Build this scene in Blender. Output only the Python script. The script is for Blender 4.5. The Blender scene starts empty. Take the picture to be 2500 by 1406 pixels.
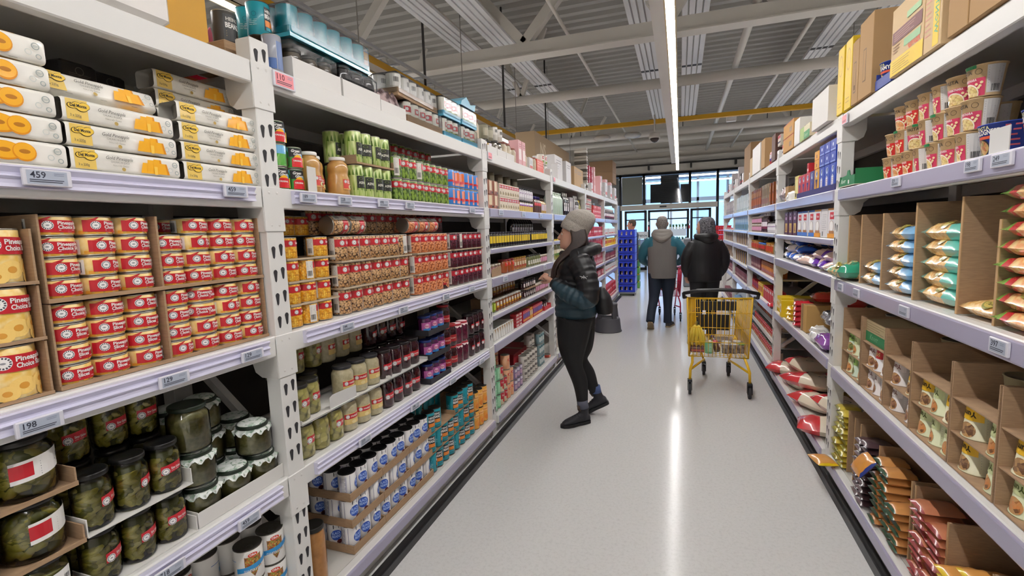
EXPOSURE = 1.6; LAMP_E = 22.0; WORLD_E = .9
import bpy, math, random
from mathutils import Vector, Matrix, noise
R = random.Random(7)
SC = bpy.context.scene
COL = SC.collection
PI = math.pi
XL, XR = -1.387, 0.890          # front faces of the two racks
# ------------------------------------------------------------------ materials
def lin(c):
 return tuple((x / 12.92 if x <= .04045 else ((x + .055) / 1.055) ** 2.4) for x in c)
def hexc(h):
 h = h.lstrip('#')
 return lin(tuple(int(h[i:i + 2], 16) / 255 for i in (0, 2, 4)))
_M = {}
def M(h, rough=.5, metal=0., coat=0., emit=0., name=None, trans=0., alpha=1., spec=.5):
 key = (h, rough, metal, coat, emit, trans, alpha, spec)
 if key in _M: return _M[key]
 m = bpy.data.materials.new(name or 'surface_' + h)
 m.use_nodes = True
 b = m.node_tree.nodes['Principled BSDF']
 c = hexc(h)
 b.inputs['Base Color'].default_value = (*c, 1)
 b.inputs['Roughness'].default_value = rough
 b.inputs['Metallic'].default_value = metal
 b.inputs['Coat Weight'].default_value = coat
 b.inputs['Coat Roughness'].default_value = .08
 b.inputs['Specular IOR Level'].default_value = spec
 if trans: b.inputs['Transmission Weight'].default_value = trans
 if alpha < 1: b.inputs['Alpha'].default_value = alpha
 if emit:
  b.inputs['Emission Color'].default_value = (*c, 1)
  b.inputs['Emission Strength'].default_value = emit
 _M[key] = m
 return m
def VOR(key, cols, scale, rough=.45, stretch=(1, 1, 1), coat=.3, edge=None, jitter=1.0):
 """cells of varying colour: peas, corn, beans, printed food photographs"""
 k = ('vor', key)
 if k in _M: return _M[k]
 m = bpy.data.materials.new('pattern_' + key); m.use_nodes = True
 nt = m.node_tree; b = nt.nodes['Principled BSDF']
 tc = nt.nodes.new('ShaderNodeTexCoord'); mp = nt.nodes.new('ShaderNodeMapping')
 mp.inputs['Scale'].default_value = stretch
 nt.links.new(tc.outputs['Object'], mp.inputs['Vector'])
 v = nt.nodes.new('ShaderNodeTexVoronoi'); v.inputs['Scale'].default_value = scale
 v.inputs['Randomness'].default_value = jitter
 nt.links.new(mp.outputs['Vector'], v.inputs['Vector'])
 sp = nt.nodes.new('ShaderNodeSeparateColor'); nt.links.new(v.outputs['Color'], sp.inputs[0])
 r = nt.nodes.new('ShaderNodeValToRGB'); e = r.color_ramp.elements
 while len(e) < len(cols): e.new(.5)
 for i, c in enumerate(cols):
  e[i].position = i / max(1, len(cols) - 1); e[i].color = (*hexc(c), 1)
 nt.links.new(sp.outputs[0], r.inputs[0])
 out = r.outputs[0]
 if edge:
  r2 = nt.nodes.new('ShaderNodeValToRGB')
  r2.color_ramp.elements[0].position = edge[1]; r2.color_ramp.elements[0].color = (0, 0, 0, 1)
  r2.color_ramp.elements[1].position = edge[2]; r2.color_ramp.elements[1].color = (1, 1, 1, 1)
  nt.links.new(v.outputs['Distance'], r2.inputs[0])
  mx = nt.nodes.new('ShaderNodeMix'); mx.data_type = 'RGBA'
  nt.links.new(r2.outputs[0], mx.inputs[0]); nt.links.new(out, mx.inputs[6])
  mx.inputs[7].default_value = (*hexc(edge[0]), 1)
  out = mx.outputs[2]
 nt.links.new(out, b.inputs['Base Color'])
 b.inputs['Roughness'].default_value = rough; b.inputs['Coat Weight'].default_value = coat
 _M[k] = m
 return m
def NOI(key, c1, c2, scale, rough=.5, detail=3, stretch=(1, 1, 1), coat=0., metal=0., bump=0., lo=.35, hi=.65):
 k = ('noi', key)
 if k in _M: return _M[k]
 m = bpy.data.materials.new('mottle_' + key); m.use_nodes = True
 nt = m.node_tree; b = nt.nodes['Principled BSDF']
 tc = nt.nodes.new('ShaderNodeTexCoord'); mp = nt.nodes.new('ShaderNodeMapping')
 mp.inputs['Scale'].default_value = stretch
 nt.links.new(tc.outputs['Object'], mp.inputs['Vector'])
 n = nt.nodes.new('ShaderNodeTexNoise'); n.inputs['Scale'].default_value = scale; n.inputs['Detail'].default_value = detail
 nt.links.new(mp.outputs['Vector'], n.inputs['Vector'])
 r = nt.nodes.new('ShaderNodeValToRGB'); e = r.color_ramp.elements
 e[0].position = lo; e[0].color = (*hexc(c1), 1); e[1].position = hi; e[1].color = (*hexc(c2), 1)
 nt.links.new(n.outputs['Fac'], r.inputs[0]); nt.links.new(r.outputs[0], b.inputs['Base Color'])
 b.inputs['Roughness'].default_value = rough; b.inputs['Coat Weight'].default_value = coat; b.inputs['Metallic'].default_value = metal
 if bump:
  bp = nt.nodes.new('ShaderNodeBump'); bp.inputs['Strength'].default_value = bump; bp.inputs['Distance'].default_value = .004
  nt.links.new(n.outputs['Fac'], bp.inputs['Height']); nt.links.new(bp.outputs[0], b.inputs['Normal'])
 _M[k] = m
 return m
def GLASS(key='clear', tint='ffffff', refl=.06, rough=.06):
 """thin clear pane or wrap: see-through with a fresnel gloss"""
 k = ('glass', key)
 if k in _M: return _M[k]
 m = bpy.data.materials.new('glass_' + key); m.use_nodes = True
 nt = m.node_tree; nt.nodes.remove(nt.nodes['Principled BSDF'])
 t = nt.nodes.new('ShaderNodeBsdfTransparent'); t.inputs[0].default_value = (*hexc(tint), 1)
 g = nt.nodes.new('ShaderNodeBsdfGlossy'); g.inputs['Roughness'].default_value = rough
 f = nt.nodes.new('ShaderNodeFresnel'); f.inputs[0].default_value = 1.45
 a = nt.nodes.new('ShaderNodeMath'); a.operation = 'ADD'; a.inputs[1].default_value = refl - .04; a.use_clamp = True
 mx = nt.nodes.new('ShaderNodeMixShader')
 nt.links.new(f.outputs[0], a.inputs[0]); nt.links.new(a.outputs[0], mx.inputs[0])
 nt.links.new(t.outputs[0], mx.inputs[1]); nt.links.new(g.outputs[0], mx.inputs[2])
 nt.links.new(mx.outputs[0], nt.nodes['Material Output'].inputs[0])
 _M[k] = m
 return m
# ------------------------------------------------------------------ mesh builder
class MB:
 def __init__(s): s.v = []; s.f = []; s.m = []; s.mats = []; s.sm = []
 def mi(s, mat):
  if mat not in s.mats: s.mats.append(mat)
  return s.mats.index(mat)
 def add(s, vs, fs, mat, smooth=False):
  o = len(s.v); i = s.mi(mat)
  s.v += [tuple(v) for v in vs]
  for f in fs: s.f.append([o + k for k in f]); s.m.append(i); s.sm.append(smooth)
 def box(s, x0, x1, y0, y1, z0, z1, mat, bev=0.):
  if bev:
   b = min(bev, (x1 - x0) * .45, (y1 - y0) * .45, (z1 - z0) * .45)
   rings = []
   for z, k in ((z0, b), (z0 + b, 0), (z1 - b, 0), (z1, b)):
    rings.append([(x0 + b + k * .0 + (0 if k else -0), 0, 0)])
   pts = []
   for z, inset in ((z0, b), (z0 + b, 0.), (z1 - b, 0.), (z1, b)):
    a0, a1, c0, c1 = x0 + inset, x1 - inset, y0 + inset, y1 - inset
    e = b * .6 if not inset else b * .3
    pts.append([(a0 + e, c0, z), (a1 - e, c0, z), (a1, c0 + e, z), (a1, c1 - e, z), (a1 - e, c1, z), (a0 + e, c1, z), (a0, c1 - e, z), (a0, c0 + e, z)])
   vs = [p for r in pts for p in r]; fs = [list(range(7, -1, -1)), [24 + i for i in range(8)]]
   for r in range(3):
    for i in range(8): fs.append([r * 8 + i, r * 8 + (i + 1) % 8, r * 8 + 8 + (i + 1) % 8, r * 8 + 8 + i])
   s.add(vs, fs, mat)
   return
  vs = [(x0, y0, z0), (x1, y0, z0), (x1, y1, z0), (x0, y1, z0), (x0, y0, z1), (x1, y0, z1), (x1, y1, z1), (x0, y1, z1)]
  s.add(vs, [(3, 2, 1, 0), (4, 5, 6, 7), (0, 1, 5, 4), (1, 2, 6, 5), (2, 3, 7, 6), (3, 0, 4, 7)], mat)
 def lathe(s, prof, mat, n=24, c=(0, 0, 0), smooth=True, cap=True, mats=None):
  vs = []; fs = []
  for r, z in prof:
   for i in range(n):
    a = 2 * PI * i / n
    vs.append((c[0] + r * math.cos(a), c[1] + r * math.sin(a), c[2] + z))
  o = len(s.v); s.v += vs
  for k in range(len(prof) - 1):
   mm = s.mi(mats[k] if mats else mat)
   for i in range(n):
    s.f.append([o + k * n + i, o + k * n + (i + 1) % n, o + (k + 1) * n + (i + 1) % n, o + (k + 1) * n + i]); s.m.append(mm); s.sm.append(smooth)
  if cap:
   s.f.append([o + i for i in range(n - 1, -1, -1)]); s.m.append(s.mi(mats[0] if mats else mat)); s.sm.append(False)
   s.f.append([o + (len(prof) - 1) * n + i for i in range(n)]); s.m.append(s.mi(mats[-1] if mats else mat)); s.sm.append(False)
 def tube(s, pts, r, mat, n=8, closed=False, rr=None, cap=True):
  pts = [Vector(p) for p in pts]; N = len(pts); vs = []
  up = Vector((0, 0, 1)); prev = None
  for i, p in enumerate(pts):
   if closed: d = (pts[(i + 1) % N] - pts[i - 1]).normalized()
   else: d = (pts[min(i + 1, N - 1)] - pts[max(i - 1, 0)]).normalized()
   if prev is None:
    a = d.cross(up)
    if a.length < 1e-3: a = d.cross(Vector((1, 0, 0)))
    a.normalize()
   else:
    a = prev - d * prev.dot(d); a.normalize()
   prev = a; b = d.cross(a)
   ra = rr[i] if rr else r
   rx, ry = ra if isinstance(ra, tuple) else (ra, ra)
   for k in range(n):
    t = 2 * PI * k / n
    vs.append(p + a * rx * math.cos(t) + b * ry * math.sin(t))
  fs = []
  for i in range(N if closed else N - 1):
   j = (i + 1) % N
   for k in range(n): fs.append([i * n + k, i * n + (k + 1) % n, j * n + (k + 1) % n, j * n + k])
  if cap and not closed: fs += [list(range(n - 1, -1, -1)), [(N - 1) * n + k for k in range(n)]]
  s.add(vs, fs, mat, True)
 def bar(s, a, b, w, h, mat, up=(0, 0, 1)):
  a = Vector(a); b = Vector(b); d = (b - a).normalized(); u = Vector(up)
  x = d.cross(u)
  if x.length < 1e-4: x = d.cross(Vector((1, 0, 0)))
  x.normalize(); y = x.cross(d)
  vs = []
  for p in (a, b):
   for sx, sy in ((-1, -1), (1, -1), (1, 1), (-1, 1)): vs.append(p + x * sx * w / 2 + y * sy * h / 2)
  s.add(vs, [(0, 1, 2, 3), (7, 6, 5, 4), (0, 4, 5, 1), (1, 5, 6, 2), (2, 6, 7, 3), (3, 7, 4, 0)], mat)
 def sphere(s, c, r, mat, n=14, m=8, sx=1, sy=1, sz=1):
  prof = [(max(1e-5, math.sin(PI * k / m)), -math.cos(PI * k / m)) for k in range(m + 1)]
  vs = []; fs = []
  for a, z in prof:
   for i in range(n):
    t = 2 * PI * i / n
    vs.append((c[0] + r * sx * a * math.cos(t), c[1] + r * sy * a * math.sin(t), c[2] + r * sz * z))
  for k in range(m):
   for i in range(n): fs.append([k * n + i, k * n + (i + 1) % n, (k + 1) * n + (i + 1) % n, (k + 1) * n + i])
  s.add(vs, fs, mat, True)
 def prism(s, poly, axis, a0, a1, mat):
  """extrude a 2-D outline along an axis ('x': poly in y,z ; 'y': poly in x,z ; 'z': poly in x,y)"""
  f = {'x': lambda p, t: (t, p[0], p[1]), 'y': lambda p, t: (p[0], t, p[1]), 'z': lambda p, t: (p[0], p[1], t)}[axis]
  n = len(poly); vs = [f(p, a0) for p in poly] + [f(p, a1) for p in poly]
  fs = [list(range(n)), [n + i for i in range(n - 1, -1, -1)]] + [[i, n + i, n + (i + 1) % n, (i + 1) % n] for i in range(n)]
  s.add(vs, fs, mat)
 def mesh(s, name):
  me = bpy.data.meshes.new(name); me.from_pydata(s.v, [], s.f)
  for m in s.mats: me.materials.append(m)
  me.polygons.foreach_set('material_index', s.m); me.polygons.foreach_set('use_smooth', s.sm)
  me.update()
  return me
 def build(s, name, parent=None, link=True):
  o = bpy.data.objects.new(name, s.mesh(name))
  if link: COL.objects.link(o)
  if parent: o.parent = parent
  return o
LABELS = {}
def tag(o, label, cat, group=None, kind=None):
 o['label'] = label; o['category'] = cat
 if group: o['group'] = group
 if kind: o['kind'] = kind
 if kind is None:
  n = len(label.replace(',', ' ').split())
  if not 4 <= n <= 16: print('LABELLEN', n, label)
  if label.lower() in LABELS: print('DUPLABEL', label)
  LABELS[label.lower()] = 1
 return o
def struct(o):
 o['kind'] = 'structure'; return o
def empty(name, loc=(0, 0, 0), rz=0, link=True):
 o = bpy.data.objects.new(name, None); o.location = loc; o.rotation_euler = (0, 0, rz); o.empty_display_size = .05
 if link: COL.objects.link(o)
 return o
PROTO = []
KIDS = {}
def proto(root, kids=()):
 """an unlinked source: root object plus children, list of (child, [grandchildren])"""
 PROTO.append(root)
 for k in kids:
  k.parent = root; PROTO.append(k)
 KIDS[root.name] = list(kids)
 return root
def put(src, loc, rz=0., label=None, cat=None, group=None, rx=0., ry=0., s=1.):
 r = src.copy(); COL.objects.link(r); r.location = loc; r.rotation_euler = (rx, ry, rz)
 if s != 1.: r.scale = (s, s, s)
 for k in KIDS.get(src.name, ()):
  c = k.copy(); COL.objects.link(c); c.parent = r
  for g in KIDS.get(k.name, ()):
   d = g.copy(); COL.objects.link(d); d.parent = c
 tag(r, label, cat, group)
 return r
ORD = 'first second third fourth fifth sixth seventh eighth ninth tenth eleventh twelfth thirteenth fourteenth fifteenth sixteenth seventeenth eighteenth nineteenth twentieth'.split()
ORD += ['twenty-' + x for x in ORD[:9]]
def tierw(k, n):
 if n == 1: return 'only'
 if k == 0: return 'bottom'
 if k == n - 1: return 'top'
 if n == 3: return 'middle'
 return ORD[k]
# ------------------------------------------------------------------ printed artwork
_T = {}
def textmesh(s, bold=.0, shear=0., res=2):
 k = (s, bold, shear, res)
 if k in _T: return _T[k]
 cu = bpy.data.curves.new('t', 'FONT'); cu.body = s; cu.size = 1; cu.offset = bold; cu.shear = shear; cu.resolution_u = res
 cu.align_x = 'LEFT'; cu.fill_mode = 'FRONT'
 o = bpy.data.objects.new('t', cu); COL.objects.link(o)
 dg = bpy.context.evaluated_depsgraph_get(); dg.update()
 me = bpy.data.meshes.new_from_object(o.evaluated_get(dg))
 vs = [(v.co.x, v.co.y) for v in me.vertices]; fs = [list(p.vertices) for p in me.polygons]
 bpy.data.objects.remove(o); bpy.data.curves.remove(cu); bpy.data.meshes.remove(me)
 xs = [v[0] for v in vs] or [0]; w = max(xs) - min(xs); x0 = min(xs)
 vs = [(x - x0, y) for x, y in vs]
 _T[k] = (vs, fs, w)
 return _T[k]
class Art:
 def __init__(s, ymin=-9.): s.items = []; s.l = 0; s.ymin = ymin
 def _a(s, vs, fs, mat, step=1):
  s.l += step; s.items.append((vs, fs, mat, s.l)); return s
 def rect(s, x0, x1, y0, y1, mat, nx=1, slant=0.):
  vs = []; fs = []
  for i in range(nx + 1):
   x = x0 + (x1 - x0) * i / nx
   vs += [(x, y0 + slant * (x - x0)), (x, y1 + slant * (x - x0))]
  for i in range(nx): fs.append([2 * i, 2 * i + 2, 2 * i + 3, 2 * i + 1])
  return s._a(vs, fs, mat)
 def disc(s, cx, cy, r, mat, n=20, ry=None, ri=None):
  ry = ry or r; vs = []; fs = []
  if ri is None:
   vs = [(cx, cy)] + [(cx + r * q * math.cos(2 * PI * i / n), max(s.ymin, cy + ry * q * math.sin(2 * PI * i / n))) for q in (.35, .7, 1) for i in range(n)]
   fs = [[0, 1 + i, 1 + (i + 1) % n] for i in range(n)] + [[1 + k * n + i, 1 + k * n + n + i, 1 + k * n + n + (i + 1) % n, 1 + k * n + (i + 1) % n] for k in (0, 1) for i in range(n)]
  else:
   k = ri / r
   for i in range(n):
    c, d = math.cos(2 * PI * i / n), math.sin(2 * PI * i / n)
    vs += [(cx + r * c, cy + ry * d), (cx + r * k * c, cy + ry * k * d)]
   fs = [[2 * i, 2 * ((i + 1) % n), 2 * ((i + 1) % n) + 1, 2 * i + 1] for i in range(n)]
  return s._a(vs, fs, mat)
 def poly(s, pts, mat):
  """convex outline cut into narrow strips so that it follows a round can"""
  x0, x1 = min(p[0] for p in pts), max(p[0] for p in pts); n = max(1, math.ceil((x1 - x0) / .008)); vs = []; m = len(pts)
  xs = sorted({round(x0 + (x1 - x0) * i / n, 6) for i in range(n + 1)} | {round(p[0], 6) for p in pts})
  for x in xs:
   ys = []
   for i in range(m):
    (ax, ay), (bx, by) = pts[i], pts[(i + 1) % m]
    if abs(ax - x) < 2e-6: ys.append(ay)
    if (ax - x) * (bx - x) < 0: ys.append(ay + (by - ay) * (x - ax) / (bx - ax))
   ys = ys or [pts[0][1]]; vs += [(x, min(ys)), (x, max(ys))]
  return s._a(vs, [[2 * i, 2 * i + 2, 2 * i + 3, 2 * i + 1] for i in range(len(xs) - 1)], mat)
 def text(s, t, x, y, h, mat, bold=.02, shear=0., align='l', wmax=None, res=2):
  vs, fs, w = textmesh(t, bold, shear, res)
  k = h / .7; kx = k
  if wmax and w * k > wmax: kx = wmax / w
  ox = x - (w * kx / 2 if align == 'c' else w * kx if align == 'r' else 0)
  return s._a([(ox + a * kx, y + b * k) for a, b in vs], fs, mat)
 def lines(s, x0, x1, y, n, dy, th, mat, nx=1):
  """small unreadable print"""
  vs = []; fs = []
  for i in range(n):
   yy = y - i * dy; o = len(vs); e = x1 - (x1 - x0) * (.25 if i % 3 == 2 else .05 * (i % 2))
   vs += [(x0, yy), (e, yy), (e, yy + th), (x0, yy + th)]; fs.append([o, o + 1, o + 2, o + 3])
  return s._a(vs, fs, mat)
 def barcode(s, x0, x1, y0, y1, mat):
  vs = []; fs = []; x = x0; k = 0; rr = random.Random(3)
  while x < x1 - .0004:
   w = (x1 - x0) * rr.choice((.02, .03, .05)); o = len(vs)
   if k % 2 == 0: vs += [(x, y0), (x + w, y0), (x + w, y1), (x, y1)]; fs.append([o, o + 1, o + 2, o + 3])
   x += w; k += 1
  return s._a(vs, fs, mat)
 def seal(s, cx, cy, r):
  """round white seal with a dark dashed rim"""
  s.disc(cx, cy, r, M('f2f0ee'), 22)
  vs = []; fs = []
  for i in range(14):
   a0 = 2 * PI * (i + .15) / 14; a1 = 2 * PI * (i + .75) / 14; o = len(vs)
   for a in (a0, a1): vs += [(cx + r * .66 * math.cos(a), cy + r * .66 * math.sin(a)), (cx + r * .92 * math.cos(a), cy + r * .92 * math.sin(a))]
   fs.append([o, o + 2, o + 3, o + 1])
  s._a(vs, fs, M('4b4a55'))
  return s.disc(cx, cy, r * .32, M('8e9096'), 10, ry=r * .16)
 def apply(s, mb, fn, off=.00025):
  for vs, fs, mat, l in s.items:
   mb.add([fn(x, y, l * off) for x, y in vs], fs, mat)
def on_cyl(r, z0=0.):
 return lambda x, y, o: ((r + o) * math.sin(x / r), -(r + o) * math.cos(x / r), z0 + y)
def on_cone(rb, rt, h, z0=0.):
 rm = (rb + rt) / 2
 def f(x, y, o):
  r = rb + (rt - rb) * y / h
  return ((r + o) * math.sin(x / rm), -(r + o) * math.cos(x / rm), z0 + y)
 return f
def on_front(y=0., z0=0., x0=0.):
 return lambda x, z, o: (x0 + x, y - o, z0 + z)
def on_side(x=0., sgn=-1, z0=0.):
 """art on the end face; x runs along +y or -y"""
 return (lambda u, z, o: (x - o, -u, z0 + z)) if sgn < 0 else (lambda u, z, o: (x + o, u, z0 + z))
def on_top(z): return lambda x, y, o: (x, y, z + o)
# ------------------------------------------------------------------ products (prototypes face -y, origin at base centre)
STEEL = M('a9a59c', .32, .85); DSTEEL = M('6b675f', .35, .8)
WHITE = M('eceae6', .45); OFFW = M('dcd8d0', .5); BLACK = M('17161a', .4); RED = M('c3202d', .4, coat=.2); DRED = M('8e1a24', .4)
CARD = NOI('cardboard', '9d8064', 'aa8c6c', 30, .85, stretch=(1, 1, 8)); CARDD = M('7d6249', .9); INK = M('2a2725', .6)
WCARD = M('d9d7d3', .7)
PINEA = NOI('pineapple print', 'f0c35c', 'f8e2a4', 38, .4, coat=.25); PINED = M('eba93a', .4); PINEL = M('f7e6b8', .4)
def can(name, r, h, base, art=None, seg=22, metal=STEEL, gap=.004, ring=True):
 mb = MB(); e = .0022
 mb.lathe([(r * .93, 0.0), (r - .0004, .001), (r - .0004, .003), (r - .0016, .0045), (r - .0016, h - .0045), (r - .0004, h - .003), (r - .0004, h - .0006), (r - .002, h), (r - .003, h - .0025), (r * .55, h - .0022), (.001, h - .0022)], metal, seg)
 if ring and r > .03:
  mb.lathe([(r * .16, 0), (r * .24, 0), (r * .24, .001), (r * .16, .001)], metal, 10, (0, -r * .45, h - .0022))
 o = mb.build(name, link=False)
 lb = MB(); lb.lathe([(r - .0003, gap), (r, gap + .0004), (r, h - gap - .0004), (r - .0003, h - gap)], base, max(seg, 20), cap=False)
 if art: art.apply(lb, on_cyl(r + .0003))
 return proto(o, [lb.build('label', link=False)])
def jar(name, r, h, content, lidm, art=None, lid_h=.014, neck=.86, glass=True, fill=.93, seg=22, lid_r=None, square=False, body=None, extra=None):
 sh = h - lid_h
 prof = [(r * .80, 0), (r * .96, .004), (r, .012), (r, sh * .78), (r * .97, sh * .86), (r * neck, sh * .95), (r * neck, sh)]
 kids = []
 mb = MB()
 if glass:
  mb.lathe(prof, GLASS('jar', 'f4f7f0', .07), seg)
  cb = MB()
  if body: body(cb)
  else: cb.lathe([(a * .95, .004 + z * fill) for a, z in prof[:-1]] + [(r * neck * .9, sh * fill)], content, seg)
  kids.append(cb.build('contents', link=False))
 else:
  mb.lathe(prof, content, seg)
 o = mb.build(name, link=False)
 lb = MB(); q = lid_r or r * neck * 1.08
 lb.lathe([(q, 0), (q * 1.02, .002), (q * 1.02, lid_h - .003), (q * .97, lid_h), (q * .9, lid_h - .0012), (.001, lid_h - .0012)], lidm, seg, (0, 0, sh - .002))
 kids.append(lb.build('lid', link=False))
 if art:
  ab = MB(); art.apply(ab, on_cyl(r + .0006)); kids.append(ab.build('label', link=False))
 if extra: kids += extra(r, sh)
 return proto(o, kids)
def carton(name, w, d, h, mat, art=None, side=None, top=None, bev=.002, part='label', flap=None):
 mb = MB(); mb.box(-w / 2, w / 2, -d / 2, d / 2, 0, h, mat, bev)
 o = mb.build(name, link=False); kids = []
 if art or side or top:
  ab = MB()
  if art: art.apply(ab, on_front(-d / 2 - .0004))
  if side: side.apply(ab, on_side(-w / 2 - .0004)); side.apply(ab, on_side(w / 2 + .0004, 1))
  if top: top.apply(ab, on_top(h + .0004))
  kids.append(ab.build(part, link=False))
 return proto(o, kids)
def pillow_pts(w, d, h, nu, nv, seal=.09, wob=.0, seed=0):
 """closed soft bag lying flat: u along x (sealed fins at both ends), v along y"""
 top = []; bot = []
 for i in range(nu + 1):
  u = -1 + 2 * i / nu
  for j in range(nv + 1):
   v = -1 + 2 * j / nv
   e = max(0., 1 - abs(u) ** 3.2) ** .55 if abs(u) < 1 - seal else max(0., 1 - (1 - seal) ** 3.2) ** .55 * max(0, (1 - abs(u)) / seal) ** .6
   t = e * max(0., 1 - abs(v) ** 3.0) ** .5
   k = 1 - .10 * (abs(u) ** 4) * (1 if abs(u) < 1 - seal else .6)
   nz = wob * noise.noise(Vector((u * 3 + seed, v * 3.1, seed * 1.7))) * t
   x = u * w / 2; y = v * d / 2 * k
   top.append((x, y, h / 2 + h / 2 * t + nz)); bot.append((x, y, h / 2 - h / 2 * t * .92))
 return top, bot
def bag(name, w, d, h, matf, nu=18, nv=8, seal=.09, wob=.01, seed=1, art=None, stand=False, label=None):
 top, bot = pillow_pts(w, d, h, nu, nv, seal, wob, seed)
 mb = MB(); n = nv + 1
 def quadm(i, j): return matf(-1 + 2 * (i + .5) / nu, -1 + 2 * (j + .5) / nv)
 for P, flip in ((top, False), (bot, True)):
  o = len(mb.v); mb.v += P
  for i in range(nu):
   for j in range(nv):
    q = [o + i * n + j, o + (i + 1) * n + j, o + (i + 1) * n + j + 1, o + i * n + j + 1]
    mb.f.append(q[::-1] if flip else q); mb.m.append(mb.mi(quadm(i, j))); mb.sm.append(True)
 o = mb.build(name, link=False)
 kids = []
 if art:
  ab = MB()
  def fn(x, y, off):
   u = max(-1, min(1, 2 * x / w)); v = max(-1, min(1, 2 * y / d))
   e = max(0., 1 - abs(u) ** 3.2) ** .55; t = e * max(0., 1 - abs(v) ** 3.0) ** .5
   nz = wob * noise.noise(Vector((u * 3 + seed, v * 3.1, seed * 1.7))) * t
   return (x, y * (1 - .10 * abs(u) ** 4), h / 2 + h / 2 * t + nz + .0015 + off)
  art.apply(ab, fn); kids.append(ab.build('label', link=False))
 return proto(o, kids)
def cup(name, rb, rt, h, base, art=None, lid=None, seg=22, lip=None, flip=False):
 mb = MB(); lip = lip or base
 mb.lathe([(rb * .9, .003), (rb, 0), (rb + .0005, .003), (rt, h - .004), (rt + .0025, h - .003), (rt + .0025, h), (rt * .96, h), (rt * .95, h - .002), (.001, h - .002)], base, seg, mats=[base, base, base, lip, lip, lip, lid or lip, lid or lip, lid or lip, lid or lip])
 o = mb.build(name, link=False); kids = []
 if art:
  ab = MB(); art.apply(ab, on_cone(rb + .0008, rt + .0008, h)); kids.append(ab.build('label', link=False))
 if flip:
  for q in [o] + kids:
   q.data.transform(Matrix.Translation((0, 0, h)) @ Matrix.Rotation(PI, 4, 'Y')); pass
 return proto(o, kids)
# --- pineapple tins -------------------------------------------------------
def pine_art(l1, l2, h, r):
 a = Art(); n = 12
 for k in range(7): a.rect(-.055 + k * .021 + R.uniform(-.004, .004), -.045 + k * .021 + R.uniform(0, .006), .006, .006 + h * R.uniform(.10, .17), PINED, 2)
 a.rect(-.046, .062, h * .22, h * .80, RED, n, -.03)
 a.poly([(-.035, h * .80), (-.02, h * .80), (-.012, h * .93), (-.016, h * .93)], RED)
 s = h / .0505
 a.seal(-.020, h * .53, .0105 * min(s, 1.3))
 b = min(s, 1.25)
 a.text(l1, -.003, h * .56, .0082 * b, WHITE, .03, wmax=.060); a.text(l2, -.003, h * .36, .0082 * b, WHITE, .03, wmax=.060)
 a.lines(-.002, .035, h * .28, 1, .002, .0016, M('e9b9b9'), 3)
 a.rect(-.10, -.062, h * .1, h * .85, WHITE, 4); a.barcode(-.095, -.068, h * .2, h * .72, INK)
 return a
P_choice = can('pineapple_tin', .0438, .0505, PINEA, pine_art('Pineapple', 'Choice Slices', .0505, .0438))
P_slices = can('pineapple_tin', .0438, .0505, PINEA, pine_art('Pineapple', 'Slices', .0505, .0438))
P_tidbit = can('pineapple_tin', .0452, .0505, PINEA, pine_art('Pineapple', 'Choice Tidbits', .0505, .0452))
def tall_pine():
 h, r = .124, .052
 a = Art()
 for cx, cy, rr in ((.01, .035, .026), (.05, .042, .022), (.055, .016, .020), (-.02, .02, .022)):
  a.disc(cx, cy * .9, rr, M('f5cf78', .4), 20, ry=rr * .8); a.disc(cx, cy * .9, rr * .38, M('d99b3c', .4), 14, ry=rr * .3)
 a.rect(-.055, .070, h * .55, h * .86, RED, 12, -.03); a.seal(-.020, h * .71, .015)
 a.text('Pineapple', .0, h * .72, .011, WHITE, .03, wmax=.064); a.text('Choice Slices', .0, h * .60, .011, WHITE, .03, wmax=.064)
 return can('pineapple_can', r, h, PINEA, a)
P_tall = tall_pine()
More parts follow.
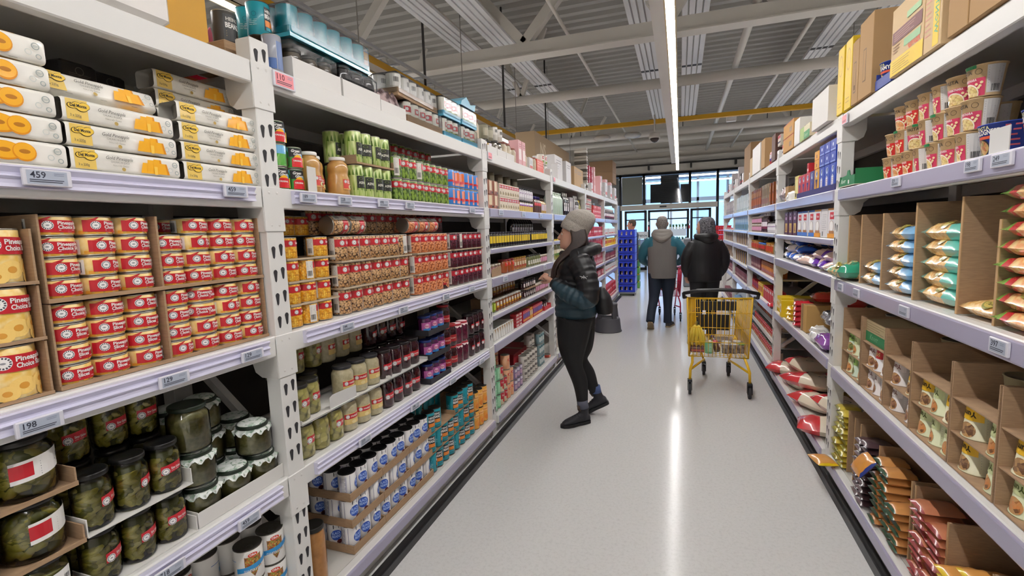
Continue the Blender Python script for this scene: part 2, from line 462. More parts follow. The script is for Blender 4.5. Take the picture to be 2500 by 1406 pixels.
# --- card sleeves of three small tins ------------------------------------
def sleeve(kind):
 w, d, h = .278, .082, .056
 CREAM = NOI('sleeve card', 'dcd9d0', 'ece9e1', 14, .35, coat=.4); GOLD = M('e6c463', .35, coat=.3); YEL = M('f5b21a', .35, coat=.3); YELD = M('e08f0c', .35); GREY = M('9aa3a0', .4)
 mb = MB(); n = 10
 prof = []
 for sx, a0 in ((1, -90), (1, 0), (-1, 90), (-1, 180)):
  for i in range(5):
   t = math.radians(a0 + 90 * i / 4); prof.append(((d / 2 - .012) * (1 if a0 in (-90, 0) else -1) + .012 * math.cos(t), h / 2 + (h / 2 - .010) * (1 if a0 in (0, 90) else -1) + .010 * math.sin(t)))
 N = len(prof)
 xs = [-w / 2, -w / 2 + .006] + [-w / 2 + w * k / 6 for k in range(1, 6)] + [w / 2 - .006, w / 2]
 sc = [.93, 1, 1, .985, 1, .985, 1, 1, .93]
 vs = [(x, p[0] * s, h / 2 + (p[1] - h / 2) * s) for x, s in zip(xs, sc) for p in prof]
 fs = [[i * N + k, (i + 1) * N + k, (i + 1) * N + (k + 1) % N, i * N + (k + 1) % N] for i in range(len(xs) - 1) for k in range(N)]
 mb.add(vs, fs, CREAM, True)
 o = mb.build('pineapple_multipack', link=False)
 t = MB()
 for k in (-1, 0, 1): t.lathe([(.037, .002), (.0375, .004), (.0375, h - .006), (.036, h - .004), (.001, h - .005)], STEEL, 18, (k * .079, 0, 0))
 tins = t.build('tin', link=False); tins['label'] = 'three steel tins inside the sleeve'
 a = Art(); f = -d / 2
 a.rect(-.132, -.085, .003, .052, GOLD)
 if kind == 'chunk':
  for cx, cy, rr in ((-.108, .038, .012), (-.092, .038, .013), (-.120, .036, .010), (-.098, .034, .014)): a.disc(cx, cy, rr, BLACK, 14, ry=rr * .72)
  for cx, cy, rr in ((-.108, .038, .0108), (-.092, .038, .0118), (-.120, .036, .0088), (-.098, .034, .0126)): a.disc(cx, cy, rr, M('f0c846', .4), 14, ry=rr * .70)
  a.text('Del Monte', -.106, .0335, .0075, INK, .03, align='c', wmax=.036)
  a.text('3 x 230g', -.126, .010, .006, M('5b584f'), .01, wmax=.024)
  a.text('Gold Pineapple', -.062, .033, .0085, M('37372f'), .0, .35, wmax=.066)
  a.text('CHUNKS IN JUICE', -.052, .0245, .0045, M('77746a'), .01, wmax=.046); a.text('Naturally Sweet', -.048, .016, .0045, M('8d8878'), 0, .3, wmax=.04)
  a.disc(-.022, .010, .005, M('b79a52'), 10)
  for x0, hh, lean in ((.035, .034, .004), (.052, .043, .0), (.070, .046, -.002), (.088, .036, -.005)):
   a.poly([(x0 - .013, .006), (x0 + .013, .006), (x0 + .011 + lean, hh), (x0 - .010 + lean, hh)], YEL)
   a.poly([(x0 + .006, .006), (x0 + .013, .006), (x0 + .011 + lean, hh), (x0 + .006 + lean, hh)], YELD)
  a.poly([(.058, .004), (.066, .004), (.067, .026), (.057, .026)], M('f8c84a', .4))
 else:
  for cx in (-.10, -.045, .02, .055):
   a.disc(cx, .027, .033 if cx < .05 else .022, YELD, 22, ry=.021); a.disc(cx, .0285, .031 if cx < .05 else .020, YEL, 22, ry=.0185); a.disc(cx, .028, .0105, M('b8760f', .4), 14, ry=.005)
 a.disc(.118, .036, .008, GREY, 14, ri=.006); a.disc(.122, .014, .006, GREY, 12, ri=.004); a.lines(.112, .124, .037, 3, .002, .0009, GREY)
 a.disc(.103, .020, .007, M('c9cdc8'), 12, ri=.005)
 lb = MB(); a.apply(lb, on_front(f - .0006)); lab = lb.build('label', link=False)
 top = MB(); a2 = Art(); a2.text('Gold Pineapple', -.09, -.012, .010, M('4a4639'), 0, .35, wmax=.08); a2.rect(.03, .09, -.03, .02, YEL); a2.apply(top, on_top(h + .0005))
 return proto(o, [tins, lab, top.build('top_label', link=False)])
P_slv = sleeve('chunk'); P_ring = sleeve('ring')
def dark_sleeve():
 mb = MB(); mb.box(-.05, .05, -.045, .045, 0, .055, M('1d1b1d', .4), .008); o = mb.build('tin_multipack', link=False)
 a = Art(); a.disc(.0, .03, .012, M('6b6660'), 12, ri=.010); a.lines(-.03, .03, .02, 3, .005, .002, M('55514c')); b = MB(); a.apply(b, on_front(-.0455)); return proto(o, [b.build('label', link=False)])
P_dark = dark_sleeve()
# --- gherkin and relish jars ---------------------------------------------
def gherkins(r, h, n, cols, fat=.011, ln=.05, seed=1, dark='4a4a20'):
 def body(mb):
  rr = random.Random(seed)
  mb.lathe([(r * .66, .006), (r * .66, h * .78), (r * .4, h * .80), (.001, h * .80)], M(dark, .4), 16)
  for k in range(n):
   a = rr.uniform(0, 2 * PI); z = rr.uniform(.02, h * .80 - .02); t = rr.uniform(-1.0, 1.0); l = ln * rr.uniform(.75, 1.1); fa = fat * rr.uniform(.75, 1.)
   q = r * .945 - fa; pts = []; rad = []
   for i in range(6):
    u = i / 5 - .5; da = u * l * math.cos(t) / q; z2 = min(max(z + u * l * math.sin(t), .012), h * .84)
    pts.append((q * math.cos(a + da), q * math.sin(a + da), z2)); rad.append(fa * (1 - (abs(u) * 1.95) ** 4) ** .5 if abs(u) < .5 else .002)
   rad[0] = rad[-1] = fa * .45
   mb.tube(pts, fat, M(rr.choice(cols), .35, coat=.3), 9, rr=rad)
 return body
GCOL = ('8f8832', 'a89c3c', 'bcae50', '767228', '64642a', 'c8ba68')
def red_tag(w=.052, y=.05, h=.026, slant=.12, t1='Súrar Gúrkur', r=.043):
 a = Art(); a.rect(-w * .5, w * .6, y, y + h, RED, 8, slant); a.seal(-w * .28, y + h * .5 - .003, h * .40)
 a.text(t1, -w * .02, y + h * .5, h * .26, WHITE, .02, wmax=w * .55); a.lines(-w * .02, w * .4, y + h * .32, 1, .002, .0012, M('e8b8b8'))
 return a
P_gherk = jar('gherkin_jar', .044, .150, None, M('141414', .35), red_tag(y=.055), body=gherkins(.044, .15, 80, GCOL, .0105, .048, 2), neck=.84)
def big_art():
 a = Art(); a.rect(-.060, .06, .045, .095, WHITE, 12, .1); a.rect(-.060, -.018, .055, .088, RED, 5, .1); a.lines(-.005, .05, .085, 6, .006, .002, M('8d8d92')); a.barcode(.040, .055, .078, .090, INK)
 return a
P_gbig = jar('large_gherkin_jar', .060, .145, None, M('1a1917', .35), big_art(), body=gherkins(.060, .145, 70, GCOL, .0165, .085, 5), neck=.80)
def relish_jar(cloth):
 RELISH = NOI('relish', '6c6638', '8c8454', 60, .35, 4, coat=.5)
 def extra(r, sh):
  mb = MB(); n = 44; q = r * .80
  rings = []
  for rad, z, amp in ((.001, sh + .017, 0), (q * .8, sh + .0165, .0), (q, sh + .012, .0), (q * 1.01, sh + .003, .0006), (q * .98, sh - .001, .0015), (q * 1.18, sh - .008, .004), (q * 1.32, sh - .016, .009)):
   rings.append([((rad + (amp * .35 * math.sin(11 * t) if amp > .001 else 0)) * math.cos(t), (rad + (amp * .35 * math.sin(11 * t) if amp > .001 else 0)) * math.sin(t), z + amp * math.sin(11 * t + .5)) for t in [2 * PI * i / n for i in range(n)]])
  vs = [p for g in rings for p in g]
  fs = [[k * n + i, k * n + (i + 1) % n, (k + 1) * n + (i + 1) % n, (k + 1) * n + i] for k in range(len(rings) - 1) for i in range(n)]
  mb.add(vs, fs, VOR('leaf cloth', ['dfe4df', 'e6eae6', 'd9dfd8', '7f9d86', 'e6eae6'], 95, .75, coat=0), True)
  return [mb.build('cloth_cap', link=False)]
 return jar('relish_jar', .060, .112 if cloth else .148, RELISH, M('1d2a1e', .4), None, extra=extra if cloth else None, neck=.80, fill=.96)
P_cloth = relish_jar(True); P_green = relish_jar(False)
# --- tins with vegetables -------------------------------------------------
def ora():
 r, h = .048, .124; a = Art()
 V = VOR('mixed vegetables', ['c8641e', '7f9a35', 'd88a32', 'a84c18', 'c9b04a'], 150, .4, edge=('53361a', .4, .9))
 a.rect(-.026, .030, .045, .100, M('8a2a1c')); a.rect(-.0245, .0285, .0465, .0985, V, 6); a.poly([(-.012, .046), (.018, .046), (.003, .022)], V)
 a.rect(-.055, .060, .040, .058, M('2f8fcf', .4), 10, .18); a.text('GULRÆTUR & GRÆNAR', -.030, .0425, .010, WHITE, .02, wmax=.07)
 a.disc(.002, .104, .016, M('d6402f'), 18, ry=.008); a.text('ORA', .002, .1005, .008, WHITE, .03, align='c', wmax=.022)
 a.rect(.055, .09, .02, .022, M('3f7fc4'), 3); a.rect(-.09, -.055, .085, .087, M('3f7fc4'), 3)
 a.lines(.062, .10, .10, 12, .006, .0015, M('9a9aa6'), 1)
 return can('vegetable_can', r, h, WHITE, a, metal=DSTEEL)
P_ora = ora()
def giant():
 r, h = .0375, .084; a = Art(); G = M('3f9e3a', .35, coat=.3); DG = M('1f6a28', .35, coat=.3); LB = M('6db4e2', .35, coat=.3)
 a.rect(-.105, -.03, .005, .079, LB, 8)
 a.rect(-.105, -.03, .005, .048, VOR('peas field', ['6cbf4a', '3f9e3a', '8fd46a', '2f7f30'], 90, .4, stretch=(1, 1, .35)), 8)
 a.poly([(-.042, .010), (-.026, .010), (-.022, .045), (-.034, .070), (-.044, .045)], DG)
 a.rect(-.028, .040, .045, .079, BLACK, 8); a.rect(.022, .036, .042, .058, LB, 2)
 a.text('Green', -.018, .0635, .0105, WHITE, .03, .3, wmax=.034); a.text('Giant', -.010, .0515, .0105, WHITE, .03, .3, wmax=.034)
 for cx, cy in ((.0, .046), (.006, .049), (.013, .047), (.018, .044), (-.004, .043), (.008, .043), (.013, .041), (.002, .040)): a.disc(cx, cy, .0052, M('f4b824', .35), 10)
 a.poly([(-.018, .006), (.028, .006), (.027, .038), (.020, .043), (-.008, .043), (-.017, .037)], M('d8232c', .35, coat=.3))
 a.text('ORIGINAL', .004, .027, .006, WHITE, .03, align='c', wmax=.034); a.lines(-.012, .022, .020, 1, .003, .002, M('f0b0b0'))
 a.rect(.028, .040, .006, .045, M('f0c030'), 2)
 return can('sweetcorn_can', r, h, G, a)
P_giant = giant()
def puree():
 PUR = NOI('fruit puree', 'b98a4a', 'c99a58', 25, .3, coat=.7); r, h = .048, .170; a = Art()
 a.rect(-.030, .040, .030, .070, M('d8524a', .4), 8); a.seal(-.018, .060, .0075); a.text('Epla', -.008, .060, .006, WHITE, .02); a.text('Mauk', -.008, .052, .006, WHITE, .02)
 a.disc(.012, .038, .014, M('e9e0a6', .4), 16, ry=.009); a.disc(.012, .038, .004, M('4f5a2a'), 8); a.rect(-.03, .04, .024, .030, M('d8a05a'), 6)
 sh = h - .014
 mb = MB(); prof = [(r * .85, 0), (r * .98, .004), (r, .012), (r, .075), (r * .90, .092), (r * .93, .104), (r * .98, .118), (r * .90, .138), (r * .66, .150), (r * .66, sh)]
 mb.lathe(prof, PUR, 24); o = mb.build('fruit_puree_jar', link=False)
 lb = MB(); lb.lathe([(r * .70, 0), (r * .74, .002), (r * .74, .012), (r * .70, .015), (.001, .0145)], WHITE, 24, (0, 0, sh - .002))
 ab = MB(); a.apply(ab, on_cyl(r + .0008)); return proto(o, [lb.build('lid', link=False), ab.build('label', link=False)])
P_puree = puree()
ASP = NOI('asparagus print', '8fb046', 'dbe4a0', 120, .4, 2, (1, 1, .10), coat=.3)
def aspar():
 r, h = .038, .148; a = Art(); TIP = M('5d7f2a', .4)
 for x in (-.05, -.033, -.016, .004, .026, .046): a.poly([(x - .006, .100), (x, .135 - abs(x) * .2), (x + .006, .098)], TIP); a.poly([(x - .003, .03), (x, .05), (x + .003, .03)], TIP)
 a.rect(-.018, .036, .040, .095, M('232521', .4), 6); a.disc(.002, .084, .011, M('8aa34a'), 14, ry=.0055, ri=.0095); a.text('ASPAS', -.010, .058, .012, M('e8e8d8'), .02, wmax=.040); a.lines(-.010, .02, .050, 2, .005, .002, M('9aa37e'))
 a.rect(.060, .100, .006, .142, M('1d1f1d'), 6); a.lines(.066, .095, .125, 14, .008, .002, M('9c9c96'))
 return can('asparagus_can', r, h, ASP, a)
P_asp = aspar()
GB = NOI('green beans print', '34501a', '8fae48', 85, .4, 2, (1, .5, .6), coat=.3, lo=.42, hi=.6)
def beanart(word, h, r, band=RED, w=.05):
 a = Art(); a.rect(-.050, .068, h * .58, h * .87, band, 10); a.seal(-.016, h * .73, h * .10); a.text(word, .004, h * .69, h * .105, WHITE, .02, wmax=.048)
 a.rect(-.080, -.050, h * .10, h * .92, OFFW, 4); a.barcode(-.077, -.056, h * .2, h * .45, INK); a.lines(-.076, -.055, h * .8, 5, .006, .0015, M('77737a')); return a
P_gbean = can('green_bean_can', .0390, .114, GB, beanart('Grænar', .114, .039), seg=18)
def carrot():
 r, h = .0395, .114; a = Art(); OR = M('ef7a2c', .35, coat=.3); PK = M('f3a692', .4)
 a.rect(-.015, .052, .012, .098, PK, 8); a.rect(.002, .034, .040, .100, OR, 5)
 for x in (.006, .014, .022, .030): a.rect(x, x + .0035, .042, .095, M('d95f1a', .4), 1)
 a.rect(-.06, -.015, .034, .048, RED, 4); a.rect(-.015, .050, .026, .044, M('e05a60', .4), 6, .1); a.poly([(.012, .026), (.052, .026), (.052, .004)], M('6ab4ee', .4))
 return can('carrot_can', r, h, M('3b86d8', .35, coat=.3), a, seg=18)
P_carrot = carrot()
P_corn = can('corn_can', .0425, .085, VOR('corn kernels', ['f1b223', 'e09c12', 'f8cf55', 'd98c0e'], 150, .4, edge=('b8740c', .45, .95)), beanart('Sætkorn', .085, .0425), seg=20)
CHK = VOR('chickpeas', ['d9b080', 'c99a66', 'e4c296', 'b98755'], 100, .4, edge=('46291a', .46, .70))
P_chick = can('chickpea_can', .0418, .114, CHK, beanart('Kjúklingabaunir', .114, .0418), seg=18)
SAL = VOR('white beans in tomato', ['eba06c', 'df8a55', 'f2b488', 'd67a46'], 90, .4, edge=('9a4a22', .46, .72), stretch=(1, 1, 1.5))
P_salm = can('baked_bean_can', .0418, .114, SAL, beanart('Hvítar', .114, .0418), seg=18)
KID = VOR('kidney beans', ['4a1524', '6a2234', '3a0f1c', '82405a', '2a0a14'], 95, .35, edge=('1a060c', .50, .78), stretch=(1, 1, 1.4))
P_kid = can('kidney_bean_can', .0418, .114, KID, beanart('Nýrnabaunir', .114, .0418, M('c21f33', .4)), seg=18)
# --- pickles, beetroot ... -------------------------------------------------
PICK = VOR('sliced pickles', ['8f8a4a', 'b3aa68', '6f6a2c', 'c6bd88', '55531f'], 42, .3, edge=('3a3a16', .55, .95), coat=.7)
P_pick = jar('pickle_jar', .0425, .150, PICK, M('2a2826', .4), red_tag(.05, .06, .03, 0, 'Asíur'), glass=False, neck=.85, seg=18)
CEL = NOI('celeriac salad', 'a89f7e', 'bdb493', 60, .3, coat=.7)
def cel_art():
 a = Art(); a.rect(-.034, .044, .035, .085, M('dcc07a', .4), 8); a.rect(-.034, .044, .060, .082, RED, 8); a.seal(-.018, .071, .009); a.text('Hvítkál', -.004, .067, .009, WHITE, .02, wmax=.04); a.disc(.01, .045, .012, M('e6d49a'), 12, ry=.008); return a
P_cel = jar('celeriac_jar', .049, .152, CEL, M('26262a', .4), cel_art(), glass=False, neck=.80, seg=18)
BEET = NOI('beetroot', '1f060d', '3a0c18', 30, .15, coat=1.)
P_beet = jar('beetroot_jar', .0455, .150, BEET, M('120b0e', .3), red_tag(.05, .045, .030, .1, 'Rauðrófur'), glass=False, neck=.84, seg=18)
def cab_art():
 a = Art(); a.rect(-.030, .035, .022, .072, M('b55a9a', .4), 6); a.disc(.004, .050, .015, M('e6b8d2'), 12); a.text('Rød', .004, .046, .010, M('c01f58'), .02, align='c'); a.rect(-.02, .028, .022, .036, M('3f8fd8'), 5); return a
P_cab = jar('red_cabbage_jar', .0400, .112, NOI('red cabbage', '3a1038', '5a1c52', 40, .2, coat=.8), M('1f3276', .35), cab_art(), glass=False, neck=.86, seg=18)
def cherry_art():
 a = Art(); a.rect(-.034, .04, .03, .075, M('a32028', .4), 6); a.text('Kirsuber', .0, .05, .010, M('e8c8b8'), .02, align='c', wmax=.05); a.lines(-.025, .02, .042, 2, .005, .002, M('d89a90')); return a
P_cherry = jar('cherry_jar', .0430, .144, NOI('dark cherries', '22070e', '3d0d18', 50, .15, coat=1.), M('a8242c', .35), cherry_art(), glass=False, neck=.82, seg=18)
def pinkcloth():
 def extra(r, sh):
  mb = MB(); n = 30; q = r * .80; rings = []
  for rad, z, amp in ((.001, sh + .015, 0), (q, sh + .012, 0), (q * 1.0, sh, .001), (q * 1.22, sh - .012, .006)):
   rings.append([(rad * math.cos(t), rad * math.sin(t), z + amp * math.sin(9 * t)) for t in [2 * PI * i / n for i in range(n)]])
  mb.add([p for g in rings for p in g], [[k * n + i, k * n + (i + 1) % n, (k + 1) * n + (i + 1) % n, (k + 1) * n + i] for k in range(3) for i in range(n)], VOR('pink check cloth', ['ead4d4', 'e2bcc0', 'f0e2e0'], 130, .8, coat=0), True)
  return [mb.build('cloth_cap', link=False)]
 return jar('beet_preserve_jar', .046, .136, NOI('beet preserve', '4a1026', '651a36', 40, .2, coat=.8), M('b03040', .4), None, glass=False, neck=.8, seg=18, extra=extra)
P_pinkc = pinkcloth()
# --- bottom deck tins ---------------------------------------------------
def pork():
 r, h = .0412, .122; a = Art(); B = M('2450b4', .4)
 a.rect(-.010, .016, .098, .116, M('15161c')); a.text('Nora', .003, .104, .006, M('b9b9c0'), .01, align='c', wmax=.02)
 a.disc(.003, .066, .0255, B, 24); a.text('BLACK', .003, .070, .0125, M('a9c4f2'), .03, align='c', wmax=.040); a.text('BEANS', .003, .054, .0125, M('a9c4f2'), .03, align='c', wmax=.040)
 a.disc(.015, .033, .011, M('5a2326', .4), 16); a.rect(-.047, -.0455, .006, .116, M('3b4a80')); a.rect(.054, .0555, .006, .116, M('3b4a80'))
 a.rect(-.095, -.060, .012, .110, M('c9c9d6')); a.lines(-.092, -.064, .10, 12, .007, .002, M('8d8da0'))
 return can('black_bean_can', r, h, M('e6e4e4', .4, coat=.2), a, metal=M('2a2a2c', .4, .6), seg=20)
P_pork = pork()
def teal():
 r, h = .0405, .124; T = M('1593a3', .35, coat=.3); a = Art()
 a.poly([(-.022, .022), (.030, .018), (.034, .104), (-.018, .106)], M('1b1d1f', .4)); a.text('HEINZ', .006, .086, .011, WHITE, .03, align='c', wmax=.044); a.text('BEANZ', .006, .066, .015, WHITE, .035, align='c', wmax=.048)
 a.rect(-.018, .030, .036, .058, M('e88a35', .4), 6); a.lines(-.014, .026, .054, 3, .007, .003, M('1b1d1f')); a.rect(-.016, .028, .022, .034, T, 5)
 a.disc(-.055, .075, .009, M('0f6f80'), 14, ri=.007); a.lines(-.075, -.045, .055, 4, .006, .0018, M('bfe3e6'))
 return can('baked_beans_can', r, h, T, a, metal=M('55534e', .4, .7), seg=20)
P_teal = teal()
P_beanz = can('baked_beans_can', .0405, .124, M('4a4744', .4), Art().rect(-.03, .035, .02, .11, M('2a2a2b', .4), 6).text('HEINZ', .003, .088, .012, M('cfccc4'), .03, align='c', wmax=.048).text('BEANZ', .003, .064, .017, WHITE, .035, align='c', wmax=.054).lines(-.022, .028, .05, 3, .008, .0028, M('b8a06a')), seg=20)
def apri():
 r, h = .0405, .140; a = Art(); a.disc(.0, .05, .028, M('f0a040', .4), 18, ry=.024); a.disc(.02, .035, .02, M('e88a30', .4), 14); a.rect(-.03, .04, .085, .115, M('f6c27a'), 6); a.text('Aprikósur', .005, .095, .010, M('c05a1a'), .02, align='c', wmax=.055); a.lines(-.02, .03, .09, 1, .004, .002, WHITE)
 return can('apricot_can', r, h, NOI('apricot print', 'e8a03a', 'f3b95a', 30, .4, coat=.3), a, metal=M('4a4742', .4, .7), seg=20)
P_apri = apri()
P_honey = jar('large_sauce_jar', .046, .255, NOI('peanut sauce', 'a06a2c', 'b47c3a', 35, .3, coat=.6), M('15130f', .4), Art().rect(.01, .05, .06, .15, M('c8702a', .4), 4).disc(.03, .10, .012, M('e09a3a'), 12), glass=False, lid_h=.02, neck=.88)
# ------------------------------------------------------------------ more products (shelf tops, far bays, right-hand rack)
def tray(name, w, d, h, mat=CARD, front=.6, t=.004, wall=None, dividers=(), back=True, base=True, sideh=None):
 """open carton tray: base and low walls; front wall may be lower than the sides"""
 mb = MB(); sideh = sideh or h
 mb.box(-w / 2, w / 2, -d / 2, d / 2, 0, t, mat)
 o = mb.build(name, link=False); kids = []
 def w_(nm, *b):
  q = MB(); q.box(*b, mat); kids.append(q.build(nm, link=False))
 w_('front_wall', -w / 2, w / 2, -d / 2, -d / 2 + t, t, h * front)
 w_('side_wall', -w / 2, -w / 2 + t, -d / 2 + t, d / 2, t, sideh); w_('side_wall', w / 2 - t, w / 2, -d / 2 + t, d / 2, t, sideh)
 if back: w_('back_wall', -w / 2 + t, w / 2 - t, d / 2 - t, d / 2, t, sideh)
 return proto(o, kids)
def wrapmat(): return GLASS('shrink wrap', 'fbfcfc', .045, .16)
WRAP = wrapmat()
def bottle(name, r, h, body, capm, art=None, neck=.36, sh=.62, caph=.03, seg=14):
 mb = MB(); z1 = h - caph
 mb.lathe([(r * .9, 0), (r, .006), (r, h * sh), (r * .86, h * (sh + .07)), (r * neck, h * (sh + .17)), (r * neck, z1)], body, seg)
 o = mb.build(name, link=False); lb = MB(); lb.lathe([(r * neck * 1.12, 0), (r * neck * 1.12, caph), (.001, caph)], capm, seg, (0, 0, z1)); kids = [lb.build('cap', link=False)]
 if art: ab = MB(); art.apply(ab, on_cyl(r + .0006)); kids.append(ab.build('label', link=False))
 return proto(o, kids)
def simple_label(c, y0, y1, w=.05, t=None, tc=None, extra=None):
 a = Art(); a.rect(-w / 2, w / 2, y0, y1, M(c, .45), 5)
 if extra: a.rect(-w / 2, w / 2, y0, y0 + (y1 - y0) * .35, M(extra, .45), 5)
 if t: a.text(t, 0, y0 + (y1 - y0) * .55, (y1 - y0) * .26, tc or WHITE, .02, align='c', wmax=w * .9, res=1)
 return a
# far bay goods
P_soup = carton('soup_carton', .064, .06, .108, M('dcd0bb', .5), Art().rect(-.032, .032, .070, .098, RED).seal(-.016, .084, .010).text('Súpa', -.003, .080, .009, WHITE, .02, res=1).disc(-.008, .03, .012, M('8a7a58'), 10, ry=.016).disc(.012, .026, .009, M('c9b48a'), 10))
P_drsq = carton('drink_carton', .10, .09, .112, M('b07a66', .5), Art().rect(-.035, .02, .03, .105, M('e0cfae', .5)).poly([(-.05, .0), (.05, .0), (.0, .03)], M('8b4a3a')).rect(.02, .045, .01, .025, BLACK))
P_mayo = jar('sauce_jar', .036, .118, M('c9c6cc', .35, coat=.5), BLACK, simple_label('e9e7ec', .03, .085, .06, 'SÓSA', M('7a2a8a')), glass=False, seg=12)
P_mustd = jar('mustard_jar', .034, .105, M('d8bb6a', .35, coat=.5), BLACK, simple_label('efe9f4', .055, .085, .06, None, None, '8a4ab0'), glass=False, seg=12)
P_sauce = bottle('sauce_bottle', .030, .175, M('5a3a2c', .3, coat=.6), M('2f2470', .4), simple_label('d94a52', .075, .105, .05, 'HOT', WHITE))
P_sauc2 = bottle('sauce_bottle', .030, .165, M('c3a05a', .3, coat=.6), M('4a4136', .4), simple_label('d9ccd6', .03, .10, .05))
P_black = jar('olive_jar', .033, .128, M('17151a', .2, coat=1.), M('1a1624', .35), simple_label('e8c93a', .035, .092, .052, None), glass=False, seg=12)
P_curry = jar('curry_jar', .044, .118, M('a8552c', .25, coat=.8), M('8a1f1f', .35), simple_label('d8412f', .06, .088, .06, 'Tikka', WHITE, None), glass=False, seg=14)
P_satay = jar('curry_jar', .036, .118, M('b07a48', .25, coat=.8), M('b8923a', .35, .5), simple_label('e3cfae', .025, .075, .05, None, None, 'b0483a'), glass=False, seg=12)
P_olive = jar('green_olive_jar', .036, .115, M('6f7244', .2, coat=.9), M('2a2a24', .35), simple_label('e3e3d2', .02, .06, .055, 'Olives', M('47552a')), glass=False, seg=12)
P_pesto = jar('pesto_jar', .034, .098, M('7a8a2c', .25, coat=.8), M('c9c8c0', .3, .6), simple_label('c8d84a', .02, .072, .05, None), glass=False, seg=12)
P_honeyj = jar('honey_jar', .034, .098, M('8a4a1c', .2, coat=.9), M('d5d2ca', .3, .6), simple_label('e8dccb', .03, .072, .045, None, None, 'e0a82a'), glass=False, seg=12)
P_jam = jar('jam_jar', .033, .085, M('33161a', .15, coat=1.), M('3a2f28', .35, .4), simple_label('ddd6d2', .02, .055, .04), glass=False, seg=12)
P_tub = jar('pink_label_jar', .031, .095, M('8a6a5a', .3, coat=.5), M('d8cfc0', .35), simple_label('d99ab8', .02, .065, .045), glass=False, seg=10)
P_spice = carton('spice_box', .040, .055, .115, M('c4303a', .45), Art().rect(-.016, .016, .04, .085, M('4a66b0')).text('Taco', 0, .092, .010, WHITE, .02, align='c', res=1).rect(-.016, .016, .015, .03, M('e8c050')))
P_spicy = carton('spice_box', .040, .055, .115, M('e09a2c', .45), Art().rect(-.016, .016, .04, .085, M('d8d0c0')).text('Wrap', 0, .092, .010, M('8a2a1a'), .02, align='c', res=1))
P_slim = carton('flat_red_box', .085, .06, .030, M('b82a34', .45), Art().rect(-.035, .03, .008, .022, M('e6d8d0')).lines(-.03, .0, .017, 2, .005, .002, M('8a2a30')))
P_coneb = carton('white_open_box', .050, .16, .095, M('e3e0da', .6), Art().poly([(-.024, .002), (.024, .002), (-.024, .09)], M('f3f1ee')).poly([(-.010, .094), (.024, .05), (.024, .094)], M('b48f68')))
P_tuna = can('tuna_can', .043, .036, M('c94a3a', .4), Art().rect(-.03, .03, .006, .03, M('e8b09a'), 5), seg=16)
P_mint = can('bean_sprout_can', .0385, .115, M('7cc295', .4, coat=.2), Art().rect(-.03, .035, .02, .10, M('a9ddb8', .4), 6).rect(-.006, .018, .05, .08, M('2f6a48')).text('Bio', .006, .06, .014, M('d5efdc'), .02, align='c', res=1).lines(-.02, .02, .04, 2, .007, .003, M('3f8a5c')), seg=16)
P_tomr = can('tomato_can', .0385, .110, M('d9cdb0', .4), Art().rect(-.035, .04, .05, .105, M('c8283a', .4), 6).disc(.002, .04, .018, M('d43a2c'), 14).disc(.0, .052, .006, M('3f7a3a'), 8).text('Tómat', .0, .075, .014, WHITE, .02, align='c', wmax=.05, res=1), seg=16)
P_coco = can('peach_can', .0410, .128, NOI('peach print', 'e8a67c', 'f0bd98', 20, .4), Art().rect(-.03, .045, .075, .095, M('e0563a', .4), 6).disc(.012, .04, .02, M('ead9c6'), 14, ry=.022).disc(.012, .04, .012, M('c9793a'), 12).text('Ferskjur', .006, .079, .012, WHITE, .02, align='c', wmax=.05, res=1), seg=16)
P_pcan = can('plum_can', .036, .105, M('8a78a0', .4), Art().rect(-.03, .035, .02, .06, M('c9a8c0', .4), 5).rect(-.03, .035, .07, .095, M('e0dce6'), 5), seg=14)
P_wcan = can('pale_can', .042, .125, M('d6d0c6', .4), Art().rect(-.035, .04, .065, .09, M('77716c'), 6).rect(-.035, .04, .02, .028, M('5a5550'), 6), seg=16)
P_tealc = can('slim_blue_can', .030, .118, M('7f9aa0', .4), Art().rect(-.025, .03, .03, .08, M('c9d3d0'), 5).rect(-.025, .03, .085, .1, M('4f7a80'), 5), seg=12)
P_wbig = bottle('water_bottle', .050, .275, NOI('pale green plastic', 'b7cbb8', 'c6d6c6', 14, .3, coat=.4), M('c9d5c8', .4), Art().disc(.008, .10, .008, M('4f8a4a'), 8), .5, .70, .02)
P_wine = bottle('dark_bottle', .040, .300, M('141318', .15, coat=.8), M('c9c6c2', .4), simple_label('e8e6ea', .06, .165, .055, 'OIL', M('3a3a44')), .34, .66, .05)
P_oil = bottle('oil_bottle', .034, .245, M('8d8a3a', .2, coat=.8), M('d8b83a', .4), simple_label('e8e2c8', .05, .12, .05, None, None, '4a7a3a'), .4, .62, .03)
P_vin = bottle('vinegar_bottle', .034, .225, M('3a1a24', .2, coat=.8), M('d9d5d8', .4), simple_label('e6dde4', .04, .12, .05, None, None, '7a2a4a'), .36, .62, .04)
P_boxg = carton('grey_tall_box', .075, .08, .255, M('a79fa0', .5), Art().rect(-.03, .03, .12, .2, M('cfc9c6')).rect(-.025, .025, .03, .06, M('6a6264')))
P_redpk = carton('red_multipack', .17, .12, .072, M('d8433f', .4), Art().rect(-.075, .075, .03, .06, M('e88a80')).text('CRISP', 0, .035, .018, WHITE, .02, align='c', res=1))
P_mixb = carton('striped_box', .10, .10, .075, M('cfc6b8', .5), Art().rect(-.05, .05, .05, .07, M('b03a44')).rect(-.05, .05, .02, .03, M('4a4460')))
P_yelbx = carton('yellow_box', .055, .10, .145, M('e6c22e', .45), Art().rect(-.022, .022, .05, .11, M('c9372e')).text('Korn', 0, .115, .014, WHITE, .02, align='c', res=1))
P_redbx = carton('red_box', .085, .10, .13, M('cf2f3c', .45), Art().rect(-.03, .03, .03, .06, M('f0d8d4')).rect(-.035, .035, .07, .115, M('a51e2c')))
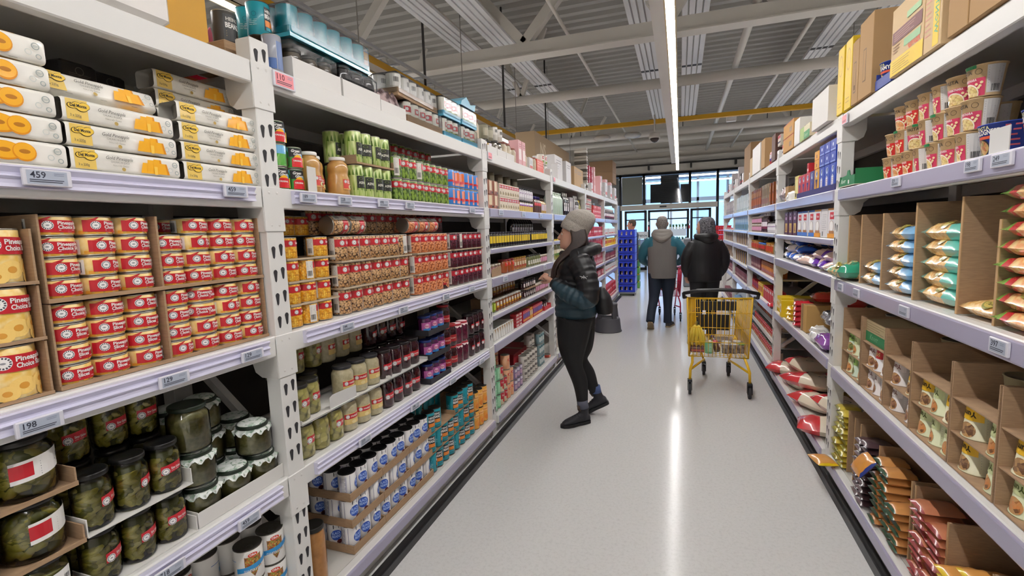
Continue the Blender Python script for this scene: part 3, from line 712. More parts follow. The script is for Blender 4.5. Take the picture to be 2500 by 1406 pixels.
P_whbx = carton('white_box', .12, .10, .125, M('dcdadb', .5), Art().rect(-.05, .05, .02, .045, M('cf6a64')).lines(-.04, .03, .09, 3, .012, .004, M('a0a0a8')))
P_pinkbx = carton('pink_box', .10, .10, .24, M('dda8ac', .5), Art().rect(-.04, .04, .06, .16, M('f2e2e0')).lines(-.03, .03, .2, 2, .02, .006, M('b05a66')))
P_swirl = carton('swirl_box', .12, .10, .11, M('b03348', .45), Art().disc(-.02, .06, .03, M('ecdcd8'), 14, ri=.018).disc(.03, .04, .022, M('ecdcd8'), 14, ri=.012))
P_brick = carton('chocolate_box', .075, .10, .145, M('7a3338', .45), Art().rect(-.03, .03, .03, .06, M('caa89a')).rect(-.03, .03, .09, .12, M('963c44')))
# shelf-top goods
def shrink(name, nx, w, h, canproto, base_h=.03, basem=None, rows=2, r=.0405, rot=0.):
 """cans shrink-wrapped on a card tray: children are the cans and the wrap"""
 o_ = MB(); d = rows * 2 * r + .012; o_.box(-w / 2, w / 2, -d / 2, d / 2, 0, .004, basem or WCARD); o_.box(-w / 2, w / 2, -d / 2, -d / 2 + .003, .004, base_h, basem or WCARD); o_.box(-w / 2, -w / 2 + .003, -d / 2 + .003, d / 2, .004, base_h, basem or WCARD); o_.box(w / 2 - .003, w / 2, -d / 2 + .003, d / 2, .004, base_h, basem or WCARD)
 o = o_.build(name, link=False); kids = []
 for i in range(nx):
  for j in range(rows):
   c = canproto.copy(); lab = KIDS[canproto.name][0].copy(); c.name = 'can'; c.location = (-w / 2 + .004 + r + i * (w - .008 - 2 * r) / max(1, nx - 1), -d / 2 + .006 + r + j * 2 * r, .0045); c.rotation_euler = (0, 0, R.uniform(-.6, .6) + rot)
   lab.parent = c; KIDS[c.name] = [lab]; PROTO.append(lab); kids.append(c)
 wb = MB(); hh = h
 wb.box(-w / 2 - .003, w / 2 + .003, -d / 2 - .004, d / 2 + .004, .002, hh, WRAP, .016); kids.append(wb.build('shrink_wrap', link=False))
 return proto(o, kids)
P_tealpk = shrink('shrink_wrapped_tray', 6, .53, .135, P_teal, .040, M('2a9db0', .35, coat=.4), 2, rot=1.6)
P_ltin = can('pale_can', .040, .118, M('dcd7ca', .4), Art().rect(-.05, .06, .030, .095, M('ece8de'), 8).rect(-.03, .04, .060, .092, RED, 6).seal(-.012, .076, .010).rect(-.03, .04, .02, .045, GB, 5), metal=DSTEEL, seg=16)
P_gtin = can('pale_can', .040, .118, M('d9d5cc', .4), Art().rect(-.05, .06, .050, .11, M('efece6'), 8).barcode(-.03, .0, .07, .095, INK).rect(.02, .05, .01, .06, M('5a6a3a'), 4), metal=DSTEEL, seg=16)
P_tinpk = shrink('shrink_wrapped_tray', 5, .42, .128, P_ltin, .045, CARD, 2)
P_tinpk2 = shrink('shrink_wrapped_tray', 6, .56, .128, P_gtin, .042, CARD, 2)
P_bluepk = shrink('shrink_wrapped_tray', 3, .255, .128, P_ltin, .035, M('5fb6d8', .35, coat=.3), 2)
P_beigejar = jar('fruit_puree_jar', .043, .150, NOI('pale puree', 'b5a489', 'c9bba2', 25, .3, coat=.6), M('8a4a3a', .4), None, glass=False, neck=.8, seg=16)
P_greyjar = jar('preserve_jar', .040, .125, M('6b6154', .25, coat=.8), M('3c3936', .35, .4), simple_label('cfc9c0', .03, .08, .05), glass=False, seg=14)
P_darkjar = jar('preserve_jar', .045, .150, M('262022', .2, coat=1.), M('1d1b1f', .35), simple_label('b55a66', .03, .055, .05), glass=False, seg=14)
P_khaki = can('pale_can', .048, .118, M('8a8672', .4), Art().rect(-.05, .05, .03, .09, M('b5b09a'), 6), metal=DSTEEL, seg=16)
P_silver = can('tall_silver_can', .034, .135, M('9a9da8', .35, coat=.3), Art().rect(-.016, .022, .012, .112, M('7186b4', .4), 5).rect(-.0165, -.0155, .012, .112, WHITE).rect(.0215, .0225, .012, .112, WHITE).rect(-.045, -.018, .012, .05, M('4d6fae'), 4), seg=18)
def cbox(w, d, h, mat, front=None, side=None, name='cardboard_box', tape=True):
 mb = MB(); mb.box(-w / 2, w / 2, -d / 2, d / 2, 0, h, mat, .003); o = mb.build(name, link=False); kids = []
 if front or side:
  ab = MB()
  if front: front.apply(ab, on_front(-d / 2 - .0005))
  if side: side.apply(ab, on_side(w / 2 + .0005, 1)); side.apply(ab, on_side(-w / 2 - .0005, -1))
  kids.append(ab.build('print', link=False))
 if tape:
  tb = MB(); TP = M('9b7b58', .35, coat=.4); tb.box(-.024, .024, -d / 2, d / 2, h, h + .0006, TP); tb.box(-w / 2, w / 2, -.001, .001, h + .0006, h + .0009, CARDD); kids.append(tb.build('lid_seam', link=False))
 return proto(o, kids)
# ---- right-hand rack
KR = NOI('kraft cup', 'c9a97a', 'd5b88c', 40, .6); GREEN = M('1f7a45', .5)
def pcup(c1, c2, word, lidgreen):
 rb, rt, h = .0385, .0525, .105; a = Art(.004)
 a.rect(-.055, .035, .004, .062, M(c1, .45), 8); a.rect(.038, .085, .010, .098, M('d7d5d2', .5), 5); a.lines(.042, .078, .088, 8, .008, .0022, M('9a9a9c')); a.barcode(.05, .075, .014, .036, INK)
 a.disc(-.018, .014, .036, M('efe3d2', .5), 20, ry=.034); a.disc(-.018, .012, .033, VOR('pasta ' + c2, [c2, 'e8cf9a', c2, 'd9b070'], 120, .45, edge=('b08a4a', .5, 1.1)), 20, ry=.031)
 a.text(word, -.012, .053, .008, WHITE, .02, align='c', wmax=.05); a.text('PASTA', -.022, .078, .012, M('4a3c2a'), .03, align='c', wmax=.045, res=1)
 a.disc(.018, .082, .009, M('4a3c2a'), 14, ri=.0078)
 for x, y in ((.012, .042), (.022, .036), (.026, .046), (.018, .030)): a.disc(x, y, .0045, M('f0d9a8'), 8)
 if lidgreen: a.rect(-.022, .014, .093, .104, GREEN, 4)
 return cup('pasta_cup', rb, rt, h, KR, a, M('cfc9bf', .4), 22)
P_cupp = pcup('cf3f63', 'e2cf86', 'CARBONARA', False); P_cupg = pcup('cf3f63', 'e2cf86', 'CARBONARA', True); P_cupr = pcup('d3302c', 'dc7a4a', 'BOLOGNESE', False); P_cuprg = pcup('d3302c', 'dc7a4a', 'BOLOGNESE', True)
def bluecup(rb, rt, h, word, food, nm):
 a = Art(.004); B = M('26409c', .45); a.disc(-.02, h * .28, h * .40, M('22222a'), 22, ry=h * .30); a.disc(-.02, h * .27, h * .36, VOR('bowl ' + food, [food, 'c8a46a', '6a7a3a', food], 90, .45), 20, ry=h * .26)
 a.text(word, .005, h * .68, h * .15, WHITE, .03, align='c', wmax=.085); a.text('PASTA', .0, h * .83, h * .11, M('d9d6a0'), .02, align='c', wmax=.06, res=1); a.rect(-.02, .06, h * .54, h * .63, M('d95a3a'), 6)
 a.lines(.06, .095, h * .85, 5, h * .15, h * .05, M('c95a6a')); return cup(nm, rb, rt, h, B, a, M('c9ccd8', .35), 24)
P_bbowl = bluecup(.062, .078, .100, 'BOLOGNESE', 'a8502c', 'pasta_bowl'); P_bcup = bluecup(.040, .055, .108, 'CREAMY', 'b89a5a', 'pasta_cup'); P_bcup2 = bluecup(.040, .055, .108, 'BOLOGNESE', 'a8502c', 'pasta_cup')
def green_tray():
 w, d, h = .27, .24, .085; G2 = M('1d7a4a', .5)
 mb = MB(); mb.box(-w / 2, w / 2, -d / 2, d / 2, 0, .004, M('d8d3c4', .7)); o = mb.build('display_tray', link=False); kids = []
 q = MB(); q.prism([(-w / 2, .004), (w / 2, .004), (w / 2, .055), (w * .22, .055), (w * .16, .085), (w * .05, .085), (0, .06), (-w / 2 + .05, .055), (-w / 2 + .03, .025), (-w / 2, .025)], 'y', -d / 2, -d / 2 + .004, G2); kids.append(q.build('front_wall', link=False))
 q = MB(); q.box(-w / 2, -w / 2 + .004, -d / 2 + .004, d / 2, .004, .06, G2); q.box(w / 2 - .004, w / 2, -d / 2 + .004, d / 2, .004, h, G2); kids.append(q.build('side_wall', link=False))
 a = Art(); a.rect(.03, .05, .012, .032, WHITE); a.text('Knorr', -.09, .02, .022, M('cfe8d2'), .03, .2, res=1); ab = MB(); a.apply(ab, on_front(-d / 2 - .0006)); kids.append(ab.build('print', link=False))
 return proto(o, kids)
P_gtray = green_tray()
def pastabag(c1, c2, band, food, name='pasta_bag', w=.25, d=.16, h=.070, seed=1, wob=.012):
 P_ = NOI('pasta seen ' + food, food, 'f0cf90', 60, .25, 3, coat=.8); A_ = M(c1, .22, coat=.8); B_ = M(c2, .22, coat=.8); C_ = M(band, .25, coat=.8)
 def f(u, v):
  if u < -.70: return B_
  if u < -.45: return P_ if band == c1 else C_
  if u > (.22 if band == c1 else .75): return A_
  return P_ if v < .35 else A_
 a = Art(); a.disc(.0, -d * .34, .032, M('8a8a3a', .3, coat=.6), 18, ry=.022); a.disc(.0, -d * .34, .026, M('c9b45a', .3, coat=.6), 16, ry=.016); a.text('Pasta', .0, -d * .34 - .006, .013, M('4a4a1a'), .02, align='c', res=1)
 return bag(name, w, d, h, f, 26, 10, .07, wob, seed, a)
P_sky = pastabag('7fb2d8', '9cc3de', '7fb2d8', 'c98f48', seed=3); P_aqua = pastabag('5fb8a8', '7fc0b4', '5fb8a8', 'd8a458', w=.31, h=.078, seed=5); P_gredend = pastabag('e0925a', '7ab648', 'c92a36', 'e39a5c', w=.30, d=.20, h=.062, seed=8); P_greenbag = pastabag('2f9a78', '4fae90', '2f9a78', '3f9a80', w=.22, h=.09, seed=12, wob=.03); P_yelbag = pastabag('d9a860', 'e0b878', 'd9a860', 'd8a050', w=.29, h=.06, seed=15, wob=.01)
def icup(c1, c2, word, food, wt, nm='noodle_cup', flip=True):
 rb, rt, h = .036, .047, .112; a = Art()
 if flip:            # printed upside down on cups stacked rim down
  a.rect(-.04, .045, .064, .110, M(c1, .45), 8); a.disc(.0, .030, .026, VOR('noodles ' + food, [food, 'caa06a', food, '6a4a2c'], 90, .5), 18);
  vs, fs, w = textmesh(word, .03, 0., 1); k = .018 / .7; kx = min(k, .060 / w)
  a._a([(w * kx / 2 - x * kx, .094 - y * k) for x, y in vs], fs, M(wt, .5)); a.rect(.05, .085, .01, .10, M(c2, .5), 5); a.lines(.053, .08, .09, 8, .009, .0025, M('a8a89c'))
  mb = MB(); mb.lathe([(rt * .97, .001), (rt + .003, 0), (rt + .003, .004), (rt, .005), (rb, h - .002), (rb * .97, h), (.001, h - .001)], M(c2, .5), 20)
  o = mb.build(nm, link=False); ab = MB(); f = on_cone(rt + .0012, rb + .0012, h); a.apply(ab, f); return proto(o, [ab.build('label', link=False)])
P_nyel = icup('e8b92a', 'dcd8b8', 'Yum', '6a4a3a', '3a2a14'); P_nlem = icup('cfd8a0', 'd5d9b4', 'Yum', 'd88a4a', '5a6a2a'); P_nwht = icup('d8cfca', 'd9d2cf', 'Yum', '8a5a4a', '7a4a44'); P_ngrn = icup('9ac06a', 'c3d2bc', 'Yum', '5a7a3a', '2f4a1a'); P_nyl2 = icup('eab420', 'ead070', 'Yum', 'a06a2c', '5a3a10')
def bigcup(c, lid, nm='noodle_cup'):
 a = Art(); a.lines(-.04, .03, .085, 6, .011, .003, M('5a5344')); a.rect(-.05, -.046, .01, .1, M('5a5344')); return cup(nm, .046, .060, .118, NOI('dull cup ' + c, c, c, 10, .6), a, lid, 22)
P_olv = bigcup('8a8262', M('6a6048', .5)); P_gry = bigcup('8d8a82', M('7a7670', .5))
P_redw = icup('c8333a', 'dfdcdc', 'SOUP', '7a3a2c', 'e8d08a')
def brownbox(w, d, tiers, th, name='display_box'):
 """open-fronted carton holding tiers of cups: side walls, floors"""
 mb = MB(); t = .005; mb.box(-w / 2, w / 2, -d / 2, d / 2, 0, t, CARD); o = mb.build(name, link=False); kids = []; H = tiers * th + .004
 q = MB(); q.box(-w / 2, -w / 2 + t, -d / 2, d / 2, t, H, CARD); kids.append(q.build('side_wall', link=False)); q = MB(); q.box(w / 2 - t, w / 2, -d / 2, d / 2, t, H, CARD); kids.append(q.build('side_wall', link=False))
 q = MB(); q.box(-w / 2 + t, w / 2 - t, d / 2 - t, d / 2, t, H, CARD); kids.append(q.build('back_wall', link=False))
 for k in range(1, tiers): q = MB(); q.box(-w / 2 + t, w / 2 - t, -d / 2 + .002, d / 2 - t, k * th, k * th + .004, CARD); kids.append(q.build('layer_card', link=False))
 return proto(o, kids)
def divider(h, d, t=.010):
 mb = MB(); mb.box(-t / 2, t / 2, -d / 2, d / 2, 0, h, CARD); o = mb.build('cardboard_divider', link=False)
 q = MB(); q.box(-t / 2 - .001, t / 2 + .001, -d / 2 - .001, -d / 2 + .002, 0, h, M('b8966c', .85)); return proto(o, [q.build('cut_edge', link=False)])
def packet(name, w, d, h, c, edge, seed, fl='d89a58'):
 F = M(c, .3, coat=.6); E = M(edge, .3, coat=.6)
 return bag(name, w, d, h, lambda u, v: E if abs(u) > .8 else F, 14, 6, .10, .006, seed)
P_ndl = packet('noodle_packet', .125, .10, .034, 'cdb744', '8f8a30', 2); P_nchoc = packet('noodle_packet', .13, .10, .034, '4a3438', '6a5a5e', 4); P_ngr = packet('noodle_packet', .13, .10, .036, 'c98e52', '1f4a30', 6); P_nbl = packet('noodle_packet', .14, .11, .036, 'd8933f', '1f3a86', 7); P_npk = packet('noodle_packet', .15, .12, .033, 'c07a58', '9a3a3a', 9); P_nye = packet('noodle_packet', .15, .12, .036, 'd99a4c', 'e8c41e', 11)
def flour(seed):
 Rr = M('cf2b34', .25, coat=.7); W_ = M('dccfb8', .35, coat=.5)
 a = Art(); a.disc(.06, .0, .03, M('2a5a44', .4), 18, ri=.022); a.disc(.06, 0, .018, M('d9cdb8', .4), 14)
 return bag('flour_bag', .40, .24, .115, lambda u, v: Rr if (u < -.35 or v > .55 and u < .4) else W_, 24, 10, .07, .012, seed, a)
P_fl1 = flour(21); P_fl2 = flour(23)
P_choc = P_nchoc
def coffee(c, acc, word, tagc):
 w, h = .074, .155; a = Art(); a.rect(-w / 2, w / 2, 0, .02, M('2a2470')); a.disc(0, .115, .020, M('d8e2f2'), 14); a.disc(.004, .118, .012, M('26336a'), 12); a.poly([(-.004, .095), (.014, .13), (.018, .12)], M(acc)); a.poly([(-.018, .022), (.018, .022), (.018, .082), (0, .094), (-.018, .082)], M(tagc)); a.lines(-.012, .012, .07, 4, .011, .003, M('b05a5a'))
 return carton('coffee_box', w, .09, h, M(c, .4, coat=.2), a)
P_cblu = coffee('1c3fae', '9fd0ff', '', 'e4e8f4'); P_cred = coffee('c22a3c', 'f0d24a', '', '3a2f86'); P_cnav = coffee('2f2a7a', 'd24a4a', '', '35308a'); P_cyel = coffee('d9a02a', '2a2a5a', '', '2a2a5a')
P_lidb = carton('coffee_pack', .078, .09, .058, M('1c3fae', .4, coat=.2), Art().rect(-.036, .036, .008, .012, M('9db6ea')).disc(0, .034, .009, M('d9e4f6'), 10)); P_lidy = carton('coffee_pack', .078, .09, .058, M('e5a11c', .4, coat=.2), Art().rect(-.006, .006, .012, .03, BLACK))
def cereal(c, foot, word):
 a = Art(); a.rect(-.05, .05, .185, .2, M(foot)); a.rect(-.02, .035, .135, .175, M('c62a36')); a.text(word, .007, .15, .014, WHITE, .02, align='c', wmax=.05, res=1); a.disc(.005, .075, .034, M('c9b8ac'), 20, ri=.030); a.disc(.005, .075, .028, M('f2efec'), 20); a.rect(-.05, .05, 0, .03, M(foot)); a.rect(-.03, .04, .03, .05, M('b07a4a'))
 return carton('cereal_box', .105, .06, .20, M('e2dfe0', .45), a)
P_cer = cereal('e2dfe0', 'd9952c', 'Milk'); P_cerb = cereal('e2dfe0', '3f74c4', 'Milk')
P_maroon = carton('bar_box', .062, .06, .205, M('4c1a3a', .4), Art().rect(-.018, .018, .02, .10, M('d8b868')).poly([(-.010, .03), (.012, .03), (.0, .10)], M('8a5a2c')).rect(-.014, .014, .13, .155, M('c8a8c4')).disc(0, .178, .010, M('e0d4e0'), 10))
def softbag(c1, c2, seed, w=.26): return bag('rice_bag', w, .17, .075, lambda u, v: M(c2, .25, coat=.7) if (u > .45 or u < -.75) else M(c1, .3, coat=.5), 22, 9, .08, .02, seed, Art().disc(0, 0, .03, M('b03a3a', .3, coat=.5), 14))
P_rblu = softbag('cfc4c0', '2f5fc0', 31); P_rpur = softbag('d0b0a0', '6a34a8', 33)
P_maggi = carton('yellow_box', .075, .20, .15, M('e8c51c', .45), Art().rect(-.03, .03, .04, .12, M('e0dccf')).disc(0, .08, .02, M('d8a03a'), 12))
P_nest = carton('red_box', .09, .1, .15, M('c8282e', .45), Art().rect(-.03, .03, .1, .13, WHITE))
def softpack(c, seed, w=.16, d=.13, h=.085, coat=.9, name='toffee_bag'): return bag(name, w, d, h, lambda u, v: M(c, .2, coat=coat), 16, 8, .1, .02, seed)
P_redsnack = softpack('c92a38', 41, .15, .08, .045, name='snack_packet'); P_yelsnack = softpack('e6b81c', 43, .15, .08, .045, name='snack_packet'); P_greybag = softpack('77767c', 45, .19, .15, .11); P_whitebag = softpack('d8d6d2', 47, .16, .12, .09); P_purp = softpack('8a4aa0', 49, .2, .15, .11)
P_bagtop = softpack('c8372e', 51, .20, .16, .08, name='crisp_bag')
P_gjar = jar('peanut_butter_jar', .042, .115, M('b0682c', .25, coat=.7), M('cf9a3a', .35), simple_label('c8452f', .025, .075, .055, None), glass=False, seg=12); P_bjar = jar('peanut_butter_jar', .042, .10, M('7a4a2c', .25, coat=.7), M('2a72c8', .35), simple_label('b8302f', .03, .07, .06), glass=False, seg=12); P_kjar = jar('tea_jar', .043, .12, M('8a8262', .35, coat=.5), M('6a6452', .4), None, glass=False, seg=12)
P_book = carton('chocolate_bar', .018, .10, .17, M('33232e', .4), Art().rect(-.008, .008, .03, .14, M('a07a3c'))); P_book2 = carton('chocolate_bar', .018, .10, .17, M('c9a24a', .4), Art().rect(-.008, .008, .03, .14, M('5a2a3a'))); P_book3 = carton('chocolate_bar', .018, .10, .17, M('d9d4da', .4), Art().rect(-.008, .008, .03, .14, M('8a2a4a')))
P_cocoa = carton('cocoa_box', .09, .10, .13, M('b5652a', .45), Art().rect(-.04, .04, .03, .09, M('d88a3a')).rect(-.015, .02, .015, .05, M('7a4a9a')).text('Swiss', 0, .095, .018, M('f2d9a8'), .02, align='c', res=1)); P_syr = bottle('syrup_bottle', .032, .22, M('7a3a1c', .2, coat=.7), M('d8cfc0', .4), simple_label('c06a2c', .05, .12, .05)); P_bluepk2 = carton('wafer_box', .05, .10, .21, M('8fb4d8', .4), Art().rect(-.02, .02, .02, .09, M('3a6a4a')).rect(-.02, .02, .12, .19, M('c8dcea'))); P_clear = carton('pale_box', .065, .1, .24, M('c9d4d8', .4), Art().rect(-.02, .025, .05, .15, M('e6eaec')).rect(-.005, .02, .02, .045, M('2f5a6a')))
P_glitter = carton('amber_box', .050, .09, .235, M('8a4a24', .35, coat=.4), Art().rect(-.02, .02, .04, .12, M('c9682a')).rect(-.015, .015, .14, .2, M('d8a878'))); P_glit2 = carton('amber_box', .050, .09, .245, M('a89478', .35, coat=.4), Art().rect(-.02, .02, .03, .09, M('8a3a5a')).rect(-.015, .015, .12, .2, M('5a4a3a')))
P_ketch = bottle('ketchup_bottle', .034, .20, M('a8282c', .3, coat=.6), M('c8283a', .4), simple_label('e2dce4', .05, .12, .05, None, None, '2f4a9a'))
# ------------------------------------------------------------------ camera and view
def make_camera():
 yaw, pitch, roll, f = -.333369, -.114323, -.0344727, 1193.232
 cy, sy, cp, sp = math.cos(yaw), math.sin(yaw), math.cos(pitch), math.sin(pitch)
 F = Vector((sy * cp, cy * cp, sp)); r0 = Vector((cy, -sy, 0)); u0 = r0.cross(F)
 Rv = r0 * math.cos(roll) + u0 * math.sin(roll); U = -r0 * math.sin(roll) + u0 * math.cos(roll)
 cam = bpy.data.cameras.new('camera'); o = bpy.data.objects.new('camera', cam); COL.objects.link(o)
 cam.sensor_width = 36; cam.lens = f / 2500 * 36; cam.clip_start = .02; cam.clip_end = 200
 m = Matrix((Rv, U, -F)).transposed().to_4x4(); m.translation = Vector((0, 0, 1.6))
 o.matrix_world = m; SC.camera = o
make_camera()
SC.view_settings.view_transform = 'Standard'; SC.view_settings.look = 'None'; SC.view_settings.gamma = 1
SC.view_settings.use_curve_mapping = False
SC.view_settings.exposure = EXPOSURE
cy_ = SC.cycles
cy_.max_bounces = 7; cy_.diffuse_bounces = 5; cy_.glossy_bounces = 3; cy_.transmission_bounces = 3; cy_.transparent_max_bounces = 12
cy_.caustics_reflective = False; cy_.caustics_refractive = False; cy_.sample_clamp_indirect = 4; cy_.use_denoising = True
cy_.use_adaptive_sampling = True; cy_.adaptive_threshold = .02
# ------------------------------------------------------------------ floor, walls, roof
YW = 19.0
def floor_mat():
 m = bpy.data.materials.new('vinyl floor'); m.use_nodes = True
 nt = m.node_tree; b = nt.nodes['Principled BSDF']
 tc = nt.nodes.new('ShaderNodeTexCoord')
 n = nt.nodes.new('ShaderNodeTexNoise'); n.inputs['Scale'].default_value = 55; n.inputs['Detail'].default_value = 5; n.inputs['Roughness'].default_value = .75
 nt.links.new(tc.outputs['Object'], n.inputs['Vector'])
 r = nt.nodes.new('ShaderNodeValToRGB'); e = r.color_ramp.elements
 e[0].position = .30; e[0].color = (*hexc('bebdbb'), 1); e[1].position = .52; e[1].color = (*hexc('cbcac8'), 1)
 nt.links.new(n.outputs['Fac'], r.inputs[0])
 # sparse dark scuffs and flecks
 v = nt.nodes.new('ShaderNodeTexNoise'); v.inputs['Scale'].default_value = 17; v.inputs['Detail'].default_value = 7; v.inputs['Roughness'].default_value = .9
 nt.links.new(tc.outputs['Object'], v.inputs['Vector'])
 r2 = nt.nodes.new('ShaderNodeValToRGB'); r2.color_ramp.elements[0].position = .705; r2.color_ramp.elements[0].color = (0, 0, 0, 1); r2.color_ramp.elements[1].position = .76; r2.color_ramp.elements[1].color = (1, 1, 1, 1)
 nt.links.new(v.outputs['Fac'], r2.inputs[0])
 mx = nt.nodes.new('ShaderNodeMix'); mx.data_type = 'RGBA'; nt.links.new(r2.outputs[0], mx.inputs[0]); nt.links.new(r.outputs[0], mx.inputs[6]); mx.inputs[7].default_value = (*hexc('a39f9a'), 1)
 nt.links.new(mx.outputs[2], b.inputs['Base Color'])
 b.inputs['Roughness'].default_value = .14; b.inputs['Specular IOR Level'].default_value = .07
 n3 = nt.nodes.new('ShaderNodeTexNoise'); n3.inputs['Scale'].default_value = 14; nt.links.new(tc.outputs['Object'], n3.inputs['Vector'])
 bp = nt.nodes.new('ShaderNodeBump'); bp.inputs['Strength'].default_value = .02; bp.inputs['Distance'].default_value = .01
 nt.links.new(n3.outputs['Fac'], bp.inputs['Height']); nt.links.new(bp.outputs[0], b.inputs['Normal'])
 return m
mb = MB(); mb.box(-9, 9, -7, 32, -.06, 0, floor_mat()); struct(mb.build('floor'))
WALLM = M('d0cbc3', .8); WALLW = M('cfcbc5', .7)
def wall(name, *b, mat=WALLM):
 q = MB(); q.box(*b, mat); struct(q.build(name))
ZR = 5.35
wall('wall_left', -9.1, -9, -7, 32, 0, ZR); wall('wall_right', 9, 9.1, -7, 32, 0, ZR); wall('wall_near', -9.1, 9.1, -7.1, -7, 0, ZR)
# corrugated roof deck: trapezoid ribs across the aisle
q = MB(); ROOF = M('aeaca8', .55, .0); y = -7.0; prof = []
while y < 32:
 prof += [(y, ZR), (y + .12, ZR), (y + .15, ZR + .075), (y + .27, ZR + .075)]; y += .30
vs = []; fs = []
for yy, z in prof: vs += [(-9, yy, z), (9, yy, z)]
for i in range(len(prof) - 1): fs.append([2 * i, 2 * i + 1, 2 * i + 3, 2 * i + 2])
q.add(vs, fs, ROOF); q.add([(-9, -7, ZR + .09), (9, -7, ZR + .09), (9, 32, ZR + .09), (-9, 32, ZR + .09)], [(0, 1, 2, 3)], ROOF)
struct(q.build('ceiling'))
# front wall over the glazing
GX0, GX1 = -1.96, 1.36
wall('wall_far', -9, 9, YW, YW + .2, 3.56, ZR)
wall('wall_far_left', -9, -3.2, YW, YW + .2, 0, 3.56); wall('wall_far_right', 3.4, 9, YW, YW + .2, 0, 3.56)
q = MB(); q.box(-9, 9, YW - .10, YW, 4.28, 4.40, WALLW); q.box(-9, 9, YW - .16, YW - .04, 3.90, 4.06, WALLW); struct(q.build('trim_1'))
q = MB(); DK = M('33312f', .6)
q.box(-5, 5, YW - .30, YW - .24, 3.80, 3.86, DK)
for x in (-4, -2.6, -1.1, .35, 1.8, 3.2): q.box(x - .03, x + .03, YW - .28, YW, 3.66, 3.82, DK)
tag(q.build('cable_rail'), 'thin dark cable rail on brackets along the wall above the entrance glazing', 'rail')
# glazed entrance
FR = M('14161c', .4, .3); q = MB()
for x in (-3.2, -2.13, -1.28, .32, 1.24, 2.2, 3.36): q.box(x - .045, x + .045, YW - .05, YW + .07, 0 if x < -2 or x > 1 else 2.42, 3.56, FR)
q.box(-3.2, 3.4, YW - .05, YW + .07, 3.48, 3.56, FR)
struct(q.build('window_1'))
q = MB()
for a, b in ((-3.15, -2.18), (-2.08, -1.33), (-1.23, .27), (.37, 1.19), (1.29, 2.15), (2.25, 3.3)): q.add([(a, YW, 2.44), (b, YW, 2.44), (b, YW, 3.48), (a, YW, 3.48)], [(0, 1, 2, 3)], GLASS('window', 'dde8f2', .05))
for a, b in ((-3.15, -2.18), (1.29, 2.15), (2.25, 3.3)): q.add([(a, YW, .1), (b, YW, .1), (b, YW, 2.40), (a, YW, 2.40)], [(0, 1, 2, 3)], GLASS('window', 'dde8f2', .05))
g = q.build('glass', bpy.data.objects['window_1'])
q = MB(); q.box(-2.13, 1.24, YW - .12, YW + .1, 2.24, 2.42, M('cfcbc4', .5)); q.box(-.72, -.48, YW - .135, YW - .12, 2.30, 2.36, M('3b3a3a', .4)); struct(q.build('trim_2'))
q = MB()
for x in (-1.95, -1.22, -1.10, .26, .38, 1.00): q.box(x - .04, x + .04, YW, YW + .05, 0, 2.22, FR)
for a, b in ((-1.95, -1.22), (.38, 1.0), (-1.10, .26)):
 q.box(a, b, YW, YW + .05, 2.14, 2.22, FR); q.box(a, b, YW, YW + .05, 1.86, 1.90, FR); q.box(a, b, YW, YW + .05, 0, .10, FR)
q.box(-.44, -.40, YW, YW + .05, 1.88, 2.2, FR)
struct(q.build('door_1'))
d1 = bpy.data.objects['door_1']
q = MB()
for a, b in ((-1.91, -1.26), (.42, .96)): q.add([(a, YW + .02, .1), (b, YW + .02, .1), (b, YW + .02, 2.14), (a, YW + .02, 2.14)], [(0, 1, 2, 3)], GLASS('window', 'dde8f2', .05))
q.build('glass', d1)
q = MB()
for x in (-1.12, .30): q.add([(x - .02, YW - .005, 1.50), (x + .03, YW - .005, 1.50), (x + .03, YW - .005, 1.62), (x - .02, YW - .005, 1.62)], [(0, 1, 2, 3)], M('d8303a', .5)); q.add([(x - .02, YW - .005, 1.68), (x + .03, YW - .005, 1.68), (x + .03, YW - .005, 1.80), (x - .02, YW - .005, 1.80)], [(0, 1, 2, 3)], M('e8e8ec', .5))
q.build('sticker', d1)
# entrance lobby beyond the glass: strip lights, slatted screens, far windows to the daylight
LG = M('8d9197', .6)
LAMP = M('fffcfa', .5, emit=LAMP_E)
for i, (yy, zz) in enumerate(((20.6, 3.98), (22.4, 3.95), (24.4, 3.90), (26.8, 3.86))):
 q = MB(); q.box(-3.5, 3.5, yy - .04, yy + .04, zz - .03, zz + .03, M('fbfdff', .5, emit=9.)); h = q.build('strip_light')
 e = MB(); e.box(-3.5, 3.5, yy - .06, yy + .06, zz + .03, zz + .07, LG); e.build('housing', h)
 tag(h, ('strip light in the lobby nearest behind the entrance glazing', 'second strip light beyond the entrance glazing', 'third strip light beyond the entrance glazing', 'farthest strip light beyond the entrance glazing')[i], 'ceiling light', 'strip lights in the entrance lobby')
q = MB(); q.box(-6, 6, 19.2, 30, 4.25, 4.32, M('8f949a', .7)); struct(q.build('ceiling_lobby'))
q = MB()
for x in (-5, -3.4, -1.9, -.5, .9, 2.4, 4): q.box(x - .06, x + .06, 29, 29.12, 0, 4.25, M('a9b1bc', .5))
q.box(-6, 6, 29, 29.12, 2.95, 3.15, M('a9b1bc', .5)); q.box(-6, 6, 29, 29.12, 0, .9, M('98a3b5', .6)); struct(q.build('window_2'))
def slats(name, x0, x1, z0, z1, y, lab):
 q = MB(); SL = M('25211f', .7)
 q.box(x0, x1, y + .03, y + .05, z0, z1, SL)
 z = z0
 while z < z1 - .02: q.box(x0, x1, y, y + .03, z + .008, min(z + .062, z1), SL); z += .075
 tag(q.build(name), lab, 'screen', 'dark slatted screens behind the entrance glazing')
slats('slatted_screen', -.72, -.06, 2.48, 3.55, 19.9, 'tall dark slatted screen hanging behind the middle entrance window')
slats('slatted_screen', -1.10, -.72, 2.52, 3.22, 19.9, 'shorter dark slatted screen beside the tall one behind the entrance window')
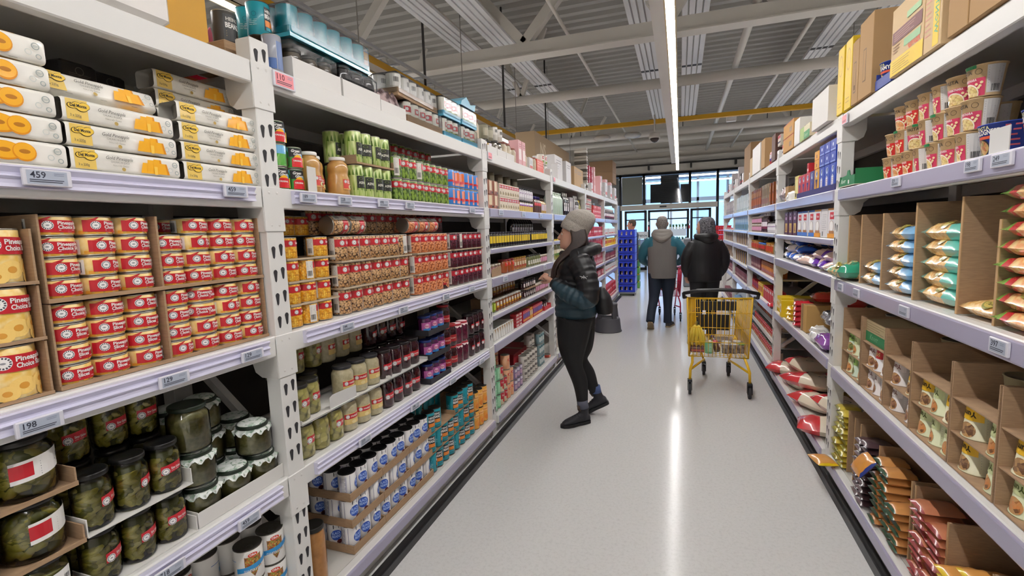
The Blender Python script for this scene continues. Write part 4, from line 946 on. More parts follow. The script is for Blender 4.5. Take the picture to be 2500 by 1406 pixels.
slats('slatted_screen', .0, .32, 2.50, 3.18, 19.95, 'small dark slatted screen beyond the pale leaning pole')
q = MB(); q.bar((-.10, 19.7, 3.4), (.05, 19.7, 2.46), .05, .05, M('d9dce2', .5)); tag(q.build('pole'), 'pale leaning pole behind the entrance glazing between two dark screens', 'pole')
# grey poster panels over the left window
q = MB(); q.box(-2.08, -1.33, YW - .03, YW - .01, 2.44, 3.45, M('8c908a', .7)); w = q.build('window_blind'); tag(w, 'grey roller blind covering the left upper entrance window', 'blind')
q = MB(); q.box(-3.1, -2.18, YW - .03, YW - .01, 2.44, 3.46, M('85888a', .7)); tag(q.build('window_blind'), 'grey roller blind over the outermost upper entrance window above the blue crates', 'blind')
# plant shelves in the lobby
for k, (z, lab) in enumerate(((1.48, 'upper shelf of green pot plants beyond the entrance doors'), (.92, 'lower shelf of green pot plants beyond the entrance doors'))):
 q = MB(); q.box(-.45, .25, 22.6, 23.1, z - .30, z, M('dfe6ee', .5)); t = q.build('plant_shelf'); tag(t, lab, 'plant shelf', 'plant shelves in the lobby')
 for j in range(6):
  p = MB(); rr = random.Random(40 + j + 10 * k); x = -.42 + .13 * j
  for i in range(34):
   a, l = rr.uniform(0, 2 * PI), rr.uniform(.03, .062); c, s_ = math.cos(a), math.sin(a); b0 = Vector((x, 22.75, z + .08)); tp = b0 + Vector((c * l, s_ * l, rr.uniform(.02, .16))); sd = Vector((-s_, c, 0)) * .02
   p.add([b0, b0 + (tp - b0) * .6 + sd, tp, b0 + (tp - b0) * .6 - sd], [(0, 1, 2, 3)], M(rr.choice(('4f7a3a', '6b9450', '3b5f30')), .6))
  fo = MB(); fo.lathe([(.035, 0), (.05, .09)], M('d8d4cc', .6), 10, (x, 22.75, z)); po = fo.build('potted_plant'); p.build('foliage', po)
  tag(po, f'small leafy pot plant, {ORD[j]} from the left on the {"upper" if k == 0 else "lower"} lobby shelf', 'plant', 'pot plants in the lobby')
# ------------------------------------------------------------------ lights of the hall
def line_light(x, y0, y1, z, w, lab, body=True, emit=None):
 q = MB(); q.box(x - w / 2, x + w / 2, y0, y1, z, z + .012, emit or LAMP); o = q.build('line_light')
 h = MB(); h.box(x - w / 2 - .012, x + w / 2 + .012, y0, y1, z + .012, z + .09, M('d9d4cc', .5)); h.box(x - w / 2 - .012, x - w / 2, y0, y1, z - .004, z + .02, M('d9c9a0', .5)); h.box(x + w / 2, x + w / 2 + .012, y0, y1, z - .004, z + .02, M('d9c9a0', .5))
 h.build('housing', o)
 yy = y0 + .6
 while yy < y1: r = MB(); r.tube([(x, yy, z + .09), (x, yy, ZR)], .006, M('8a8781', .5), 5); r.build('suspension_rod', o); yy += 2.4
 tag(o, lab, 'ceiling light', 'continuous ceiling line lights')
line_light(-.080, -6, 15.1, 3.2, .063, 'long bright line light running above the middle of the aisle')
line_light(-2.92, -6, 15.1, 3.2, .075, 'line light above the next aisle, seen behind the tall shelf top goods')
line_light(3.10, -6, 15.1, 3.2, .075, 'line light hidden above the aisle behind the noodle cup shelves')
line_light(-5.8, -6, 15.1, 3.2, .075, 'line light two aisles over beyond the tinned fruit shelves'); line_light(5.7, -6, 15.1, 3.2, .075, 'line light two aisles over beyond the noodle cup shelves')
# girder beside the light
q = MB(); GIR = M('e2dfdb', .5); q.box(-.262, -.118, -6, 16.0, 3.5, 3.76, GIR); tag(q.build('steel_girder'), 'pale steel girder running along the aisle beside the line light', 'girder')
# roof trusses
def truss(y, z, lab, thick, web=True):
 q = MB(); T = M('dcd8d1', .5)
 if web:
  q.box(-9, -.28, y - .11, y + .11, z, z + .02, M('d9d5ce', .5)); q.box(-9, -.28, y - .075, y + .075, z + .02, z + .19, T)
  q.box(-.10, 9, y - .11, y + .11, z, z + .02, M('d9d5ce', .5)); q.box(-.10, 9, y - .075, y + .075, z + .02, z + .19, T)
 else:
  q.tube([(-9, y, z + .09), (-.20, y, z + .09)], .09, T, 12); q.tube([(-.16, y, z + .09), (9, y, z + .09)], .09, T, 12)
 o = q.build('roof_truss')
 D = []
 if web:
  for x0 in (-2.07, -5.2, 1.06, 4.2):
   D += [((x0, y, z + .19), (x0 + 1.05, y, ZR), .12, .13), ((x0, y, z + .19), (x0 - 1.0, y, ZR), .12, .13)]
  D += [((-.20, y, z + .2), (-.95, y, ZR), .12, .12), ((-.15, y, z + .2), (.65, y, ZR), .12, .12)]
 else:
  for x0 in (-2.9, -5.4, 3.2): D += [((x0, y, z + .14), (x0 + .5, y, ZR), .08, .08), ((x0, y, z + .14), (x0 - .5, y, ZR), .08, .08)]
 for d in D: w = MB(); w.bar(*d, T); w.build('diagonal', o)
 tag(o, lab, 'roof truss', 'white steel roof trusses')
truss(6.86, 4.0, 'nearest roof truss with thick V-shaped diagonals crossing over the aisle', .2)
truss(9.30, 4.0, 'round white roof tube crossing the aisle second from the camera', .18, False)
truss(13.95, 4.0, 'round white roof tube crossing the aisle just behind the yellow rail', .18, False)
truss(2.2, 4.0, 'roof truss overhead nearest the camera, mostly above the picture', .2)
truss(17.2, 4.35, 'slim roof tube next to the entrance wall', .18, False)
# radiant panels under the roof
def panel(x0, x1, lab, z=4.45, y1=14.0):
 q = MB(); P_ = M('e2e4e8', .45); w = (x1 - x0) / 4
 for k in range(4):
  a = x0 + k * w
  q.prism([(a + .006, z + .03), (a + .012, z), (a + w - .012, z), (a + w - .006, z + .03)], 'y', -6, y1, P_)
 o = q.build('radiant_panel'); j = MB()
 for yy in (1.6, 9.68):
  for k in range(4): j.box(x0 + k * w + .012, x0 + (k + 1) * w - .012, yy, yy + .10, z - .004, z + .004, M('26262b', .5))
 j.build('joint', o)
 f = MB(); f.box(x0, x1, -6, y1, z + .03, z + .05, M('b9b6b0', .6)); f.build('backing', o)
 h = MB(); h.tube([(x0 + .05, y1, z + .05), (x0 + .05, y1 + .25, z + .1), (x0 + .05, y1 + .3, z - .2)], .012, M('55524e', .5), 6); h.box(x0 - .1, x1 + .05, y1 + .2, y1 + .24, z + .02, z + .05, M('4a4845', .5)); h.build('pipe_end', o)
 tag(o, lab, 'heating panel', 'ribbed radiant heating panels under the roof')
panel(-3.33, -2.98, 'ribbed white heating panel under the roof, outermost of the left pair'); panel(-2.76, -2.40, 'ribbed white heating panel under the roof, inner one of the left pair')
panel(-.71, -.38, 'ribbed white heating panel just to the left of the pale girder'); panel(.0, .36, 'ribbed white heating panel just to the right of the bright line light')
panel(2.03, 2.38, 'ribbed bluish heating panel above the brown boxes, inner one of its pair'); panel(2.56, 2.92, 'ribbed bluish heating panel above the brown boxes, outer one of its pair')
panel(4.6, 4.95, 'ribbed heating panel beyond the right pair, close to the side wall')
def pipe(x, z, r, lab):
 q = MB(); q.tube([(x, -6, z), (x, 18.9, z)], r, M('dedad3', .5), 8); tag(q.build('ceiling_pipe'), lab, 'pipe', 'white pipes under the roof')
pipe(-1.52, 4.35, .025, 'thin white pipe under the roof left of the line light'); pipe(.86, 4.25, .055, 'thick white pipe under the roof right of the line light'); pipe(1.63, 4.25, .03, 'thin white pipe under the roof nearer the brown boxes')
YEL_ = M('d9a520', .45)
q = MB(); q.box(-3.9, 2.7, 11.55, 11.65, 3.86, 3.95, YEL_); tag(q.build('busbar_rail'), 'yellow rail crossing high over the far end of the aisle', 'rail', 'yellow overhead rails')
q = MB(); q.box(-3.46, -3.36, -6, 11.5, 3.58, 3.66, YEL_); tag(q.build('busbar_rail'), 'yellow rail running along over the next aisle to the left', 'rail', 'yellow overhead rails')
q = MB(); q.box(-3.62, -3.58, -6, 12, 3.75, 3.81, M('b4b8be', .5)); q.box(-3.40, -3.36, -6, 12, 3.77, 3.80, M('b4b8be', .5))
yy = -6
while yy < 12: q.box(-3.58, -3.40, yy, yy + .04, 3.76, 3.78, M('a9adb3', .5)); yy += .3
tag(q.build('cable_tray'), 'grey ladder cable tray beside the yellow rail over the next aisle', 'cable tray')
# dark hanger rods at left
q = MB()
for i, (x, y) in enumerate(((-3.40, 6.4), (-2.87, 8.2), (-2.87, 11.0))):
 q = MB(); q.tube([(x, y, 3.68 if i == 0 else 3.4), (x, y, ZR)], .018, M('3c3a3a', .5), 6); tag(q.build('hanger_rod'), f'dark hanger rod dropping from the roof beyond the rack top, {ORD[i]} from the camera', 'rod', 'dark hanger rods')
# camera dome and small ceiling devices
o = empty('dome_camera', (-.52, 11.0, 3.45)); q = MB(); q.tube([(0, 0, .12), (0, 0, .48)], .018, M('d5d2cc', .5), 8); q.build('drop_tube', o)
q = MB(); q.lathe([(.03, .13), (.10, .10), (.115, .03), (.115, 0)], M('dcd9d3', .4), 20); q.build('housing', o); q = MB(); q.lathe([(.012, -.085), (.05, -.07), (.085, -.035), (.095, 0)], M('3a2f2c', .15), 18); q.build('lens_dome', o)
tag(o, 'white dome security camera hanging beside the line light below the yellow rail', 'security camera')
q = MB(); q.box(1.02, 1.24, 13.0, 13.1, 4.02, 4.18, WHITE, .01); tag(q.build('junction_box'), 'small white box fixed up under the roof beyond the yellow rail', 'box')
for k, (x, c, lab) in enumerate(((-1.75, 'c9c6c0', 'round white ceiling lamp under the yellow rail, left one of two'), (-1.05, 'b9bcbc', 'clear wrapped ceiling lamp under the yellow rail beside the dome camera'))):
 q = MB(); q.lathe([(.02, -.07), (.16, -.05), (.20, 0), (.16, .04)], M(c, .25), 18, (x, 11.9, 3.72)); tag(q.build('ceiling_lamp'), lab, 'lamp')
# daylight through the entrance
wd = bpy.data.worlds.new('World'); SC.world = wd; wd.use_nodes = True
bg = wd.node_tree.nodes['Background']; bg.inputs[0].default_value = (*hexc('98c0f4'), 1); bg.inputs[1].default_value = WORLD_E
# ------------------------------------------------------------------ racks
RACKW = M('dad9d6', .42); RACKW2 = M('d2d0cc', .45); DECKM = M('cbc8c2', .5); LILAC = M('a8a4bc', .3, coat=.4); LILAC2 = M('cdcbe0', .25, coat=.4); HOLE = M('2b2a2e', .7)
DEPTH = .62
def keyhole(mb, x, y, z, sgn):
 """dark key-shaped slot on the face x (facing +-x)"""
 pts = []
 for i in range(10):
  a = PI * (-.15 + 1.3 * i / 9); pts.append((.0095 * math.cos(a), .012 + .0095 * math.sin(a)))
 pts += [(-.0045, -.020), (.001, -.024), (.0045, -.018)]
 mb.add([(x + sgn * .0006, y + p[0], z + p[1]) for p in pts], [list(range(len(pts)))[::1 if sgn > 0 else -1]], HOLE)
def upright(side, yc, w, beams, lab, near):
 s = 1 if side == 'L' else -1; xf = XL if s > 0 else XR
 def X(d): return xf - s * d                        # d metres into the rack
 o = empty('rack_upright', (xf - s * .03, yc, 0))
 def part(mb, n):
  for i, v in enumerate(mb.v): mb.v[i] = (v[0] - o.location.x, v[1] - yc, v[2])
  return mb.build(n, o)
 a, b = sorted((X(0), X(.065)))
 mb = MB(); mb.box(a, b, yc - w / 2, yc + w / 2, .0, 2.292, RACKW, .004)
 z = .20
 while z < 2.28:
  if not any(t - .17 < z < t + .012 for t in beams):
   keyhole(mb, xf, yc - w * .22, z - .004, s); keyhole(mb, xf, yc + w * .22, z + .004, s)
  z += .085
 part(mb, 'front_post')
 mb = MB(); a, b = sorted((X(DEPTH - .065), X(DEPTH))); mb.box(a, b, yc - w / 2, yc + w / 2, 0, 2.292, RACKW2, .004); part(mb, 'rear_post')
 mb = MB()
 for z0, z1 in ((.35, .75), (.75, 1.2), (1.2, 1.65), (1.65, 2.1)): mb.bar((X(.05), yc, z0), (X(DEPTH - .05), yc, z1), .03, .03, RACKW2)
 part(mb, 'brace')
 for t in beams:                                     # bracket plates that hook each beam on to the post
  mb = MB()
  a, b = sorted((X(-.004), X(.068)))
  mb.box(a, b, yc - w / 2 - .006, yc + w / 2 + .006, t - .158, t + .0, RACKW, .002)
  for dz in (-.02, -.135):
   for dy in (-.018, .018):
    cx = X(-.004); mb.add([(cx + s * (.002 if k == 0 else 0), yc + dy + (.006 * math.cos(k) if k else 0), t + dz + (.006 * math.sin(k) if k else 0)) for k in range(0, 7)], [(0, k, k % 6 + 1) for k in range(1, 7)], RACKW2)
  for sy in (-1, 1):                              # gusset reaching back along the beam
   y0 = yc + sy * (w / 2 + .005)
   pts = [(X(.0), t - .01), (X(.0), t - .158), (X(.075), t - .158), (X(.105), t - .14), (X(.118), t - .10), (X(.118), t - .01)]
   mb.prism(pts, 'y', y0 - .003, y0 + .003, RACKW2)
  part(mb, 'bracket')
 mb = MB(); a, b = sorted((X(.001), X(.10))); mb.box(a, b, yc - w / 2 - .02, yc + w / 2 + .02, 0, .008, RACKW2); part(mb, 'foot_plate')
 tag(o, lab, 'rack upright', 'white rack uprights')
def shelf(side, y0, y1, z, lab, kind='beam', rail='rib', group='rack shelves'):
 """one level: front beam, deck and price rail. z = top of the beam"""
 s = 1 if side == 'L' else -1; xf = XL if s > 0 else XR
 def bx(mb, d0, d1, *r, bev=0.):
  a, b = sorted((xf - s * d0, xf - s * d1)); mb.box(a, b, *r, bev)
 o = empty('shelf', (xf - s * DEPTH / 2, (y0 + y1) / 2, z))
 def part(mb, n):
  for i, v in enumerate(mb.v): mb.v[i] = tuple(Vector(v) - o.location)
  return mb.build(n, o)
 hb = {'beam': .075, 'thin': .042, 'deck': .065}[kind]
 mb = MB(); d0 = 0. if kind != 'deck' else -.018
 bx(mb, d0, d0 + .04, y0, y1, z - hb, z, RACKW, bev=.004); bx(mb, d0 + .02, d0 + .05, y0, y1, z - hb + .004, z - hb + .018, RACKW2)
 if kind != 'thin': bx(mb, DEPTH - .04, DEPTH, y0, y1, z - hb, z, RACKW2)
 part(mb, 'beam')
 mb = MB(); bx(mb, d0 + .04, DEPTH - (.04 if kind != 'thin' else .05), y0, y1, z - .016, z - .001, DECKM); part(mb, 'deck_panel')
 if rail:
  mb = MB(); e = .05 if rail == 'rib' else .01
  if rail == 'rib':
   pr = [(.0, -.006), (.018, -.006), (.022, -.010), (.014, -.022), (.014, -.026), (.022, -.031), (.016, -.036), (.016, -.046), (.020, -.054), (0., -.056)]
  else:
   k = hb - .006; pr = [(0., -.004), (.010, -.004), (.012, -.008), (.012, -k + .006), (.009, -k), (0., -k)]
  m = LILAC2 if rail == 'rib' else LILAC
  mb.prism([(xf - s * (d0 - p[0] - .0003), z + p[1]) for p in pr][::s], 'y', y0 + e, y1 - e, m)
  part(mb, 'price_rail')
 if kind == 'deck':
  mb = MB(); bx(mb, .024, .04, y0, y1, .004, z - hb + .004, RACKW); part(mb, 'kick_plate')
 tag(o, lab, 'shelf', group)
 return o
BEAMS = (2.213, 1.788, 1.253, .714)
LP = [-.62, 1.41, 3.475, 5.50, 7.62, 9.62, 11.65]; RP = [-.62, 1.40, 3.445, 5.42, 7.50, 9.53, 11.60]
PW = [.08, .08, .085, .09, .085, .085, .085]
names = ['unseen', 'nearest', 'second', 'third', 'fourth', 'fifth', 'last']
for i, y in enumerate(LP):
 upright('L', y, PW[i], BEAMS, (f'{names[i]} white slotted rack upright on the tinned food side' if i else 'white rack upright behind the camera on the tinned food side'), i < 4)
for i, y in enumerate(RP):
 upright('R', y, PW[i], BEAMS, (f'{names[i]} white slotted rack upright on the noodle cup side' if i > 1 else ('white rack upright behind the camera on the noodle cup side', 'white rack upright just out of view on the noodle cup side')[i]), i < 4)
BAYN = ['nearest', 'second', 'third', 'fourth', 'fifth', 'farthest']
LV = {2.213: 'top shelf', 1.788: 'second shelf from top', 1.253: 'middle shelf', .714: 'low shelf', .142: 'bottom deck'}
def bay(side, i, levels):
 P = LP if side == 'L' else RP; w = PW[i] / 2
 y0, y1 = P[i] + w + .0005, P[i + 1] - PW[i + 1] / 2 - .0005
 sd = 'tinned food side' if side == 'L' else 'noodle cup side'
 for k, (z, kind, rail) in enumerate(levels):
  shelf(side, y0, y1, z, f'white metal shelf, {ORD[k]} from the top in the {BAYN[i]} bay, {sd}', kind, rail, f'shelves on the {sd}')
 q = MB(); xf = XL if side == 'L' else XR; s = 1 if side == 'L' else -1
 a, b = sorted((xf - s * (DEPTH + .03), xf - s * (DEPTH + .038))); q.box(a, b, P[i] + .0005, P[i + 1] - .0005, .02, 2.22, M('57524c', .8))  # panel colour darkened to stand in for shade at the unlit shelf backs
 tag(q.build('back_panel'), f'grey back panel behind the goods in the {BAYN[i]} bay, {sd}', 'back panel', 'rack back panels')
near5 = [(2.213, 'beam', None), (1.788, 'beam', 'rib'), (1.253, 'beam', 'rib'), (.714, 'beam', 'rib'), (.142, 'deck', 'flat')]
far7 = lambda r: [(2.213, 'beam', None), (1.788, 'beam', 'flat'), (1.475, 'thin', 'flat'), (1.245, 'beam', 'flat'), (.950, 'thin', 'flat'), (.722, 'beam', 'flat'), (.142, 'deck', 'flat')]
bay('L', 0, near5); bay('L', 1, near5)
for i in (2, 3, 4, 5): bay('L', i, far7(0))
r5 = [(2.213, 'beam', None), (1.786, 'beam', 'flat'), (1.255, 'beam', 'flat'), (.714, 'beam', 'flat'), (.142, 'deck', 'flat')]
bay('R', 0, r5); bay('R', 1, r5)
bay('R', 2, [(2.213, 'beam', None), (1.788, 'beam', 'flat'), (1.488, 'thin', 'flat'), (1.258, 'beam', 'flat'), (.735, 'beam', 'flat'), (.142, 'deck', 'flat')])
bay('R', 3, [(2.213, 'beam', None), (1.788, 'beam', 'flat'), (1.492, 'thin', 'flat'), (1.266, 'beam', 'flat'), (1.03, 'thin', 'flat'), (.735, 'beam', 'flat'), (.142, 'deck', 'flat')])
for i in (4, 5): bay('R', i, [(2.213, 'beam', None), (1.788, 'beam', 'flat'), (1.50, 'thin', 'flat'), (1.28, 'beam', 'flat'), (.99, 'thin', 'flat'), (.722, 'beam', 'flat'), (.142, 'deck', 'flat')])
# black bumper strips along the floor
for s, x0, x1, lab in ((1, -1.355, -1.298, 'black rubber bumper strip along the floor before the tinned food rack'), (-1, .838, .889, 'black rubber bumper strip along the floor before the noodle cup rack')):
 q = MB(); xi, xo = (x1, x0) if s > 0 else (x0, x1); BL = M('1b1a1b', .45)
 q.prism([(xo, .0), (xo, .030), (xo + (xi - xo) * .35, .030), (xo + (xi - xo) * .45, .012), (xo + (xi - xo) * .6, .012), (xi, .002), (xi, 0)][::1 if s > 0 else -1], 'y', -6, 11.6, BL)
 tag(q.build('bumper_strip'), lab, 'bumper strip')
# ------------------------------------------------------------------ price labels
TAGG = M('aeb6c6', .35, coat=.3); TAGF = M('d4d3dc', .4); TINK = M('2f3242', .5); PINK = M('ef8f98', .4)
def price(side, y, z, txt, lab, w=.088, h=.036, pink=False, out=.0235, blank=False):
 s = 1 if side == 'L' else -1; xf = XL if s > 0 else XR
 mb = MB(); mb.box(-w / 2, w / 2, -.004, .004, -h / 2, h / 2, TAGF, .002); o = mb.build('price_tag')
 o.location = (xf + s * (out + .004), y, z); o.rotation_euler = (0, 0, PI / 2 * s)
 a = Art(); a.rect(-w * .43, w * .40, -h * .40, h * .40, PINK if pink else TAGG)
 if txt: a.text(txt, -w * .36, -h * .02, h * .36, M('6a1f2c', .5) if pink else TINK, .015)
 a.lines(-w * .38, w * .32, -h * .16, 2, h * .11, h * .045, TINK); a.lines(w * .12, w * .34, h * .26, 2, h * .1, h * .035, M('8d93a8', .5))
 b = MB(); a.apply(b, on_front(-.0042)); b.build('display', o)
 tag(o, lab, 'price tag', 'electronic shelf price tags')
 return o
price('L', .730, 1.757, '459', 'price tag reading 459 below the ring pineapple sleeves', .092, .038); price('L', 1.232, 1.760, '459', 'price tag reading 459 below the chunk pineapple sleeves', .090, .038)
price('L', .652, 1.207, '198', 'price tag reading 198 under the tall pineapple cans'); price('L', .964, 1.216, '129', 'price tag reading 129 under the middle pineapple tins'); price('L', 1.235, 1.218, '129', 'price tag reading 129 under the pineapple tins next to the upright')
price('L', 1.160, .672, '459', 'price tag reading 459 below the cloth-topped relish jars'); price('L', .890, .680, '718', 'price tag reading 718 below the upright gherkin jars')
price('L', 1.56, 1.756, '189', 'price tag reading 189 under the green sweetcorn cans'); price('L', 1.78, 1.756, '228', 'price tag reading 228 under the fruit puree jars'); price('L', 2.068, 1.757, '498', 'price tag reading 498 under the asparagus cans'); price('L', 2.316, 1.757, '209', 'price tag reading 209 under the first green bean cans'); price('L', 3.145, 1.757, '', 'small price tag without digits under the blue carrot cans')
price('L', 1.735, 1.216, '144', 'price tag reading 144 under the corn cans'); price('L', 2.19, 1.216, '129', 'price tag reading 129 under the chickpea cans'); price('L', 2.685, 1.218, '119', 'price tag reading 119 below the white beans in tomato'); price('L', 3.08, 1.218, '', 'small price tag without digits under the kidney bean cans')
price('L', 1.80, .676, '359', 'price tag reading 359 under the celeriac jars'); price('L', 2.25, .676, '398', 'price tag reading 398 under the beetroot jars'); price('L', 2.72, .676, '', 'price tag without digits under the blue-lidded cabbage jars'); price('L', 3.2, .676, '', 'price tag without digits under the beetroot jars by the upright')
price('L', 1.505, 2.178, '110', 'pink price tag reading 110 at the top beam beside the nearest upright', .105, .055, True, .004); price('L', 3.57, 2.182, '', 'small pink price tag on the top beam at the second upright', .09, .055, True, .004); price('L', 5.6, 2.182, '', 'tiny pink price tag on the top beam at the third upright', .09, .055, True, .004)
price('R', 3.33, 2.17, '', 'pink price tag on the top beam beside the green cup trays', .09, .055, True, .004)
price('R', 1.815, 1.757, '249', 'price tag reading 249 under the blue salad cups', .10, .04, out=.013); price('R', 1.965, 1.757, '198', 'price tag reading 198 under the big blue salad bowl', .09, .04, out=.013); price('R', 2.55, 1.755, '329', 'price tag reading 329 under the pink pasta cups', .09, .04, out=.013)
price('R', 1.76, 1.222, '397', 'price tag reading 397 under the pasta bags with green ends', .09, .045, out=.013); price('R', 2.40, 1.22, '', 'price tag without digits under the aqua pasta bags', .09, .045, out=.013); price('R', 2.98, 1.22, '', 'price tag without digits under the sky blue pasta bags', .09, .045, out=.013); price('R', 3.25, 1.22, '', 'price tag without digits under the toppled blue pasta bags', .09, .045, out=.013)
for i, (y, z) in enumerate(((3.75, 1.757), (4.35, 1.757), (4.95, 1.757), (3.8, 1.215), (4.45, 1.215), (5.05, 1.215))):
 price('L', y, z, '', f'faint price tag, {ORD[i % 3]} along the {"second" if i < 3 else "fourth"} shelf down in the third bay', .10, .045, out=.013)
# ------------------------------------------------------------------ left rack goods
LZ = PI / 2
def L(src, y, z, d, label, cat, group=None, rot=0., **k):
 """on the left rack: d = distance of the centre behind the beam front"""
 return put(src, (XL - d, y, z), LZ + rot, label, cat, group, **k)
def Rt(src, y, z, d, label, cat, group=None, rot=0., **k):
 return put(src, (XR + d, y, z), -LZ + rot, label, cat, group, **k)
def jit(a=.22): return R.uniform(-a, a)
# --- bay 1, second shelf from top: pineapple sleeves
z0 = 1.7905
for k in range(5): L(P_ring, .660 + (.004, .001, -.006, -.010, -.012)[k], z0 + .0585 * k, .062, f'ring pineapple sleeve, {tierw(k, 5)} of its pile at the picture edge, yellow rings on white', 'food pack', 'pineapple sleeves', rot=(0, .01, -.01, .02, 0)[k])
for k in range(3): L(P_slv, .949 - .003 * k, z0 + .0585 * k, .062, f'chunk pineapple sleeve, {tierw(k, 3) if k < 2 else "third"} of the middle pile beside the ring pineapple', 'food pack', 'pineapple sleeves', rot=.008 * k)
L(P_slv, .930, z0 + .0585 * 3 + .004, .10, 'chunk pineapple sleeve tipped back on top of the middle sleeve pile', 'food pack', 'pineapple sleeves', rx=-.35)
for k in range(4): L(P_slv, 1.240, z0 + .0585 * k, .060, f'chunk pineapple sleeve, {tierw(k, 4)} of the front pile next to the upright', 'food pack', 'pineapple sleeves', rot=-.008 * k)
for k in range(6): L(P_slv, 1.255, z0 + .0570 * k, .165, f'chunk pineapple sleeve in the rear pile by the upright, {("lowest", "second up", "third up", "fourth up", "second from top, half hidden", "topmost under the beam")[k]}', 'food pack', 'pineapple sleeves')
for k in range(4): L(P_slv, .955, z0 + .0570 * k, .168, f'chunk pineapple sleeve in the rear middle pile, {("lowest", "second up", "third up", "topmost, behind the tipped one")[k]}', 'food pack', 'pineapple sleeves')
for j, (y, n) in enumerate(((.99, 6), (1.09, 6), (.90, 5))):
 for k in range(n): L(P_dark, y, z0 + .0562 * k, .30 + .03 * j, f'dark tin pack behind the pineapple sleeves, {ORD[k]} up in the {("middle", "inner", "outer")[j]} dark pile', 'food pack', 'dark tin packs at the back', rot=.1)
# --- bay 1, middle shelf: tins in cardboard trays
z0 = 1.2545
def ctray(w, d, h, front=.10, side=None): return tray('cardboard_tray', w, d, h, CARD, front, .0045, sideh=side)
T_mid = ctray(.280, .36, .211, .05); T_rt = ctray(.362, .36, .211, .05); T_lf = ctray(.34, .36, .128, .06)
for k in range(2):
 L(T_mid, .8675, z0 + .2135 * k, .205, f'{"upper" if k else "lower"} cardboard tray of the middle pineapple tins', 'cardboard tray', 'cardboard trays of pineapple')
 L(T_rt, 1.1825, z0 + .2135 * k, .205, f'{"upper" if k else "lower"} cardboard tray of the pineapple tins beside the upright', 'cardboard tray', 'cardboard trays of pineapple')
for k in range(3): L(T_lf, .545, z0 + .1315 * k, .205, f'cardboard tray of tall pineapple cans, {tierw(k, 3)} of three', 'cardboard tray', 'cardboard trays of pineapple')
rots = [0, .25, -.2, .1, .45, -.1, .3, -.25, .15, .75, -.05, .2, .6, -.15, .05, .35]
n = 0
for t in range(2):
 for l in range(4):
  for c, y in enumerate((.7745, .8640, .9535)):
   zz = z0 + .005 + t * .2135 + l * .0512; n += 1
   L(P_slices if t == 0 and l < 3 else P_choice, y, zz, .0745, f'squat pineapple tin, {ORD[c]} in {tierw(l, 4)} layer of the {"upper" if t else "lower"} middle tray', 'tin', 'squat pineapple tins', rot=rots[(n * 5) % 16] * .6 - .05)
   if l > 1: L(P_choice, y, zz, .168, f'squat pineapple tin hidden behind the {ORD[c]} of {tierw(l, 4)} layer, {"upper" if t else "lower"} middle tray', 'tin', 'squat pineapple tins', rot=jit(1))
  for c, y in enumerate((1.0480, 1.1385, 1.2290, 1.3190)):
   if t == 1 and l == 3 and c == 0: continue
   zz = z0 + .005 + t * .2135 + l * .0512; n += 1
   rt = rots[(n * 7) % 16] * .6 - .08
   if t == 0 and c == 1 and l in (2, 3): rt = -1.0 + .15 * l
   L(P_tidbit, y, zz, .0745, f'squat pineapple tin, {ORD[c]} in {tierw(l, 4)} layer of the {"upper" if t else "lower"} tray by the upright', 'tin', 'squat pineapple tins', rot=rt)
   if l > 1 and c > 0: L(P_tidbit, y, zz, .168, f'squat pineapple tin hidden behind the {ORD[c]} of {tierw(l, 4)} layer, {"upper" if t else "lower"} upright tray', 'tin', 'squat pineapple tins', rot=jit(1))
for k in range(3):
 for c, y in enumerate((.658, .551)): L(P_tall, y, z0 + .005 + .1315 * k, .079, f'tall pineapple can, {tierw(k, 3)} tray, {"next to the tins" if c == 0 else "outer, cut by the picture edge"}', 'can', 'tall pineapple cans', rot=-.12 + .1 * k)
# --- bay 1, low shelf: gherkins and relish
z0 = .7155
T_w = tray('white_tray', .345, .19, .052, WCARD, .95, .003); T_g = tray('white_tray', .282, .19, .048, WCARD, .06, .003); T_b = tray('cardboard_tray', .27, .25, .045, CARD, .25, .004)
L(T_w, 1.196, z0, .118, 'white card tray under the cloth-topped relish jars', 'card tray', 'card trays of jars')
for k in range(2): L(T_g, .876, z0 + .1545 * k, .112, f'white card tray of upright gherkin jars, {"upper" if k else "lower"} one', 'card tray', 'card trays of jars')
for k in range(3): L(T_b, .595, z0 + .1505 * k, .140, f'brown card tray of big gherkin jars, {tierw(k, 3)} of three', 'card tray', 'card trays of jars')
for k in range(2):
 for c, y in enumerate((.782, .876, .970)): L(P_gherk, y, z0 + .0035 + .1545 * k, .070, f'gherkin jar with red tag, {ORD[c]} of the {"upper" if k else "lower"} white tray', 'jar', 'gherkin jars', rot=(.35, .25, -.1, .5, .6, -.15)[k * 3 + c])
for c, y in enumerate((.80, .90, .99)): L(P_gherk, y, z0 + .0035 + .309, .17, f'gherkin jar in the dark rear top row, {ORD[c]} from the big jars', 'jar', 'gherkin jars', rot=jit());
for c, y in enumerate((.80, .90, .99)):
 for k in range(2): L(P_gherk, y, z0 + .0035 + .1545 * k, .17, f'gherkin jar in the rear row, {ORD[c]}, {"upper" if k else "lower"} level', 'jar', 'gherkin jars', rot=jit())
for k in range(3):
 for c, y in enumerate((.660, .532)): L(P_gbig, y, z0 + .0045 + .1505 * k, .085, f'fat gherkin jar with white label, {tierw(k, 3)} level, {"inner" if c == 0 else "outer at the picture edge"}', 'jar', 'fat gherkin jars', rot=(-.3, .5, .2)[k])
